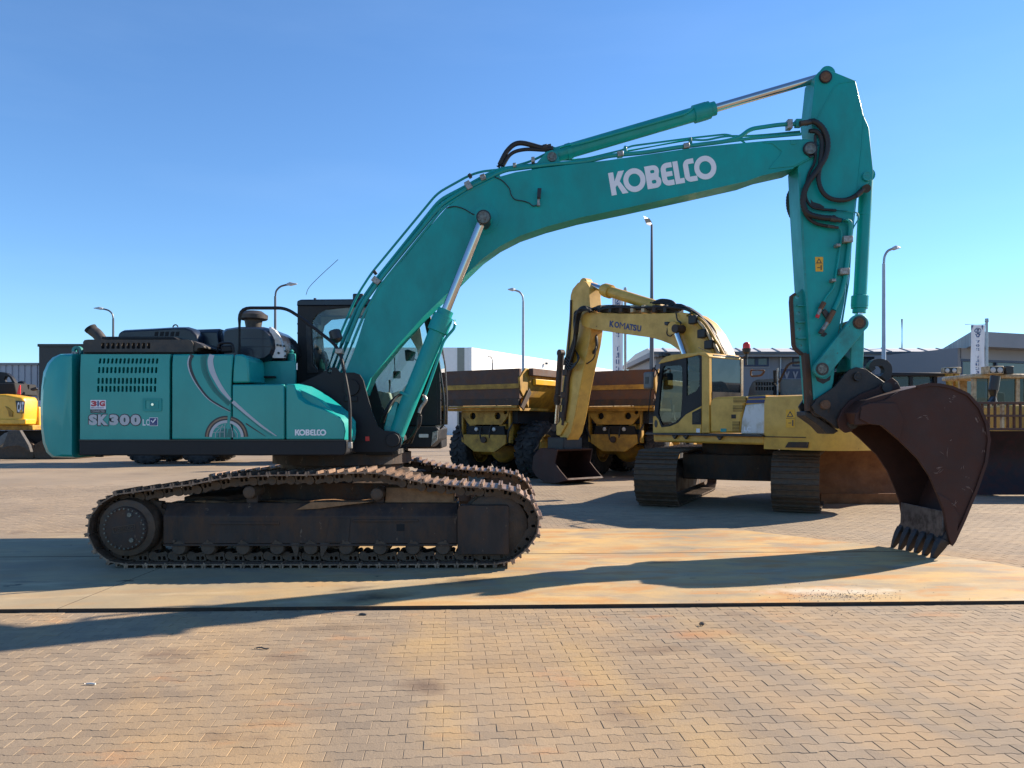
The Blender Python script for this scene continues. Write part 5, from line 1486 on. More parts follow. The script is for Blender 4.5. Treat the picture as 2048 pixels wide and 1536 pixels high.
mk('rim_bar', strip(bk[1:], 0.035, b0 - 0.018, b0 - 0.001), 'bucket_steel', BK, smooth=40)
mk('cheek_plate', prism(mmm([(1873, 986), (1886, 1020), (1895, 1070), (1901, 1090), (1912, 1072), (1916, 1030), (1898, 1000)]), b0 - 0.02, b0 - 0.001), 'bucket_steel', BK, bevel=0.005)
mk('cheek_plate', prism(mmm([(1762, 851), (1738, 848), (1718, 838), (1722, 812), (1740, 806), (1790, 806), (1806, 840), (1797, 880)]), b0 - 0.022, b0 - 0.001), 'bucket_steel', BK, bevel=0.005)
mk('torque_tube', merge(prism(mmm([(1712, 826), (1735, 800), (1770, 790), (1800, 782), (1815, 800), (1760, 848), (1720, 848)]), b0 + 0.031, b1 - 0.031)), 'bucket_steel', BK, bevel=0.01)
for a in (AN - 0.13, AF + 0.07):
    mk('hanger_ear', prism(K.tr(AN - 0.13, [(1676, 840), (1683, 822), (1700, 802), (1722, 788), (1754, 776), (1774, 762), (1785, 755), (1796, 764), (1803, 779), (1830, 772), (1835, 790), (1760, 846), (1712, 852), (1704, 863), (1692, 866), (1680, 857)]), a, a + 0.05), 'bucket_steel', BK, bevel=0.008)
for px, py, r in ((1762, 776, 0.06), (1694, 848, 0.058)):
    x, z = K.at(AN, px, py)
    mk('bucket_pin', lathe((x, AN - 0.16, z), (x, AF + 0.16, z), [(0, r * .7), (0, r), (AF - AN + 0.32, r)], 18), 'coupler_black', BK)
srnd = random.Random(9)
for px, py, n_, ln, an in ((1908, 797, 3, 0.07, 20), (1902, 803, 2, 0.05, -30), (1956, 838, 4, 0.09, -60), (1966, 862, 3, 0.07, -75), (1968, 905, 2, 0.05, -80), (1876, 938, 4, 0.08, 15), (1868, 942, 2, 0.05, -20), (1935, 978, 3, 0.06, -30), (1940, 985, 2, 0.05, -50), (1905, 1012, 2, 0.10, -60), (1912, 1008, 2, 0.08, 65), (1900, 885, 1, 0.06, 30), (1885, 905, 2, 0.12, -62), (1840, 835, 2, 0.08, 10), (1780, 815, 2, 0.12, 3), (1920, 940, 2, 0.05, 70)):
    for q in range(n_):
        x, z = K.at(b0, px + srnd.gauss(0, 4), py + srnd.gauss(0, 4))
        t = rad(an + srnd.gauss(0, 14))
        l2 = ln * srnd.uniform(0.4, 1.0) / 2
        mk('scuff', strip([(x - l2 * math.cos(t), z - l2 * math.sin(t)), (x + srnd.gauss(0, .004), z + srnd.gauss(0, .004)), (x + l2 * math.cos(t), z + l2 * math.sin(t))], [0.002, srnd.uniform(0.004, 0.011), 0.002], b0 - 0.0025, b0 - 0.001), 'scuff', BK, smooth=0)
# lip and teeth
lipA = mmm([(1893, 1068), (1885, 1030), (1905, 1040), (1912, 1072), (1900, 1092)])
mk('cutting_lip', prism(mmm([(1886, 1085), (1888, 1060), (1889, 1022), (1912, 1040), (1913, 1072), (1901, 1092)]), b0 + 0.031, b1 - 0.031), 'worn_lip', BK, bevel=0.008)
tip0 = Vector(mmm([(1868, 1131)])[0])
root = Vector(mmm([(1901, 1066)])[0])
dv = (tip0 - root)
nv = Vector((-dv.y, dv.x)).normalized()
tooth_me = None
for k in range(6):
    y = b0 + 0.055 + (b1 - b0 - 0.11) * k / 5
    secs = []
    for t, hw, hh in ((-0.30, 0.035, 0.03), (0.0, 0.045, 0.045), (0.22, 0.047, 0.048), (0.24, 0.056, 0.054), (0.45, 0.052, 0.047), (0.7, 0.036, 0.032), (0.92, 0.018, 0.016), (1.04, 0.006, 0.005)):
        c = root + dv * t + nv * (0.0 - 0.02 * math.sin(t * 2))
        secs.append([(c.x + nv.x * s2 * hh, y_, c.y + nv.y * s2 * hh) for y_, s2 in ((-hw, -1), (hw, -1), (hw, 1), (-hw, 1))])
    if tooth_me is None:
        to = mk('tooth', loft(secs), 'tooth_steel', BK, bevel=0.006, smooth=50)
        tooth_me = to
        to.location = (0, y, 0)
    else:
        o = tooth_me.copy()
        COL.objects.link(o)
        o.parent = BK
        o.location = (0, y, 0)

# ------------------------------------------------------------------ yellow excavator with long tracks seen end on
M = Thing('excavator', 'ochre yellow crawler excavator behind, dark cab, boom folded to the left', 'excavator', (4.65, 15.7, 0.0), math.atan2(0.8, -0.6))
SD = 1.45                                    # its left side, turned to the photograph
def mt(c, *pts):
    return M.tr(c, pts)
UC = empty('undercarriage', M)
UC.rotation_euler = (0, 0, math.atan2(0.91, 0.41) - M.yaw)
lp = []
hl_, rr_ = 1.80, 0.47
for a in range(90, 271, 15):
    lp.append((-hl_ + rr_ * math.cos(rad(a)) * 1.05, 0.52 + (rr_ + 0.05) * math.sin(rad(a)) * (1 if a <= 180 else 1.0)))
loopM = []
for a in range(-90, -271, -20):               # rear end, clockwise
    loopM.append((-hl_ + 0.50 * math.cos(rad(a)), 0.53 + 0.53 * math.sin(rad(a))))
for t in (-1.2, -0.4, 0.4, 1.2):
    loopM.append((t, 1.05))
for a in range(90, -91, -20):
    loopM.append((hl_ + 0.50 * math.cos(rad(a)), 0.53 + 0.53 * math.sin(rad(a))))
for t in (1.2, 0.4, -0.4, -1.2):
    loopM.append((t, 0.0))
for side in (-1, 1):
    lay_track(UC, loopM, 1.21 * side, 0.78, 46, 'track_steel', 'track_steel', links=False)
    mk('track_frame', barx([(1.21 * side - 0.22, 0.22), (1.21 * side - 0.22, 0.62), (1.21 * side - 0.1, 0.8), (1.21 * side + 0.1, 0.8), (1.21 * side + 0.22, 0.62), (1.21 * side + 0.22, 0.22)], -1.7, 1.7), 'frame_rust', UC, bevel=0.01)
    for x in (-1.8, 1.8):
        mk('idler', lathe((x, 1.21 * side - 0.2, 0.53), (x, 1.21 * side + 0.2, 0.53), [(0, 0.1), (0, 0.40), (0.4, 0.40)], 24), 'track_steel', UC)
mk('lower_frame', slab([(-0.8, -1.0), (0.8, -1.0), (0.9, 0), (0.8, 1.0), (-0.8, 1.0), (-0.9, 0)], 0.45, 0.95), 'frame_rust', UC, bevel=0.02)
mk('slew_ring', cyl((0, 0, 0.9), (0, 0, 1.2), 0.75, n=32), 'frame_rust', UC)

zlow = M.at(SD, 1500, 896)[1]
xF, xB = M.at(SD, 1306, 870)[0], M.at(SD, 1528, 880)[0]
zdk = M.at(SD, 1420, 868)[1]
mk('deck', merge(box(xB + 0.003, xF, -1.42, SD, zlow + 0.06, zdk)), 'old_yellow', M, bevel=0.04)
mk('side_rail', merge(box(xB - 0.02, xF + 0.12, SD + 0.002, SD + 0.10, zdk - 0.035, zdk + 0.005)), 'grey_steel', M, bevel=0.01)
for px in (1352, 1374, 1442):
    x, z = M.at(SD, px, 872)
    mk('rail_bracket', prism([(x - 0.06, zdk - 0.04), (x + 0.06, zdk - 0.04), (x + 0.0, zdk - 0.11)], SD + 0.002, SD + 0.06), 'grey_steel', M)
# counterweight
zt_ = M.at(SD, 1545, 791)[1]
plan = [(xB - 0.004, SD), (-2.45, SD), (-2.75, SD - 0.08), (-2.98, SD - 0.32), (-3.12, 0.7), (-3.18, 0.0), (-3.12, -0.7), (-2.98, -SD + 0.32), (-2.75, -SD + 0.08), (xB - 0.004, -SD)]
mk('counterweight', loft([[(x * q if x < -1.5 else x, y * q, z) for x, y in plan] for z, q in ((zlow - 0.01, 0.985), (zlow + 0.25, 1.0), (zt_ - 0.10, 1.0), (zt_ - 0.02, 0.985), (zt_, 0.95))]), 'old_yellow', M, smooth=50)
mk('weight_seam', merge(box(-2.4, xB - 0.01, SD + 0.001, SD + 0.006, zlow + 0.20, zlow + 0.215)), 'frame_rust', M)
mk('scraped_patch', shape([[(x, z) for x, z in mt(SD, (1577, 884), (1618, 884), (1616, 896), (1570, 895))]], SD + 0.001, SD + 0.005), 'frame_rust', M, smooth=0)
wl = mt(SD, (1572, 819), (1589.5, 819), (1589.5, 855), (1572, 855))
ws = mk('warning_sign', shape([wl], SD + 0.002, SD + 0.005), 'warn_orange', M, smooth=0)
mk('warning_mark', merge(shape([mt(SD, (1574, 834), (1587.5, 834), (1580.7, 822)), mt(SD, (1576.5, 832.5), (1585, 832.5), (1580.7, 825))], SD + 0.006, SD + 0.008), strip(mt(SD, (1572.5, 836.5), (1589, 836.5)), 0.008, SD + 0.006, SD + 0.008), strip(mt(SD, (1577, 846), (1583, 846)), 0.012, SD + 0.006, SD + 0.008), strip(mt(SD, (1586, 840), (1586, 852)), 0.022, SD + 0.006, SD + 0.008)), 'dark_decal', ws, smooth=0)
# engine side covers
ec = mt(SD, (1420, 866), (1419, 806), (1424, 797), (1434, 794), (1492, 792), (1487, 812), (1482, 840), (1480, 866))
mk('engine_cover', prism(ec, SD - 0.6, SD), 'old_yellow', M, bevel=0.04)
for (x0, x1, y0, y1) in ((1467, 1493, 795, 806), (1466, 1487, 811, 823), (1465, 1480, 843, 863)):
    k = int((y1 - y0) / 2.6)
    fr = mk('grille', prism(mt(SD, (x0, y0), (x1, y0), (x1 - 2, y1), (x0, y1)), SD + 0.001, SD + 0.006), 'dark_inside', M, smooth=0)
    for i in range(k):
        yy = y0 + (y1 - y0) * (i + 0.5) / k
        mk('slat', strip(mt(SD, (x0, yy), (x1 - 1, yy)), 0.014, SD + 0.007, SD + 0.016), 'old_yellow', fr, smooth=0)
mk('cover_latch', prism(mt(SD, (1463, 829), (1472, 829), (1472, 837), (1463, 837)), SD + 0.001, SD + 0.008), 'frame_rust', M)
mk('serial_plate', prism(mt(SD, (1441.5, 857), (1453, 857), (1453, 863.5), (1441.5, 863.5)), SD + 0.001, SD + 0.006), 'teal_worn', M)
wp = mk('white_cover', prism(mt(SD, (1491, 810), (1529, 806), (1528.3, 867.5), (1481.5, 867.5), (1483.5, 840)), SD - 0.5, SD + 0.004), 'white_panel', M, bevel=0.02)
for (y0, y1, a, b) in ((800, 806.5, 1494, 1529.5), (793, 797.5, 1498, 1530)):
    mk('blue_band', prism(mt(SD, (a, y0), (b, y0 - 1), (b - 0.5, y1 - 1), (a - 2, y1)), SD - 0.4, SD + 0.002), 'blue_decal', M)
mk('cover_behind', prism(mt(SD, (1494, 792), (1530, 790), (1529, 868), (1482, 868)), SD - 0.6, SD - 0.02), 'old_yellow', M)
letters(M, 'LC', SD + 0.008, M.at(SD, 1489, 863), M.at(SD, 1502, 863), M.at(SD, 1489, 853), 'white_decal', wp, 0.03)
# cab
MC = empty('cab', M)
CI = 0.45
dark = mt(SD, (1307, 833), (1312, 790), (1318, 745), (1321, 726), (1326, 719), (1340, 714), (1403, 709), (1403, 811), (1372, 828), (1364, 836), (1356, 845), (1340, 852), (1322, 855), (1317, 840))
h1 = mt(SD, (1325, 737), (1328, 732), (1360, 730), (1364, 734), (1365, 770), (1363.5, 810), (1361, 834), (1352, 844), (1338, 849), (1325, 851), (1319, 838), (1316, 828), (1320, 780))
h2 = mt(SD, (1372.5, 714), (1396, 711.5), (1399, 718), (1399, 772), (1392, 782), (1373, 792))
mk('door_frame', shape([dark, h1, h2], SD - 0.05, SD), 'navy_paint', MC)
mk('door_window', shape([h1], SD - 0.03, SD - 0.024), 'tinted_glass', MC, smooth=0)
mk('quarter_window', shape([h2], SD - 0.03, SD - 0.024), 'tinted_glass', MC, smooth=0)
mk('lower_door', prism(mt(SD, (1306, 833), (1311, 831.5), (1317, 839), (1321, 850), (1323, 854.5), (1340, 852.5), (1356, 845.5), (1364, 836.5), (1372, 828.5), (1403, 811.5), (1403, 866), (1306, 866)), SD - 0.06, SD + 0.004), 'old_yellow', MC, bevel=0.008)
mk('rear_pillar', prism(mt(SD, (1403.5, 711), (1418, 713), (1419, 866), (1403.5, 866)), SD - 0.08, SD + 0.004), 'old_yellow', MC, bevel=0.01)
mk('side_vent', prism(mt(SD, (1385, 825), (1403, 816), (1403, 849), (1385, 849)), SD + 0.005, SD + 0.012), 'navy_paint', MC)
for i in range(7):
    mk('vent_slat', strip(mt(SD, (1388, 829 + 2.6 * i), (1400.5, 824.5 + 2.8 * i)), 0.012, SD + 0.013, SD + 0.02), 'black_plastic', MC, smooth=0)
mk('oval_cover', prism([(p[0], p[1]) for p in [(M.at(SD, 1312.5 + 3 * math.cos(t), 847.5 + 7.5 * math.sin(t))) for t in [i * math.pi / 8 for i in range(16)]]], SD + 0.005, SD + 0.012), 'black_plastic', MC)
mk('sticker', prism(mt(SD, (1393, 857), (1400, 857), (1400, 865), (1393, 865)), SD + 0.005, SD + 0.007), 'white_decal', MC, smooth=0)
xcr = M.at(SD, 1419, 800)[0]
xcf = M.at(SD, 1316, 800)[0]
zc0, zc1 = M.at(SD, 1419, 866)[1], M.at(SD, 1410, 714)[1]
rf = mt(SD, (1316, 728), (1322, 720), (1332, 713), (1345, 709.5), (1398, 704.5), (1412, 706), (1419, 713), (1418, 716), (1398, 710))
mk('roof', prism([(x, z) for x, z in rf], CI, SD + 0.01), 'old_yellow', MC, bevel=0.015)
mk('roof_plate', box(xcr + 0.02, xcr + 0.55, CI + 0.05, SD - 0.15, zc1 + 0.012, zc1 + 0.05), 'hood_grey', MC, bevel=0.01)
mk('rear_wall', merge(box(xcr, xcr + 0.05, CI, SD - 0.085, zc0, zc0 + 0.78)), 'navy_paint', MC)
mk('rear_window', box(xcr + 0.01, xcr + 0.03, CI + 0.05, SD - 0.085, zc0 + 0.782, zc1 - 0.02), 'dark_pane', MC, smooth=0)
mk('rear_corner', box(xcr - 0.002, xcr + 0.07, CI - 0.03, CI + 0.048, zc0, zc1), 'cream_paint', MC, bevel=0.01)
mk('far_wall', merge(box(xcr + 0.05, xcf, CI, CI + 0.05, zc0, zc0 + 0.8), box(xcr + 0.05, xcr + 0.12, CI, CI + 0.05, zc0 + 0.8, zc1), box(xcf - 0.12, xcf - 0.05, CI, CI + 0.05, zc0 + 0.8, zc1 - 0.1)), 'navy_paint', MC)
mk('cab_floor', box(xcr + 0.05, xcf, CI + 0.052, SD - 0.09, zc0, zc0 + 0.05), 'black_plastic', MC)
ms = (xcr + xcf) / 2
mk('seat', merge(box(ms - 0.35, ms + 0.15, 0.7, 1.2, zc0 + 0.35, zc0 + 0.5), box(ms - 0.45, ms - 0.32, 0.72, 1.18, zc0 + 0.45, zc0 + 1.15)), 'seat_fabric', MC, bevel=0.04)
mk('sun_visor', box(xcf - 0.35, xcf - 0.1, 0.55, 1.3, zc0 + 1.05, zc0 + 1.22), 'beige_trim', MC, bevel=0.01)
for k, (c, px, py) in enumerate(((0.9, 1345, 800), (0.6, 1350, 810))):
    mk('lever', tube(M.path([(px, py + 30, c), (px - 3, py, c)]), 0.02, 6), 'beige_trim', MC)
mx, mz = M.at(SD + 0.25, 1297, 761)
mk('side_mirror', box(mx - 0.13, mx + 0.10, SD + 0.22, SD + 0.30, mz - 0.17, mz + 0.17), 'hood_grey', MC, bevel=0.03)
mk('mirror_glass', box(mx - 0.05, mx + 0.04, SD + 0.301, SD + 0.306, mz - 0.07, mz + 0.07), 'black_plastic', MC)
mk('mirror_arm', tube(spline(M.path([(1302, 742, SD + 0.26), (1308, 736, SD + 0.2), (1315, 745, SD + 0.05), (1316, 752, SD)]), 4), 0.018, 6), 'black_plastic', MC)
mk('front_bars', tube(rounded(M.path([(1296, 838, SD + 0.1), (1300, 790, SD + 0.1), (1311, 730, SD + 0.05)]), 0.2), 0.012, 6), 'black_plastic', MC)
mk('roof_lamps', merge(*[box(*(lambda p: (p[0] - 0.06, p[0] + 0.06, c - 0.08, c + 0.08, p[1] - 0.05, p[1] + 0.04))(M.at(c, px, 710))) for c, px in ((1.2, 1326), (0.8, 1333))]), 'black_plastic', MC, bevel=0.02)
x, z = M.at(CI - 0.05, 1493, 700)
mk('beacon', lathe((x, CI - 0.05, z + 0.03), (x, CI - 0.05, z + 0.17), [(0, 0.075), (0.08, 0.072), (0.115, 0.05), (0.13, 0.012)], 16), 'beacon_red', MC)
mk('beacon_base', lathe((x, CI - 0.05, z - 0.18), (x, CI - 0.05, z + 0.03), [(0, 0.025), (0.10, 0.03), (0.13, 0.075), (0.205, 0.085)], 16), 'black_plastic', MC)
mk('beacon_arm', tube(M.path([(1476, 717, CI), (1493, 712, CI - 0.05), (1493, 730, CI - 0.05)]), 0.02, 6), 'black_plastic', MC)
mk('cab_aerial', tube(M.path([(1420, 706, 1.2), (1397, 695, 1.2)]), 0.006, 5), 'black_plastic', MC)
# engine hood on top
hp = mt(0.55, (1496, 792), (1499, 776), (1505, 764), (1514, 759), (1556, 757), (1556, 792))
hsl = []
for c in range(7):
    for (y0, y1) in ((773.5, 781), (764, 771)):
        px = 1511 + 5.4 * c
        a, b = M.at(0.55, px, y1), M.at(0.55, px + 3.6, y0)
        hsl.append(rrect(min(a[0], b[0]), max(a[0], b[0]), a[1], b[1], 0.006, 2))
hg = mk('hood_grille', shape([hp] + hsl, 0.52, 0.55), 'hood_grey', M)
mk('hood_box', prism([(x, z - 0.02) for x, z in hp], -0.9, 0.50), 'dark_inside', M)
hq = mt(0.60, (1559, 792), (1559, 760), (1562, 757), (1640, 757), (1650, 762), (1652, 792))
mk('rear_hood', prism(hq, -1.0, 0.60), 'hood_grey', M, bevel=0.06, seg=4)
mk('exhaust', tube(M.path([(1552, 792, 0.65), (1552, 741, 0.65)]), 0.055, 10), 'black_plastic', M)
mk('hood_rail', tube(rounded(M.path([(1558, 765, 0.9), (1577, 726, 0.9), (1625, 723, 0.9), (1660, 740, 0.9)]), 0.1), 0.022, 6), 'frame_rust', M)
mk('hood_post', tube(M.path([(1555, 792, 0.95), (1555, 736, 0.95)]), 0.018, 6), 'lamp_pole', M)
mk('step_rail', tube(rounded(M.path([(1502, 740, -0.8), (1530, 741, -0.8), (1523, 751, -0.8), (1502, 753, -0.8), (1502, 741, -0.8)]), 0.05), 0.02, 6), 'frame_rust', M)
# boom
BC, BD = 0.28, -0.28
bo_px = [(1160, 640), (1163, 630), (1172, 624), (1187, 625), (1240, 627), (1285, 627), (1340, 626), (1366, 625), (1380, 629), (1400, 643), (1418, 667), (1435, 702), (1450, 745), (1452, 780), (1420, 790), (1395, 750), (1378, 720), (1371, 710), (1357, 700), (1340, 688), (1322, 681), (1301, 675), (1250, 668), (1195, 660), (1178, 657), (1164, 651)]
mk('boom', prism(M.tr(BC, bo_px), BD, BC), 'old_yellow', M, bevel=0.012, smooth=25)
kk = [('K', 1219, 1228), ('O', 1228.5, 1238), ('M', 1239, 1250), ('A', 1250.5, 1260), ('T', 1258.5, 1266), ('S', 1265.5, 1273), ('U', 1274, 1282)]
for c, x0, x1 in kk:
    s0, s1 = 653.5 + (x0 - 1219) * 0.165, 653.5 + (x1 - 1219) * 0.165
    letters(M, c, BC + 0.005, M.at(BC, x0, s0), M.at(BC, x1, s1), M.at(BC, x0 + 1, s0 - 12.5), 'blue_decal', M, 0.0 if c == 'M' else 0.045)
# arm
ar_px = [(1141, 590), (1145, 578), (1155, 566), (1164, 561), (1172, 564), (1179, 575), (1178, 592), (1181, 630), (1182, 662), (1178, 690), (1166, 745), (1158, 785), (1150, 830), (1142, 865), (1134, 880), (1122, 880), (1117, 866), (1122, 800), (1128, 735), (1134, 680), (1138, 640)]
ma = mk('arm', prism(M.tr(0.20, ar_px), -0.20, 0.20), 'old_yellow', M, bevel=0.012, smooth=25)
mk('arm_strip', strip(M.tr(0.20, [(1143, 600), (1142, 640), (1139, 680), (1134, 735), (1128, 800), (1123, 862)]), 0.05, 0.201, 0.23), 'frame_rust', ma)
def mcyl(name, A, B, split, rb, rr, rh):
    return cylinder(name, M.p3(A[2], A[0], A[1]), M.p3(B[2], B[0], B[1]), split, rb, rr, rh, 0.14, 'old_yellow', M)
mcyl('arm_cylinder', (1318, 614, 0.0), (1172, 568, 0.0), 0.72, 0.13, 0.075, 0.17)
for c in (BC + 0.16, BD - 0.16):
    mcyl('boom_cylinder', (1398, 790, c), (1350, 656, c), 0.30, 0.12, 0.07, 0.15)
x, z = M.at(BC + 0.25, 1350, 657)
mk('boom_pin', cyl((x, BD - 0.25, z), (x, BC + 0.26, z), 0.09, n=16), 'frame_rust', M)
mk('boom_lamp', prism(M.tr(BC + 0.05, [(1333, 644), (1342, 644), (1341, 652), (1334, 651)]), BC + 0.01, BC + 0.14), 'black_plastic', M, bevel=0.02)
cylinder('bucket_cylinder', (M.at(0, 1133, 705)[0] + 0.22, 0, M.at(0, 1133, 705)[1]), (M.at(0, 1120, 855)[0] + 0.16, 0, M.at(0, 1120, 855)[1]), 0.66, 0.09, 0.055, 0.11, 0.12, 'frame_rust', M)
# hoses and pipes
def mh(pts, r, mat='rubber', nm='hose'):
    return mk(nm, tube(spline(M.path(pts), 5), r, 6), mat, M)
c = BC + 0.04
for k in range(4):
    c = 0.22 - 0.14 * k
    mh([(1182, 618 - k, c), (1220, 615 - k, c), (1280, 617 - k, c), (1330, 617 - k, c), (1366, 616 - k, c), (1390, 627 - k, c), (1412, 648 - k, c), (1430, 672 - k, c), (1446, 700 - k, c), (1458, 730, c)], 0.034 if k % 2 else 0.045, 'cream_paint' if k % 2 else 'rubber', 'boom_pipe')
for k in range(3):
    mh([(1375 + 4 * k, 631 - 3 * k, BC + 0.05), (1400 + 5 * k, 655 - 4 * k, BC + 0.08), (1420 + 6 * k, 690 - 4 * k, BC + 0.08), (1432 + 8 * k, 715 - 3 * k, BC + 0.08)], 0.03, 'cream_paint' if k == 1 else 'truck_yellow', 'boom_pipe')
for k in range(3):
    mh([(1310 - 4 * k, 604 + k, 0.1), (1325, 600 + 3 * k, 0.12), (1345 + 3 * k, 604 + 4 * k, 0.1), (1358 + 3 * k, 620, 0.05)], 0.035)
for k in range(5):
    c = 0.26 + 0.02 * k
    mh([(1188 - k, 620, c), (1168 - 2 * k, 614 + k, c + 0.05), (1158 - 2 * k, 640, c + 0.08), (1154 - k, 670 + 4 * k, c + 0.06), (1148 - 2 * k, 700 + 6 * k, c), (1142 - 2 * k, 735, 0.24)], 0.026, nm='arm_hose')
for k in range(4):
    mh([(1150 + 3 * k, 700 + 5 * k, 0.24), (1158 - 2 * k, 716 + 4 * k, 0.36), (1146 - 2 * k, 728 + 4 * k, 0.34), (1132, 714 + 6 * k, 0.3), (1128 + 2 * k, 730 + 6 * k, 0.26)], 0.018, nm='arm_hose')
mh([(1183, 658, 0.0), (1192, 672, 0.0), (1193, 695, 0.0), (1184, 707, 0.0), (1174, 709, 0.0)], 0.04, nm='arm_hose')
mh([(1193, 690, 0.1), (1188, 715, 0.15), (1176, 726, 0.15), (1170, 728, 0.1)], 0.018, nm='arm_hose')
mh([(1143, 730, 0.24), (1136, 760, 0.25), (1133, 800, 0.25), (1126, 850, 0.24)], 0.05, 'frame_rust', 'arm_pipe')
for py in (745, 790, 830):
    x, z = M.at(0.22, 1134 - (py - 745) * 0.08, py)
    mk('pipe_clamp', box(x - 0.10, x + 0.10, 0.205, 0.30, z - 0.08, z + 0.08), 'frame_rust', M, bevel=0.015)
hr = random.Random(21)
for k in range(9):
    c = hr.uniform(-0.25, 0.34)
    j = lambda a: hr.uniform(-a, a)
    mh([(1190 + j(4), 619 + j(2), c), (1230, 615 + j(2.5), c), (1280, 616 + j(2.5), c), (1325, 615 + j(3), c), (1362, 614 + j(4), c), (1394 + j(4), 630 + j(5), c), (1418 + j(5), 655 + j(5), c), (1436 + j(4), 685 + j(4), c), (1452 + j(6), 718 + j(3), c), (1466 + j(6), 745, c)], hr.uniform(0.016, 0.032), hr.choice(['rubber', 'rubber', 'cream_paint', 'frame_rust']), 'boom_hose')
for k in range(8):
    c = BC + 0.03 + 0.02 * k
    j = lambda a: hr.uniform(-a, a)
    mh([(1182 + j(4), 622 + j(4), c), (1166 + j(5), 616 + j(4), c + 0.05), (1152 + j(4), 632 + j(6), c + 0.05), (1150 + j(5), 665 + j(6), c), (1146 + j(5), 695 + j(8), 0.26), (1136 + j(4), 722 + j(6), 0.25), (1131 + j(3), 765, 0.25), (1126 + j(3), 810, 0.24)], hr.uniform(0.014, 0.026), 'rubber', 'arm_hose')
for k in range(7):
    px, py = 1205 + 22 * k, 617
    x, z = M.at(0.2, px, py)
    mk('hose_clamp', box(x - 0.05, x + 0.05, -0.25, 0.33, z - 0.10, z + 0.07), hr.choice(['rubber', 'frame_rust', 'cream_paint']), M, bevel=0.015)
for px, py in ((1392, 640), (1410, 668), (1424, 690)):
    x, z = M.at(0.3, px, py)
    mk('hose_clamp', box(x - 0.10, x + 0.10, BC + 0.01, BC + 0.16, z - 0.09, z + 0.09), 'rubber', M, bevel=0.02)
mh([(1336, 652, BC + 0.1), (1334, 668, BC + 0.12), (1342, 672, BC + 0.12), (1348, 662, BC + 0.14)], 0.014, 'rubber', 'lamp_cable')
mh([(1352, 626, BC + 0.03), (1355, 640, BC + 0.08), (1362, 646, BC + 0.1), (1356, 655, BC + 0.14)], 0.016, 'rubber', 'lamp_cable')
# linkage and bucket: open towards the machine
bx0, bz0 = M.at(0.0, 1133, 882)
mk('bucket_link', merge(prism(M.tr(0.25, [(1112, 850), (1124, 838), (1134, 846), (1120, 872), (1112, 870)]), -0.25, 0.25)), 'old_yellow', M, bevel=0.02)
mk('coupler', box(bx0 - 0.25, bx0 + 0.4, -0.32, 0.32, bz0 - 0.25, bz0 + 0.10), 'coupler_black', M, bevel=0.03)
MB = empty('bucket', M)
zb_ = bz0 - 0.2
prof = [(bx0 - 0.35, zb_), (bx0 + 0.35, zb_ + 0.02), (bx0 + 0.62, zb_ - 0.2), (bx0 + 0.68, zb_ - 0.55), (bx0 + 0.5, 0.16), (bx0 + 0.2, 0.04), (bx0 - 0.25, 0.02), (bx0 - 0.75, 0.14)]
pin_ = [(x + (0.04 if x < bx0 + 0.4 else -0.05), z + (-0.04 if z > zb_ - 0.1 else 0.04)) for x, z in prof]
mk('wrapper', prism(prof + pin_[::-1], -0.58, 0.58), 'bucket_steel', MB, smooth=30)
sp_ = [(bx0 - 0.35, zb_), (bx0 + 0.35, zb_ + 0.02), (bx0 + 0.62, zb_ - 0.2), (bx0 + 0.68, zb_ - 0.55), (bx0 + 0.5, 0.16), (bx0 + 0.2, 0.04), (bx0 - 0.25, 0.02), (bx0 - 0.75, 0.14), (bx0 - 0.45, 0.36), (bx0 - 0.25, zb_ - 0.35)]
for y in (-0.61, 0.581):
    mk('side_plate', prism(sp_, y, y + 0.03), 'bucket_steel', MB, bevel=0.006)

# ------------------------------------------------------------------ articulated dump trucks
def tyre_geo(r, w, lugs=22):
    prof = [(-w / 2 + 0.04, r * 0.50), (-w / 2 - 0.01, r * 0.62), (-w / 2 - 0.02, r * 0.78), (-w / 2 + 0.03, r * 0.92), (-w / 2 + 0.09, r * 0.955), (w / 2 - 0.09, r * 0.955), (w / 2 - 0.03, r * 0.92), (w / 2 + 0.02, r * 0.78), (w / 2 + 0.01, r * 0.62), (w / 2 - 0.04, r * 0.50)]
    tv, tf = lathe((0, 0, 0), (0, 1, 0), [(a, b) for a, b in prof], 40)
    gs = [(tv, tf[:-2])]
    for i in range(lugs):
        for s in (-1, 1):
            a0 = 2 * math.pi * (i + (0.5 if s > 0 else 0)) / lugs
            secs = []
            for t, wd in ((0.02, 0.05), (0.45, 0.06), (0.85, 0.075), (1.0, 0.07)):
                y = s * (0.01 + (w / 2 + 0.0) * t)
                a = a0 + 0.10 * math.sin(t * 3.1)
                ro = r if t < 0.95 else r * 0.93
                ri = r * 0.93 if t < 0.95 else r * 0.86
                d1, d2 = a - wd / r * 0.75, a + wd / r * 0.75
                secs.append([(math.cos(d1) * ri, y, math.sin(d1) * ri), (math.cos(d1) * ro, y, math.sin(d1) * ro), (math.cos(d2) * ro, y, math.sin(d2) * ro), (math.cos(d2) * ri, y, math.sin(d2) * ri)])
            gs.append(loft(secs))
    return merge(*gs)
def rim_geo(r, w):
    return lathe((0, -w / 2 - 0.005, 0), (0, w / 2, 0), [(0.10, 0.02), (0.10, r * 0.22), (0.16, r * 0.30), (0.16, r * 0.42), (0.0, r * 0.50), (0.0, r * 0.53), (w, r * 0.53), (w, r * 0.50), (w - 0.16, r * 0.42), (w - 0.16, r * 0.22), (w - 0.10, 0.02)], 32)
TY = mesh('tyre', tyre_geo(0.80, 0.62), 'tyre', 40)
RM = mesh('rim', rim_geo(0.80, 0.60), 'truck_yellow', 40)
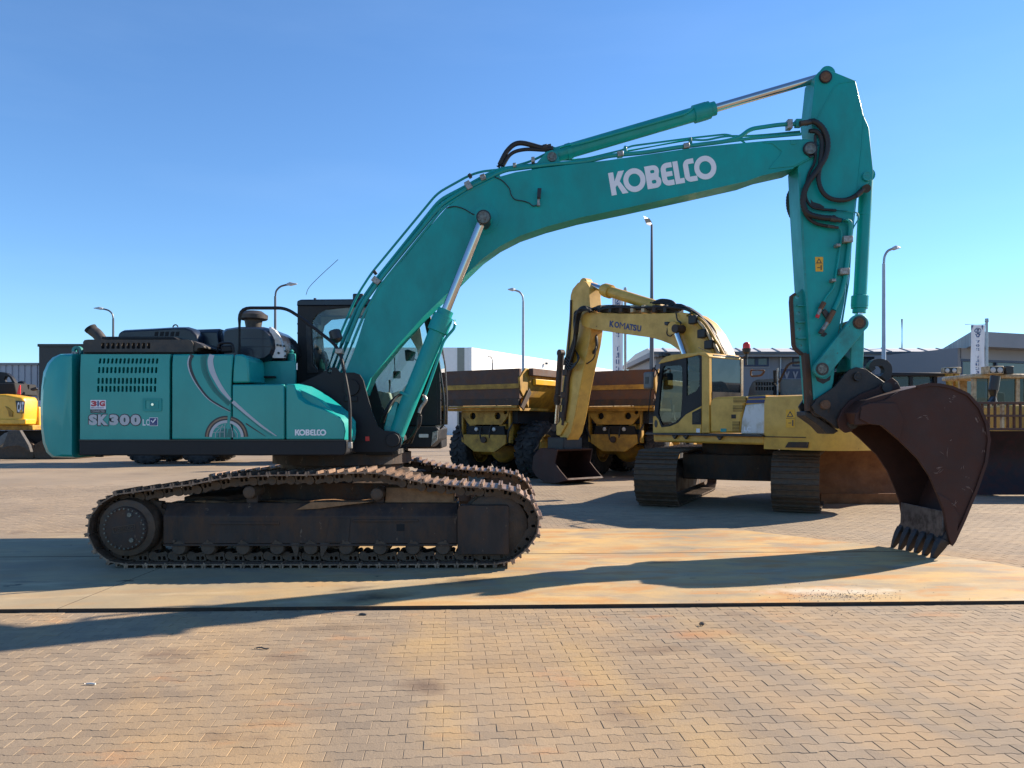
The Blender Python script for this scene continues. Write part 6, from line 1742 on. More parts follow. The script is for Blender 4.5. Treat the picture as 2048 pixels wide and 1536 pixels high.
def put(me, name, parent, M4):
    o = bpy.data.objects.new(name, me)
    COL.objects.link(o)
    o.parent = ob_of(parent)
    o.matrix_local = M4
    return o
def wheel(parent, x, y, rz=0.0, sc=1.0, rot=0.0):
    w = empty('wheel', parent)
    w.matrix_local = Matrix.Translation((x, y, 0.80 * sc)) @ Matrix.Rotation(rz, 4, 'Z') @ Matrix.Rotation(rot, 4, 'Y') @ Matrix.Scale(sc, 4)
    put(TY, 'tyre', w, Matrix())
    put(RM, 'rim', w, Matrix())
    return w
def dump_truck(label, O, yaw):
    T = Thing('dump_truck', label, 'dump truck', O, yaw, 'articulated dump trucks parked behind')
    for i, (x, y) in enumerate(((0, 1.12), (0, -1.12), (1.95, 1.12), (1.95, -1.12), (6.1, 1.12), (6.1, -1.12))):
        wheel(T, x, y, 0, 1.0, 0.3 * i)
    for x in (0.0, 1.95, 6.1):
        mk('axle', lathe((x, -0.85, 0.78), (x, 0.85, 0.78), [(0, 0.28), (0.05, 0.18), (0.45, 0.17), (0.6, 0.30), (0.75, 0.38), (0.95, 0.38), (1.1, 0.30), (1.25, 0.17), (1.65, 0.18), (1.7, 0.28)], 20), 'truck_yellow', T)
    # rear frame seen from behind: hinge plate with holes, cross box, skid
    def rear(loops, x0, x1, name, mat='truck_yellow', bev=0.0):
        V, Fc = flat(loops, abs(x1 - x0))
        xm = (x0 + x1) / 2
        return mk(name, ([(xm + v[2], v[0], v[1]) for v in V], Fc), mat, T)
    rear([[(-0.85, 1.98), (-0.75, 1.72), (-0.55, 1.50), (0.55, 1.50), (0.75, 1.72), (0.85, 1.98)], ring(-0.42, 1.74, 0.10, 16), ring(0.42, 1.74, 0.10, 16), ring(-0.68, 1.84, 0.06, 12)], -0.98, -0.90, 'hinge_plate')
    mk('frame_beam', merge(box(-0.88, 3.4, -0.62, -0.40, 1.05, 1.52)), 'truck_yellow', T, bevel=0.02)
    mk('frame_beam', merge(box(-0.88, 3.4, 0.40, 0.62, 1.05, 1.52)), 'truck_yellow', T, bevel=0.02)
    mk('cross_box', loft([[(x, -0.66, 1.18), (x, 0.66, 1.18), (x, 0.60, 1.46), (x, -0.60, 1.46)] for x in (-0.95, -0.5)]), 'dark_inside', T)
    mk('cross_plate', loft([[(x, -0.72, 0.98), (x, -0.35, 0.74), (x, 0.35, 0.74), (x, 0.72, 0.98), (x, 0.72, 1.22), (x, -0.72, 1.22)] for x in (-1.02, -0.92)]), 'truck_yellow', T, bevel=0.01)
    for y in (-0.30, 0.30):
        mk('rear_lamp', lathe((-1.0, y, 1.37), (-0.9, y, 1.37), [(0, 0.03), (0.01, 0.055), (0.1, 0.055)], 14), 'lamp_head', T)
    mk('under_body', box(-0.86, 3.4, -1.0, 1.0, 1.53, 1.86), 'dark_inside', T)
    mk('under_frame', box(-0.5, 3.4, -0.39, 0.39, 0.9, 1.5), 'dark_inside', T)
    # body
    B_ = empty('body', T)
    xr_ = -1.25
    def sect(x, zs=0.0, k=1.0):
        return [(x, -1.42 * k, 3.0), (x, -1.42 * k, 2.55), (x, -1.30 * k, 2.25), (x, -0.75 * k, 1.62 + zs), (x, 0.75 * k, 1.62 + zs), (x, 1.30 * k, 2.25), (x, 1.42 * k, 2.55), (x, 1.42 * k, 3.0)]
    def inn(x, zs=0.0):
        return [(x, y * 0.95, z + 0.05 if z < 2.9 else z) for x, y, z in sect(x, zs)]
    S = [sect(-0.9, 0.28), sect(0.3, 0.03), sect(4.1, 0.03)]
    I = [inn(-0.9, 0.28), inn(0.3, 0.03), inn(4.05, 0.03)]
    n8 = 8
    V = [p for s in S for p in s] + [p for s in I for p in s]
    Fc = []
    for k in range(2):
        for i in range(7):
            Fc.append((k * 8 + i, k * 8 + i + 1, (k + 1) * 8 + i + 1, (k + 1) * 8 + i))
            q = 24
            Fc.append((q + k * 8 + i, q + (k + 1) * 8 + i, q + (k + 1) * 8 + i + 1, q + k * 8 + i + 1))
        for i in (0, 7):
            Fc.append((k * 8 + i, (k + 1) * 8 + i, 24 + (k + 1) * 8 + i, 24 + k * 8 + i))
    for i in range(7):
        Fc.append((i, 24 + i, 25 + i, i + 1))
    Fc.append(tuple(range(16, 24)))
    mk('skip', (V, Fc), 'truck_yellow', B_, smooth=25)
    for s in (-1, 1):
        mk('top_rail', box(-0.95, 4.15, s * 1.48 - 0.07, s * 1.48 + 0.07, 2.82, 3.02), 'bed_rust', B_, bevel=0.015)
        mk('side_beam', box(-0.75, 4.1, s * 1.47 - 0.05, s * 1.47 + 0.05, 2.58, 2.74), 'bright_yellow', B_, bevel=0.015)
        for x in (0.1, 1.5, 2.9):
            mk('side_rib', loft([[(x - 0.05, s * 1.44, 2.57), (x + 0.05, s * 1.44, 2.57), (x + 0.05, s * 1.32, 2.57), (x - 0.05, s * 1.32, 2.57)], [(x - 0.65, s * 0.84, 1.68), (x - 0.55, s * 0.84, 1.68), (x - 0.55, s * 0.74, 1.68), (x - 0.65, s * 0.74, 1.68)]]), 'truck_yellow', B_)
        mk('chute_side', prism([(-1.32, 2.42), (-0.9, 1.95), (-0.88, 3.02), (-1.05, 3.02), (-1.36, 2.75)], s * 1.36 - 0.03, s * 1.36 + 0.03), 'truck_yellow', B_, bevel=0.006)
        mk('hinge_arm', prism([(-1.40, 1.98), (-1.26, 1.90), (-0.85, 2.35), (-0.95, 2.48)], s * 1.41, s * 1.45), 'frame_rust', B_, bevel=0.01)
    # tail: stacked cross members
    for (z0, z1, m, x0, hw) in ((2.60, 3.0, 'bed_rust', -1.32, 1.36), (2.47, 2.598, 'truck_yellow', -1.35, 1.36), (2.20, 2.468, 'bed_rust', -1.325, 1.36), (2.02, 2.198, 'frame_rust', -1.34, 1.34), (1.955, 2.01, 'truck_yellow', -1.40, 1.32)):
        mk('tail_plate', box(x0, -1.22, -hw, hw, z0, z1), m, B_)
    mk('tail_floor', box(-1.21, 0.3, -1.30, 1.30, 1.88, 1.95), 'truck_yellow', B_)
    for y, z in ((-0.9, 1.35), (0.9, 1.35), (-0.2, 1.30), (0.15, 1.25)):
        mk('brake_hose', tube(spline([(-0.95, y, z + 0.2), (-1.02, y * 0.9, z - 0.05), (-0.9, y * 0.8, z - 0.35), (-0.5, y * 0.8, z - 0.45)], 5), 0.025, 6), 'rubber', T)
    for y in (-0.80, 0.80):
        mk('frame_rib', prism([(-0.96, 1.0), (-0.80, 0.98), (-0.80, 1.95), (-0.96, 1.95)], y - 0.03, y + 0.03), 'truck_yellow', T, bevel=0.008)
        mk('mud_flap', box(0.86, 0.89, y * 1.4 - 0.3, y * 1.4 + 0.3, 0.9, 1.7), 'rubber', T)
    mk('tow_eye', lathe((-1.08, 0.0, 1.08), (-1.0, 0.0, 1.08), [(0, 0.04), (0, 0.09), (0.08, 0.09)], 14), 'frame_rust', T)
    # tractor unit
    C_ = empty('front_unit', T)
    mk('chassis', box(3.6, 7.6, -0.7, 0.7, 0.8, 1.5), 'truck_yellow', C_, bevel=0.05)
    mk('cab', loft([[(4.7, -0.8, 1.5), (6.3, -0.8, 1.5), (6.3, 0.8, 1.5), (4.7, 0.8, 1.5)], [(4.75, -0.75, 3.05), (6.0, -0.75, 3.05), (6.0, 0.75, 3.05), (4.75, 0.75, 3.05)]]), 'cream_paint', C_, bevel=0.06)
    mk('bonnet', box(6.3, 8.1, -0.9, 0.9, 1.3, 2.2), 'bright_yellow', C_, bevel=0.1)
    mk('head_guard', box(4.15, 4.25, -1.35, 1.35, 2.1, 3.06), 'truck_yellow', C_, bevel=0.02)
    return T
dump_truck('yellow dump truck with brown tail left of the folded excavator arm', (-0.22, 22.3, 0), rad(57))
dump_truck('yellow dump truck with dark tail between the folded arm and the black cab', (3.42, 22.6, 0), rad(57))
dump_truck('dump truck whose tyres show below the turquoise body at left', (-13.6, 29.8, 0), rad(2))

# ------------------------------------------------------------------ other machines
# yellow excavator seen from behind at the left edge
N = Thing('excavator', 'bright yellow excavator seen from behind at the left picture edge', 'excavator', (-20.6, 33.0, 0.0), 0.0)
def nt_(c, *p):
    return N.tr(c, p)
mk('counterweight', loft([[(x, c, z) for x, z in nt_(-1.0, *pts)] for c, pts in ((-1.15, [(-30, 792), (14, 790), (48, 796), (52, 803), (50, 838), (46, 848), (-30, 848)]), (-1.0, [(-34, 790), (14, 788), (50, 794), (54, 802), (52, 840), (48, 850), (-34, 850)]), (-0.3, [(-34, 790), (14, 788), (52, 794), (56, 802), (54, 840), (52, 850), (-34, 850)]))]), 'bright_yellow', N, bevel=0.06)
mk('counterweight_foot', prism(nt_(-1.2, (-34, 838), (52, 838), (51, 849), (-34, 849)), -1.22, -0.5), 'bright_yellow', N, bevel=0.04)
mk('grab_hollow', prism(nt_(-1.17, (10, 812), (17, 815), (26, 824), (25, 834), (18, 833), (16, 822)), -1.18, -1.15), 'truck_yellow', N, bevel=0.01)
bd = mk('badge', prism(nt_(-1.17, (31, 801), (50, 803), (48, 827), (34, 826)), -1.185, -1.152), 'black_plastic', N, bevel=0.02)
for cc, x0, x1 in (('C', 35, 39.3), ('A', 39.5, 44.2), ('T', 44, 48.3)):
    letters(N, cc, -1.19, N.at(-1.17, x0, 824.5), N.at(-1.17, x1, 824.5), N.at(-1.17, x0, 804), 'white_decal', bd, 0.05)
mk('badge_corner', prism(nt_(-1.17, (39.5, 825), (43.5, 818), (47.5, 825)), -1.196, -1.192), 'bright_yellow', bd)
mk('side_body', prism(nt_(0.2, (54, 813), (92, 814), (92, 857), (54, 857)), -0.28, 2.0), 'bright_yellow', N, bevel=0.05)
mk('deck', prism(nt_(-0.4, (-34, 850), (80, 850), (80, 860), (-34, 860)), -0.9, 2.0), 'truck_yellow', N, bevel=0.03)
mk('side_latch', prism(nt_(-0.28, (61, 836), (69, 839), (69, 844), (61, 844)), -0.3, -0.27), 'frame_rust', N)
mk('engine_top', prism(nt_(-0.2, (-34, 790), (-34, 768), (32, 766), (36, 790)), -0.3, 1.2), 'dark_inside', N, bevel=0.05)
mk('cab', shape([nt_(0.4, (-10, 788), (-8, 752), (4, 744), (16, 746), (26, 754), (34, 768), (36, 790)), nt_(0.4, (10, 760), (14, 752), (22, 755), (27, 764), (12, 764))], 0.3, 0.5), 'navy_paint', N)
mk('boom', tube(spline(N.path([(33, 772, 0.8), (44, 766, 0.8), (52, 776, 0.8), (56, 795, 0.8), (54, 812, 0.8)]), 6), 0.10, 8), 'black_plastic', N)
mk('boom_hose', tube(spline(N.path([(36, 772, 0.6), (46, 770, 0.6), (56, 778, 0.6), (58, 770, 0.6)]), 6), 0.04, 6), 'rubber', N)
mk('mirror', prism(nt_(0.4, (63, 777), (74, 774), (77, 778), (70, 782), (64, 781)), 0.3, 0.42), 'black_plastic', N, bevel=0.02)
mk('mirror_post', tube(N.path([(76, 780, 0.4), (77, 815, 0.4)]), 0.05, 6), 'black_plastic', N)
mk('blue_cover', prism(nt_(0.5, (55, 801), (76, 801), (74, 812), (56, 813)), 0.3, 0.9), 'blue_decal', N, bevel=0.03)
mk('warning_flag', prism(nt_(-0.5, (34, 788), (41, 789), (41, 770), (39, 770)), -0.52, -0.48), 'red_plastic', N)
tb = [(-1.6, 0), (-1.75, 0.3), (-1.6, 0.62), (-0.9, 0.85), (0.9, 0.85), (1.6, 0.62), (1.75, 0.3), (1.6, 0)]
for k, px in enumerate((8, 88)):
    x, _ = N.at(-1.2, px, 880)
    mk('crawler', prism([(x + a * 0.5 * (0.9 + 0.2 * k), b) for a, b in tb], -0.4, 3.0), 'track_steel', N, bevel=0.04)
mk('undercarriage', prism(nt_(0.0, (-34, 862), (92, 862), (92, 900), (-34, 900)), -0.2, 2.5), 'dark_inside', N)
mk('dozer_blade', loft([[(x, c, z) for x, z in nt_(-1.4, *pts)] for c, pts in ((-1.7, [(12, 898), (26, 861), (48, 860), (66, 890), (70, 904), (60, 896), (46, 891), (24, 893)]), (-1.5, [(12, 898), (26, 861), (48, 860), (66, 890), (70, 904), (60, 896), (46, 891), (24, 893)]))]), 'grey_steel', N, bevel=0.02)
mk('blade_arm', prism(nt_(-1.3, (-6, 880), (12, 866), (24, 862), (14, 884), (0, 895)), -1.4, -1.2), 'hood_grey', N, bevel=0.02)

# bulldozer with a rack of bars on its blade, right edge
D = Thing('bulldozer', 'yellow bulldozer with barred rack on its dark blade at the right edge', 'bulldozer', (11.2, 17.0, 0.0), 0.0)
def dt(c, *p):
    return D.tr(c, p)
xa, xb = D.at(-0.6, 1945, 900)[0], D.at(-0.6, 2260, 900)[0]
zb0, zb1 = 0.03, D.at(-0.6, 2000, 862)[1]
blade = []
for i in range(9):
    t = i / 8
    blade.append((-0.62 + 0.28 * math.sin(t * math.pi), zb0 + (zb1 - zb0) * t))
mk('blade', barx(blade + [(y + 0.06, z) for y, z in blade[::-1]], xa, xb), 'blade_maroon', D, smooth=40)
zr0, zr1 = D.at(-0.6, 2000, 861)[1], D.at(-0.6, 2000, 806)[1]
rk = empty('trash_rack', D)
for z in (zr0 + 0.03, (zr0 + zr1) / 2 + 0.02, zr1):
    mk('rack_rail', box(xa, xb, -0.66, -0.58, z - 0.025, z + 0.025), 'bed_rust', rk, bevel=0.006)
k = 0
x = xa + 0.05
while x < xb:
    k += 1
    w = 0.055 if k % 4 == 1 else 0.022
    mk('rack_bar', box(x, x + w, -0.655, -0.585, zr0 + 0.056, zr1 - 0.026), 'cream_paint' if k % 4 == 1 else 'bed_rust', rk)
    x += 0.135
DC = empty('cab', D)
zc0, zc1, zc2 = D.at(3.0, 1990, 812)[1], D.at(3.0, 1990, 757)[1], D.at(3.0, 1990, 748)[1]
x0, x1, x2, x3 = [D.at(3.0, p, 800)[0] for p in (1946, 1978, 2002, 2062)]
mk('cab_roof', box(x0 - 0.05, x3 + 0.05, 2.9, 4.4, zc1, zc2), 'cream_paint', DC, bevel=0.04)
for a, w in ((x0, 0.10), (x0 + 0.42, 0.08), (x1 + 0.12, 0.10), (x2 + 0.40, 0.10), (x3 - 0.14, 0.12)):
    mk('cab_post', box(a, a + w, 3.0, 3.1, zc0 - 0.3, zc1), 'cream_paint', DC, bevel=0.015)
mk('cab_glass', box(x0 + 0.02, x3 - 0.02, 3.04, 3.05, zc0 - 0.3, zc1), 'tinted_glass', DC, smooth=0)
mk('cab_back', merge(box(x0, x3, 4.3, 4.38, zc0 - 0.3, zc0 + 0.25), box(x1, x1 + 0.2, 4.3, 4.38, zc0, zc1)), 'cream_paint', DC)
mk('cab_base', box(x0 - 0.2, x3 + 0.2, 2.9, 4.4, zc0 - 1.4, zc0 - 0.3), 'old_yellow', DC, bevel=0.04)
mk('seat', box(x2 + 0.05, x2 + 0.45, 3.5, 3.7, zc0 - 0.3, zc0 + 0.38), 'seat_fabric', DC, bevel=0.06)
mk('exhaust_stack', tube(D.path([(1985, 805, 1.6), (1987, 780, 1.6), (1991, 752, 1.6)]), 0.11, 12), 'black_plastic', D)
mk('engine_hood', box(D.at(1.2, 1965, 815)[0], D.at(1.2, 2040, 815)[0], 0.2, 2.8, 1.0, 1.95), 'old_yellow', D, bevel=0.05)
for px in (1978, 2012):
    lb = mk('lamp_box', box(*(lambda a, b: (a[0], b[0], 2.6, 2.95, a[1], b[1]))(D.at(2.6, px, 748), D.at(2.6, px + (30 if px < 2000 else 16), 732))), 'cream_paint' if px < 2000 else 'black_plastic', D, bevel=0.015)
    if px < 2000:
        mk('lamp_recess', box(*(lambda a, b: (a[0], b[0], 2.585, 2.598, a[1], b[1]))(D.at(2.6, 1980, 746), D.at(2.6, 2006, 734))), 'black_plastic', lb)
        for q in (1986, 2000):
            lx, lz = D.at(2.58, q, 740)
            mk('lamp_lens', lathe((lx, 2.57, lz), (lx, 2.584, lz), [(0, 0.05), (0.005, 0.07), (0.014, 0.07)], 14), 'lamp_head', lb)
for s in (0.0, 2.6):
    mk('crawler', prism([(xa + 0.2 + s, 0.0), (xa + 0.2 + s, 0.7), (xa + 0.35 + s, 0.95), (xa + 0.75 + s, 0.95), (xa + 0.85 + s, 0.7), (xa + 0.85 + s, 0.0)], 0.0, 3.4), 'track_steel', D, bevel=0.05)

# rust coloured dozer blade standing behind the bucket
R_ = Thing('dozer_blade', 'rust orange dozer blade standing between the right track and the bucket', 'dozer blade', (7.0, 14.9, 0.0), 0.0)
bx0_, bx1_ = R_.at(0, 1640, 950)[0], R_.at(0, 1822, 950)[0]
bl = []
for i in range(9):
    t = i / 8
    bl.append((0.0 + 0.30 * math.sin(t * math.pi), 0.01 + 1.12 * t))
mk('mouldboard', barx(bl + [(y + 0.05, z) for y, z in bl[::-1]], bx0_, bx1_), 'blade_rust', R_, smooth=40)
mk('cutting_edge', box(bx0_, bx1_, -0.035, -0.002, 0.005, 0.20), 'blade_rust', R_, bevel=0.004)
for xx in (bx0_ + 0.4, bx1_ - 0.4):
    mk('push_arm', box(xx - 0.1, xx + 0.1, 0.36, 1.6, 0.2, 0.5), 'frame_rust', R_, bevel=0.02)
mk('rear_frame', box(bx0_ + 0.25, bx1_ - 0.25, 1.601, 1.8, 0.0, 0.7), 'frame_rust', R_, bevel=0.02)

# dark machine with yellow light posts whose roof shows over the bucket
W = Thing('wheel_loader', 'dark roofed wheel loader with lamps showing over the bucket edge', 'wheel loader', (15.0, 27.0, 0.0), 0.0)
def wt(c, *p):
    return W.tr(c, p)
wx0, wx1 = W.at(0, 1778, 760)[0], W.at(0, 1895, 760)[0]
wz = W.at(0, 1800, 745)[1]
mk('roof', box(wx0, wx1, 0.0, 1.8, wz - 0.14, wz), 'navy_paint', W, bevel=0.04)
for a, w in ((wx0 + 0.05, 0.1), (wx0 + 0.75, 0.12), (wx1 - 0.45, 0.12)):
    mk('cab_post', box(a, a + w, 0.05, 0.16, wz - 1.3, wz - 0.141), 'navy_paint', W)
mk('windscreen', box(wx0 + 0.06, wx1 - 0.35, 0.09, 0.1, wz - 1.3, wz - 0.142), 'tinted_glass', W, smooth=0)
mk('rear_wall', box(wx0, wx1, 1.7, 1.78, wz - 1.6, wz - 0.8), 'navy_paint', W)
mk('cab_body', box(wx0 - 0.1, wx1 + 0.2, 0.0, 1.8, 0.9, wz - 1.301), 'old_yellow', W, bevel=0.06)
mk('seat', box(wx0 + 0.35, wx0 + 0.7, 0.8, 1.1, wz - 1.3, wz - 0.5), 'beige_trim', W, bevel=0.08)
for (p0, p1) in ((1892, 1904), (1906, 1917)):
    mk('lamp_post', prism(wt(-0.4, (p0, 748), (p1, 748), (p1 - 2, 780), (p0 + 4, 778)), -0.5, -0.3), 'truck_yellow', W, bevel=0.02)
lb = mk('lamp_box', prism(wt(-0.4, (1888, 735), (1919, 734.5), (1919, 747), (1888, 747)), -0.52, -0.2), 'cream_paint', W, bevel=0.02)
mk('lamp_recess', prism(wt(-0.53, (1889, 736), (1914, 736), (1914, 746), (1889, 746)), -0.535, -0.525), 'black_plastic', lb)
for q in (1894.5, 1908.5):
    lx, lz = W.at(-0.54, q, 741)
    mk('lamp_lens', lathe((lx, -0.56, lz), (lx, -0.536, lz), [(0, 0.06), (0.01, 0.075), (0.02, 0.075)], 12), 'lamp_head', lb)
lb2 = mk('work_lamp', prism(wt(-0.4, (1915, 752), (1930, 749), (1931, 761), (1918, 765)), -0.5, -0.3), 'cream_paint', W, bevel=0.02)
lx, lz = W.at(-0.51, 1922, 757)
mk('lamp_lens', lathe((lx, -0.52, lz), (lx, -0.50, lz), [(0, 0.07), (0.02, 0.08)], 12), 'lamp_glass', lb2)
for xx in (wx0 + 0.3, wx1 - 0.3):
    for yy in (-0.9, 2.2):
        wheel(W, xx, yy, math.pi / 2)
mk('chassis', box(wx0, wx1, -1.4, 2.6, 0.6, 1.3), 'old_yellow', W, bevel=0.05)

# ------------------------------------------------------------------ buildings
def facade_window(parent, x0, x1, y, z0, z1, n):
    w = mk('window', shape([[(x0, z0), (x1, z0), (x1, z1), (x0, z1)]] + [[(x0 + (x1 - x0) * i / n + 0.13, z0 + 0.13), (x0 + (x1 - x0) * (i + 1) / n - 0.13, z0 + 0.13), (x0 + (x1 - x0) * (i + 1) / n - 0.13, z1 - 0.13), (x0 + (x1 - x0) * i / n + 0.13, z1 - 0.13)] for i in range(n)], y - 0.10, y + 0.02), 'window_blue', parent)
    for i in range(n):
        mk('pane', box(x0 + (x1 - x0) * i / n + 0.13, x0 + (x1 - x0) * (i + 1) / n - 0.13, y - 0.04, y - 0.02, z0 + 0.13, z1 - 0.13), 'office_pane', w, smooth=0)
    mk('window_trim', shape([[(x0 - 0.12, z0 - 0.12), (x1 + 0.12, z0 - 0.12), (x1 + 0.12, z1 + 0.12), (x0 - 0.12, z1 + 0.12)], [(x0 - 0.005, z0 - 0.005), (x1 + 0.005, z0 - 0.005), (x1 + 0.005, z1 + 0.005), (x0 - 0.005, z1 + 0.005)]], y - 0.05, y - 0.002), 'wall_fascia', w)
B1 = Thing('office_building', 'long grey office building with blue window bands behind the machines at right', 'building', (24.0, 60.0, 0.0), 0.0)
xl, xr1 = B1.at(0, 1312, 750)[0], B1.at(0, 1905, 750)[0]
zr = B1.at(0, 1500, 711)[1]
mk('wall', box(xl, xr1, 0, 14, 0, zr), 'wall_grey', B1)
zf = B1.at(-0.8, 1500, 703)[1]
mk('fascia', box(xl - 0.5, xr1, -0.8, 14.5, zr - 0.15, zf), 'wall_fascia', B1)
zrr = B1.at(1.0, 1500, 696.5)[1]
mk('roof', loft([[(xl - 0.5, -0.6, zf + 0.002), (xl - 0.5, 1.0, zrr), (xl - 0.5, 7.0, zrr + 0.05), (xl - 0.5, 14.5, zf + 0.002)], [(xr1, -0.6, zf + 0.002), (xr1, 1.0, zrr), (xr1, 7.0, zrr + 0.05), (xr1, 14.5, zf + 0.002)]]), 'roof_sheet', B1, smooth=0)
for i in range(16):
    x = xl + (xr1 - xl) * (i + 0.5) / 16
    mk('roof_seam', loft([[(x - 0.05, -0.6, zf + 0.003), (x + 0.05, -0.6, zf + 0.003), (x + 0.05, -0.6, zf + 0.06), (x - 0.05, -0.6, zf + 0.06)], [(x - 0.05, 1.0, zrr + 0.003), (x + 0.05, 1.0, zrr + 0.003), (x + 0.05, 1.0, zrr + 0.06), (x - 0.05, 1.0, zrr + 0.06)]]), 'wall_fascia', B1)
for (p0, p1, n) in ((1390, 1440, 3), (1488, 1537, 2), (1584, 1650, 3), (1692, 1784, 4), (1834, 1912 - 1, 3)):
    a, b = B1.at(0, p0, 733)[0], B1.at(0, p1, 733)[0]
    if p0 == 1834:
        b = B1.at(0, 1911, 733)[0]
    facade_window(B1, a, min(b, xr1 - 0.4), 0, B1.at(0, p0, 733)[1], B1.at(0, p0, 714)[1], n)
for px in (1560, 1811, 1664):
    x = B1.at(0, px, 730)[0]
    mk('downpipe', cyl((x, -0.12, 0.2), (x, -0.12, zr - 0.16), 0.07, n=8), 'lamp_pole', B1)
for px in (1345, 1460, 1690, 1810):
    pass
for i in range(22):
    x = xl + (xr1 - xl) * (i + 0.3) / 22
    mk('panel_joint', box(x, x + 0.05, -0.02, -0.001, 0, zr - 0.16), 'wall_fascia', B1)
mk('gutter', box(xl - 0.5, xr1, -0.95, -0.81, zf - 0.2, zf - 0.02), 'lamp_pole_dark', B1)
x, z0 = B1.at(2.0, 1804, 694)
mk('aerial_mast', tube([(x, 2.0, z0 - 0.4), (x, 2.0, B1.at(2.0, 1804, 638)[1])], 0.07, 6), 'lamp_pole_dark', B1)
# forward block at the far right
B2 = Thing('showroom_building', 'grey showroom block with deep weathered fascia and tall glass at the right edge', 'building', (29.0, 48.3, 0.0), 0.0)
cA = B2.at(0, 1945, 700)[0]
far_x = (1885 - CX) * 60.0 / F - 29.0
gx2 = (2400 - CX) * 56.5 / F - 29.0
ztop_b, zbot_b = EYE + 180 * 48.3 / F, EYE + 150 * 48.3 / F
pl = [(cA, 0), (gx2, 8.0), (gx2, 26), (far_x, 26), (far_x, 11.7)]
mk('fascia', slab(pl, zbot_b, ztop_b), 'wall_fascia', B2)
off = 1.0
mk('fascia_panel', loft([[(far_x - 0.03, 11.75, zbot_b + 0.03), (far_x - 0.03, 11.75, ztop_b - 0.03), (far_x + 0.01, 11.85, ztop_b - 0.03), (far_x + 0.01, 11.85, zbot_b + 0.03)], [(cA - 0.04, 0.06, zbot_b + 0.03), (cA - 0.04, 0.06, ztop_b - 0.03), (cA, 0.1, ztop_b - 0.03), (cA, 0.1, zbot_b + 0.03)]]), 'weathered_fascia', B2)
d_ = Vector((gx2 - cA, 8.0)).normalized()
nr = Vector((-d_.y, d_.x))
def bp(t, q):
    return (cA + d_.x * t + nr.x * q, d_.y * t + nr.y * q)
L_ = 18.0
mk('side_wall', slab([bp(0.2, 1.2), bp(0.2, 8.0), bp(0.5, 8.0), bp(0.5, 1.2)], 0, zbot_b - 0.002), 'wall_grey', B2)
mk('glass_wall', slab([bp(0.5, 1.3), bp(L_, 1.3), bp(L_, 1.4), bp(0.5, 1.4)], 0.3, zbot_b - 0.7), 'office_pane', B2, smooth=0)
mk('glass_head', slab([bp(0.4, 1.2), bp(L_, 1.2), bp(L_, 1.5), bp(0.4, 1.5)], zbot_b - 0.699, zbot_b - 0.003), 'wall_fascia', B2)
mk('mullion_head', slab([bp(0.45, 1.18), bp(L_, 1.18), bp(L_, 1.29), bp(0.45, 1.29)], zbot_b - 0.85, zbot_b - 0.701), 'window_blue', B2)
for t in (0.5, 3.6, 6.8, 10.0):
    mk('mullion', slab([bp(t, 1.17), bp(t + 0.12, 1.17), bp(t + 0.12, 1.289), bp(t, 1.289)], 0.2, zbot_b - 0.86), 'window_blue', B2)
# white warehouse
B3 = Thing('warehouse', 'large white warehouse with olive stripe far behind the dump trucks', 'building', (-4.6, 88.0, 0.0), 0.0)
zt3 = EYE + 147 * 88.0 / F
e1 = ((1340 - CX) * 155.0 / F + 4.6, 155.0 - 88.0)
mk('long_wall', slab([(0.0, 0.02), e1, (e1[0] - 1.5, e1[1]), (-0.4, 0.4)], 0, zt3), 'wall_white', B3, smooth=0)
mk('end_wall', box(-48, -0.42, 0.05, 0.5, 0, zt3), 'wall_white', B3, smooth=0)
mk('olive_stripe', box(-1.65, -0.85, 0.0, 0.048, 0, zt3 - 0.01), 'wall_olive', B3, smooth=0)
mk('corner_post', box(-0.41, -0.002, 0.0, 0.4, 0, zt3 + 0.01), 'wall_white', B3, smooth=0)
mk('roof', slab([(-48, 0.5), (-0.41, 0.5), (e1[0] - 1.6, e1[1]), (-48, e1[1])], zt3 - 0.4, zt3 - 0.02), 'roof_sheet', B3, smooth=0)
for k in range(4):
    t = 0.25 + 0.18 * k
    mk('wall_lamp', box(e1[0] * t - 0.0, e1[0] * t + 0.35, e1[1] * t - 0.5, e1[1] * t - 0.1, zt3 - 0.75, zt3 - 0.45), 'lamp_pole_dark', B3)
# left: dark block and corrugated hall
B4 = Thing('dark_building', 'black flat roofed building behind the counterweight at left', 'building', (-24.5, 42.0, 0.0), 0.0)
a, b = B4.at(0, 78, 700)[0], B4.at(0, 330, 700)[0]
zt4 = B4.at(0, 100, 688)[1]
mk('wall', box(a, b, 0, 10, 0, zt4 - 0.15), 'wall_black', B4)
mk('parapet', box(a - 0.05, b + 0.05, -0.06, 10.05, zt4 - 0.149, zt4), 'wall_black', B4)
B5 = Thing('corrugated_hall', 'pale grey blue corrugated hall at the left picture edge', 'building', (-30.0, 44.0, 0.0), 0.0)
a, b = B5.at(0, -60, 760)[0], B5.at(0, 78.5, 760)[0]
zt5 = B5.at(0, 30, 730)[1]
prof = []
x = a
while x < b:
    prof += [(x, 0.0), (x + 0.22, 0.0), (x + 0.25, 0.05), (x + 0.33, 0.05)]
    x += 0.36
mk('sheet_wall', slab(prof + [(x, 0.4), (a, 0.4)], 0, zt5), 'wall_corrugated', B5, smooth=0)
mk('roof_edge', box(a, b, -0.08, 12, zt5 + 0.002, zt5 + 0.12), 'wall_fascia', B5)
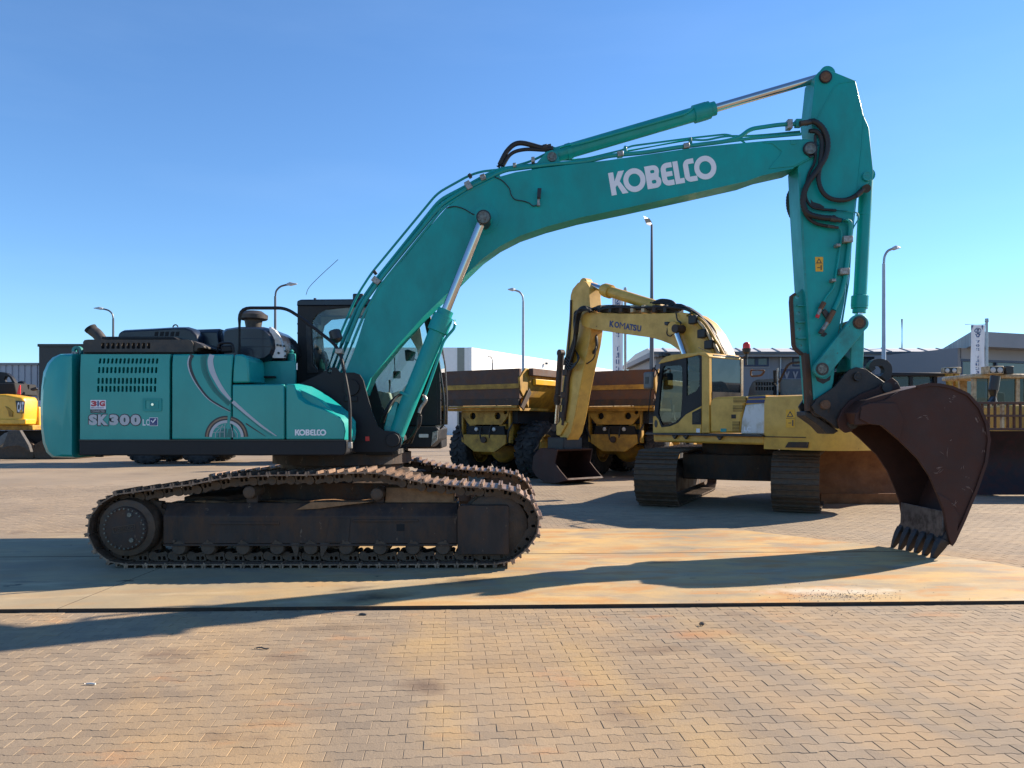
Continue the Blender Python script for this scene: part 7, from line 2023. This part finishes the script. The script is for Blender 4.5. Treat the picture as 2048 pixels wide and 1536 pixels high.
# blue banner on a fence far behind
BN_ = Thing('fence_banner', 'dark blue fence banner with two white emblems behind the yellow counterweight', 'banner', (19.0, 52.0, 0.0), 0.0)
mk('panel', prism(BN_.tr(0, [(1562, 738), (1608, 738), (1608, 775), (1562, 775)]), 0, 0.08), 'window_blue', BN_)
for px in (1573, 1590):
    mk('emblem', shape([BN_.tr(0, [(px - 5, 743), (px - 2, 743), (px + 0.5, 750), (px + 3, 743), (px + 6, 743), (px + 1, 757), (px - 1, 757)])], -0.05, -0.02), 'pale_emblem', BN_, smooth=0)
for px in (1564, 1606):
    x, z = BN_.at(0.1, px, 738)
    mk('post', cyl((x, 0.16, 0), (x, 0.16, z), 0.06, n=8), 'lamp_pole', BN_)

# ------------------------------------------------------------------ street lamps, floodlight, flags
def lamp(px, Y, py_top, reach, label, mat='lamp_pole', rise=0.55):
    X = (px - CX) * Y / F
    Zt = EYE + (HY - py_top) * Y / F
    L = Thing('street_lamp', label, 'street lamp', (X, Y, 0), 0.0, 'street lamps along the road behind')
    s = 1 if reach > 0 else -1
    r = abs(reach) * Y / F
    mk('pole', lathe((0, 0, 0), (0, 0, Zt), [(0, 0.11), (Zt * 0.45, 0.10), (Zt * 0.46, 0.075), (Zt - rise, 0.055)], 12), mat, L)
    mk('arm', tube(spline([(0, 0, Zt - rise - 0.02), (s * 0.05 * r, 0, Zt - rise * 0.55), (s * 0.22 * r, 0, Zt - rise * 0.2), (s * 0.45 * r, 0, Zt - rise * 0.05), (s * 0.62 * r, 0, Zt)], 5), 0.045, 8), mat, L)
    hx = s * 0.52 * r
    mk('lamp_head', loft([[(hx, -0.05, Zt - 0.03), (hx, 0.05, Zt - 0.03), (hx, 0.04, Zt + 0.05), (hx, -0.04, Zt + 0.05)], [(hx + s * 0.16 * r, -0.14, Zt - 0.05), (hx + s * 0.16 * r, 0.14, Zt - 0.05), (hx + s * 0.16 * r, 0.10, Zt + 0.10), (hx + s * 0.16 * r, -0.10, Zt + 0.10)], [(s * r, -0.05, Zt + 0.01), (s * r, 0.05, Zt + 0.01), (s * r, 0.03, Zt + 0.05), (s * r, -0.03, Zt + 0.05)]]), 'lamp_head', L, bevel=0.02)
    return L
lamp(226.5, 43.8, 617.5, -39, 'street lamp above the hood at left, its arm pointing left', 'lamp_pole_dark')
lamp(550.5, 36.0, 569, 44, 'street lamp beside the cab roof, its arm pointing right', 'lamp_pole_dark')
lamp(1046.5, 37.6, 580, -31, 'street lamp under the boom, its arm pointing left')
lamp(1767.5, 28.2, 497, 33, 'tall street lamp right of the raised arm, its arm pointing right')
lamp(985, 70, 713, -10, 'small far lamp in front of the white warehouse wall', 'lamp_pole_dark')
lamp(1278, 80, 731, -5, 'tiny far lamp left of the black cab mirror', 'lamp_pole_dark')
X, Y = (1303.5 - CX) * 32 / F, 32.0
Fl = Thing('floodlight_mast', 'tall floodlight mast behind the yellow boom', 'floodlight', (X, Y, 0), 0.0)
Zt = EYE + (HY - 449) * Y / F
mk('pole', lathe((0, 0, 0), (0, 0, Zt), [(0, 0.11), (Zt * 0.4, 0.095), (Zt, 0.045)], 12), 'lamp_pole_dark', Fl)
hd_ = [Fl.at(0, px, py) for px, py in ((1285, 435), (1300, 434), (1306, 446), (1306, 449), (1291, 450))]
mk('lamp_head', loft([[(hd_[0][0], -0.25, hd_[0][1]), (hd_[1][0], 0.25, hd_[1][1]), (hd_[2][0], 0.25, hd_[2][1]), (hd_[4][0], -0.25, hd_[4][1] + 0.03)], [(hd_[0][0] + 0.03, -0.25, hd_[0][1] - 0.06), (hd_[1][0] + 0.02, 0.25, hd_[1][1] - 0.06), (hd_[3][0], 0.25, hd_[3][1] - 0.03), (hd_[4][0], -0.25, hd_[4][1] - 0.04)]]), 'lamp_pole_dark', Fl)
mk('lamp_glass', prism([Fl.at(-0.26, px, py) for px, py in ((1288.5, 437.5), (1298.5, 436.5), (1304, 445), (1291.5, 446))], -0.27, -0.26), 'lamp_glass', Fl)

def flag(px0, px1, pxp, py0, py1, Y, py_pole, label, group):
    X = (pxp - CX) * Y / F
    T = Thing('banner_flag', label, 'flag', (X, Y, 0), 0.0, group)
    Zp = EYE + (HY - py_pole) * Y / F
    mk('pole', lathe((0, 0, 0), (0, 0, Zp), [(0, 0.09), (Zp * 0.97, 0.07), (Zp * 0.975, 0.10), (Zp, 0.09)], 10), 'lamp_pole', T)
    a, zt = T.at(0, px0, py0)
    b, zb = T.at(0, px1, py1)
    mk('arm', tube([(0, 0, zt + 0.05), (a - 0.3, 0, zt + 0.04)], 0.025, 6), 'lamp_pole', T)
    nx, nz = 14, 24
    def wave(u, v):
        return 0.05 * math.sin(u * 9 + v * 2.5) * (0.3 + v) + 0.035 * math.sin(u * 17 - v * 5)
    V = []
    for side in (-0.006, 0.006):
        for j in range(nz + 1):
            for i in range(nx + 1):
                u, v = i / nx, j / nz
                V.append((a + (b - a) * u + 0.08 * v * (0.5 - u), side + wave(u, v), zt + (zb - zt) * v))
    n1 = (nx + 1) * (nz + 1)
    Fc = []
    for j in range(nz):
        for i in range(nx):
            q = j * (nx + 1) + i
            Fc += [(q, q + 1, q + nx + 2, q + nx + 1), (n1 + q, n1 + q + nx + 1, n1 + q + nx + 2, n1 + q + 1)]
    for j in range(nz):
        for i in (0, nx):
            q = j * (nx + 1) + i
            Fc.append((q, q + nx + 1, n1 + q + nx + 1, n1 + q))
    for i in range(nx):
        for j in (0, nz):
            q = j * (nx + 1) + i
            Fc.append((q, n1 + q, n1 + q + 1, q + 1))
    cl = mk('cloth', (V, Fc), 'flag_cloth', T, smooth=60)
    w, hgt = b - a, zt - zb
    cxm = a + w * 0.46
    def mark(g, u0, u1, v0, v1, mat='flag_blue', name='letter'):
        """u right, v down, mirrored: we see the back of the print"""
        us = [p[0] for p in g[0]]; vs = [p[1] for p in g[0]]
        U0, U1, V0, V1 = min(us), max(us), min(vs), max(vs)
        out = []
        for p in g[0]:
            u = u1 - (p[0] - U0) / (U1 - U0) * (u1 - u0)
            v = v1 - (p[1] - V0) / (V1 - V0) * (v1 - v0)
            out.append((a + w * u, -0.016 + wave(u, v), zt - hgt * v))
        mk(name, (out, g[1]), mat, cl, smooth=0)
    for k, ch in enumerate('VOS TRUCKS'):
        if ch == ' ':
            continue
        v = 0.29 + 0.073 * k
        if v + 0.05 < 1.0:
            mark(text(ch, 0.05), 0.32, 0.64, v, v + 0.057)
    mark(flat([ring(0, 0, 1, 28), ring(0, 0, 0.78, 28)]), 0.24, 0.72, 0.055, 0.165, name='emblem')
    mark(text('S', 0.04), 0.36, 0.60, 0.075, 0.145, name='emblem')
    mark(flat([[(-1, 1), (1, 1), (0.5, -1), (-0.5, -1)], [(-0.45, 0.55), (0.45, 0.55), (0.25, -0.4), (-0.25, -0.4)]]), 0.27, 0.69, 0.165, 0.235, name='emblem')
    for (u0, u1) in ((0.06, 0.20), (0.76, 0.90)):
        mark(flat([[(0, 1), (1, 1), (0.1, -1)]] if u0 > 0.5 else [[(0, 1), (1, 1), (0.9, -1)]]), u0, u1, 0.0, 0.10, name='emblem')
    return T
flag(1224.5, 1246.5, 1250.5, 582, 770, 46.0, 575, 'white banner flag with mirrored blue letters left of the floodlight mast', 'banner flags on poles')
flag(1941.5, 1969.5, 1973.5, 650, 755, 42.0, 637, 'white banner flag with mirrored blue letters in front of the showroom', 'banner flags on poles')
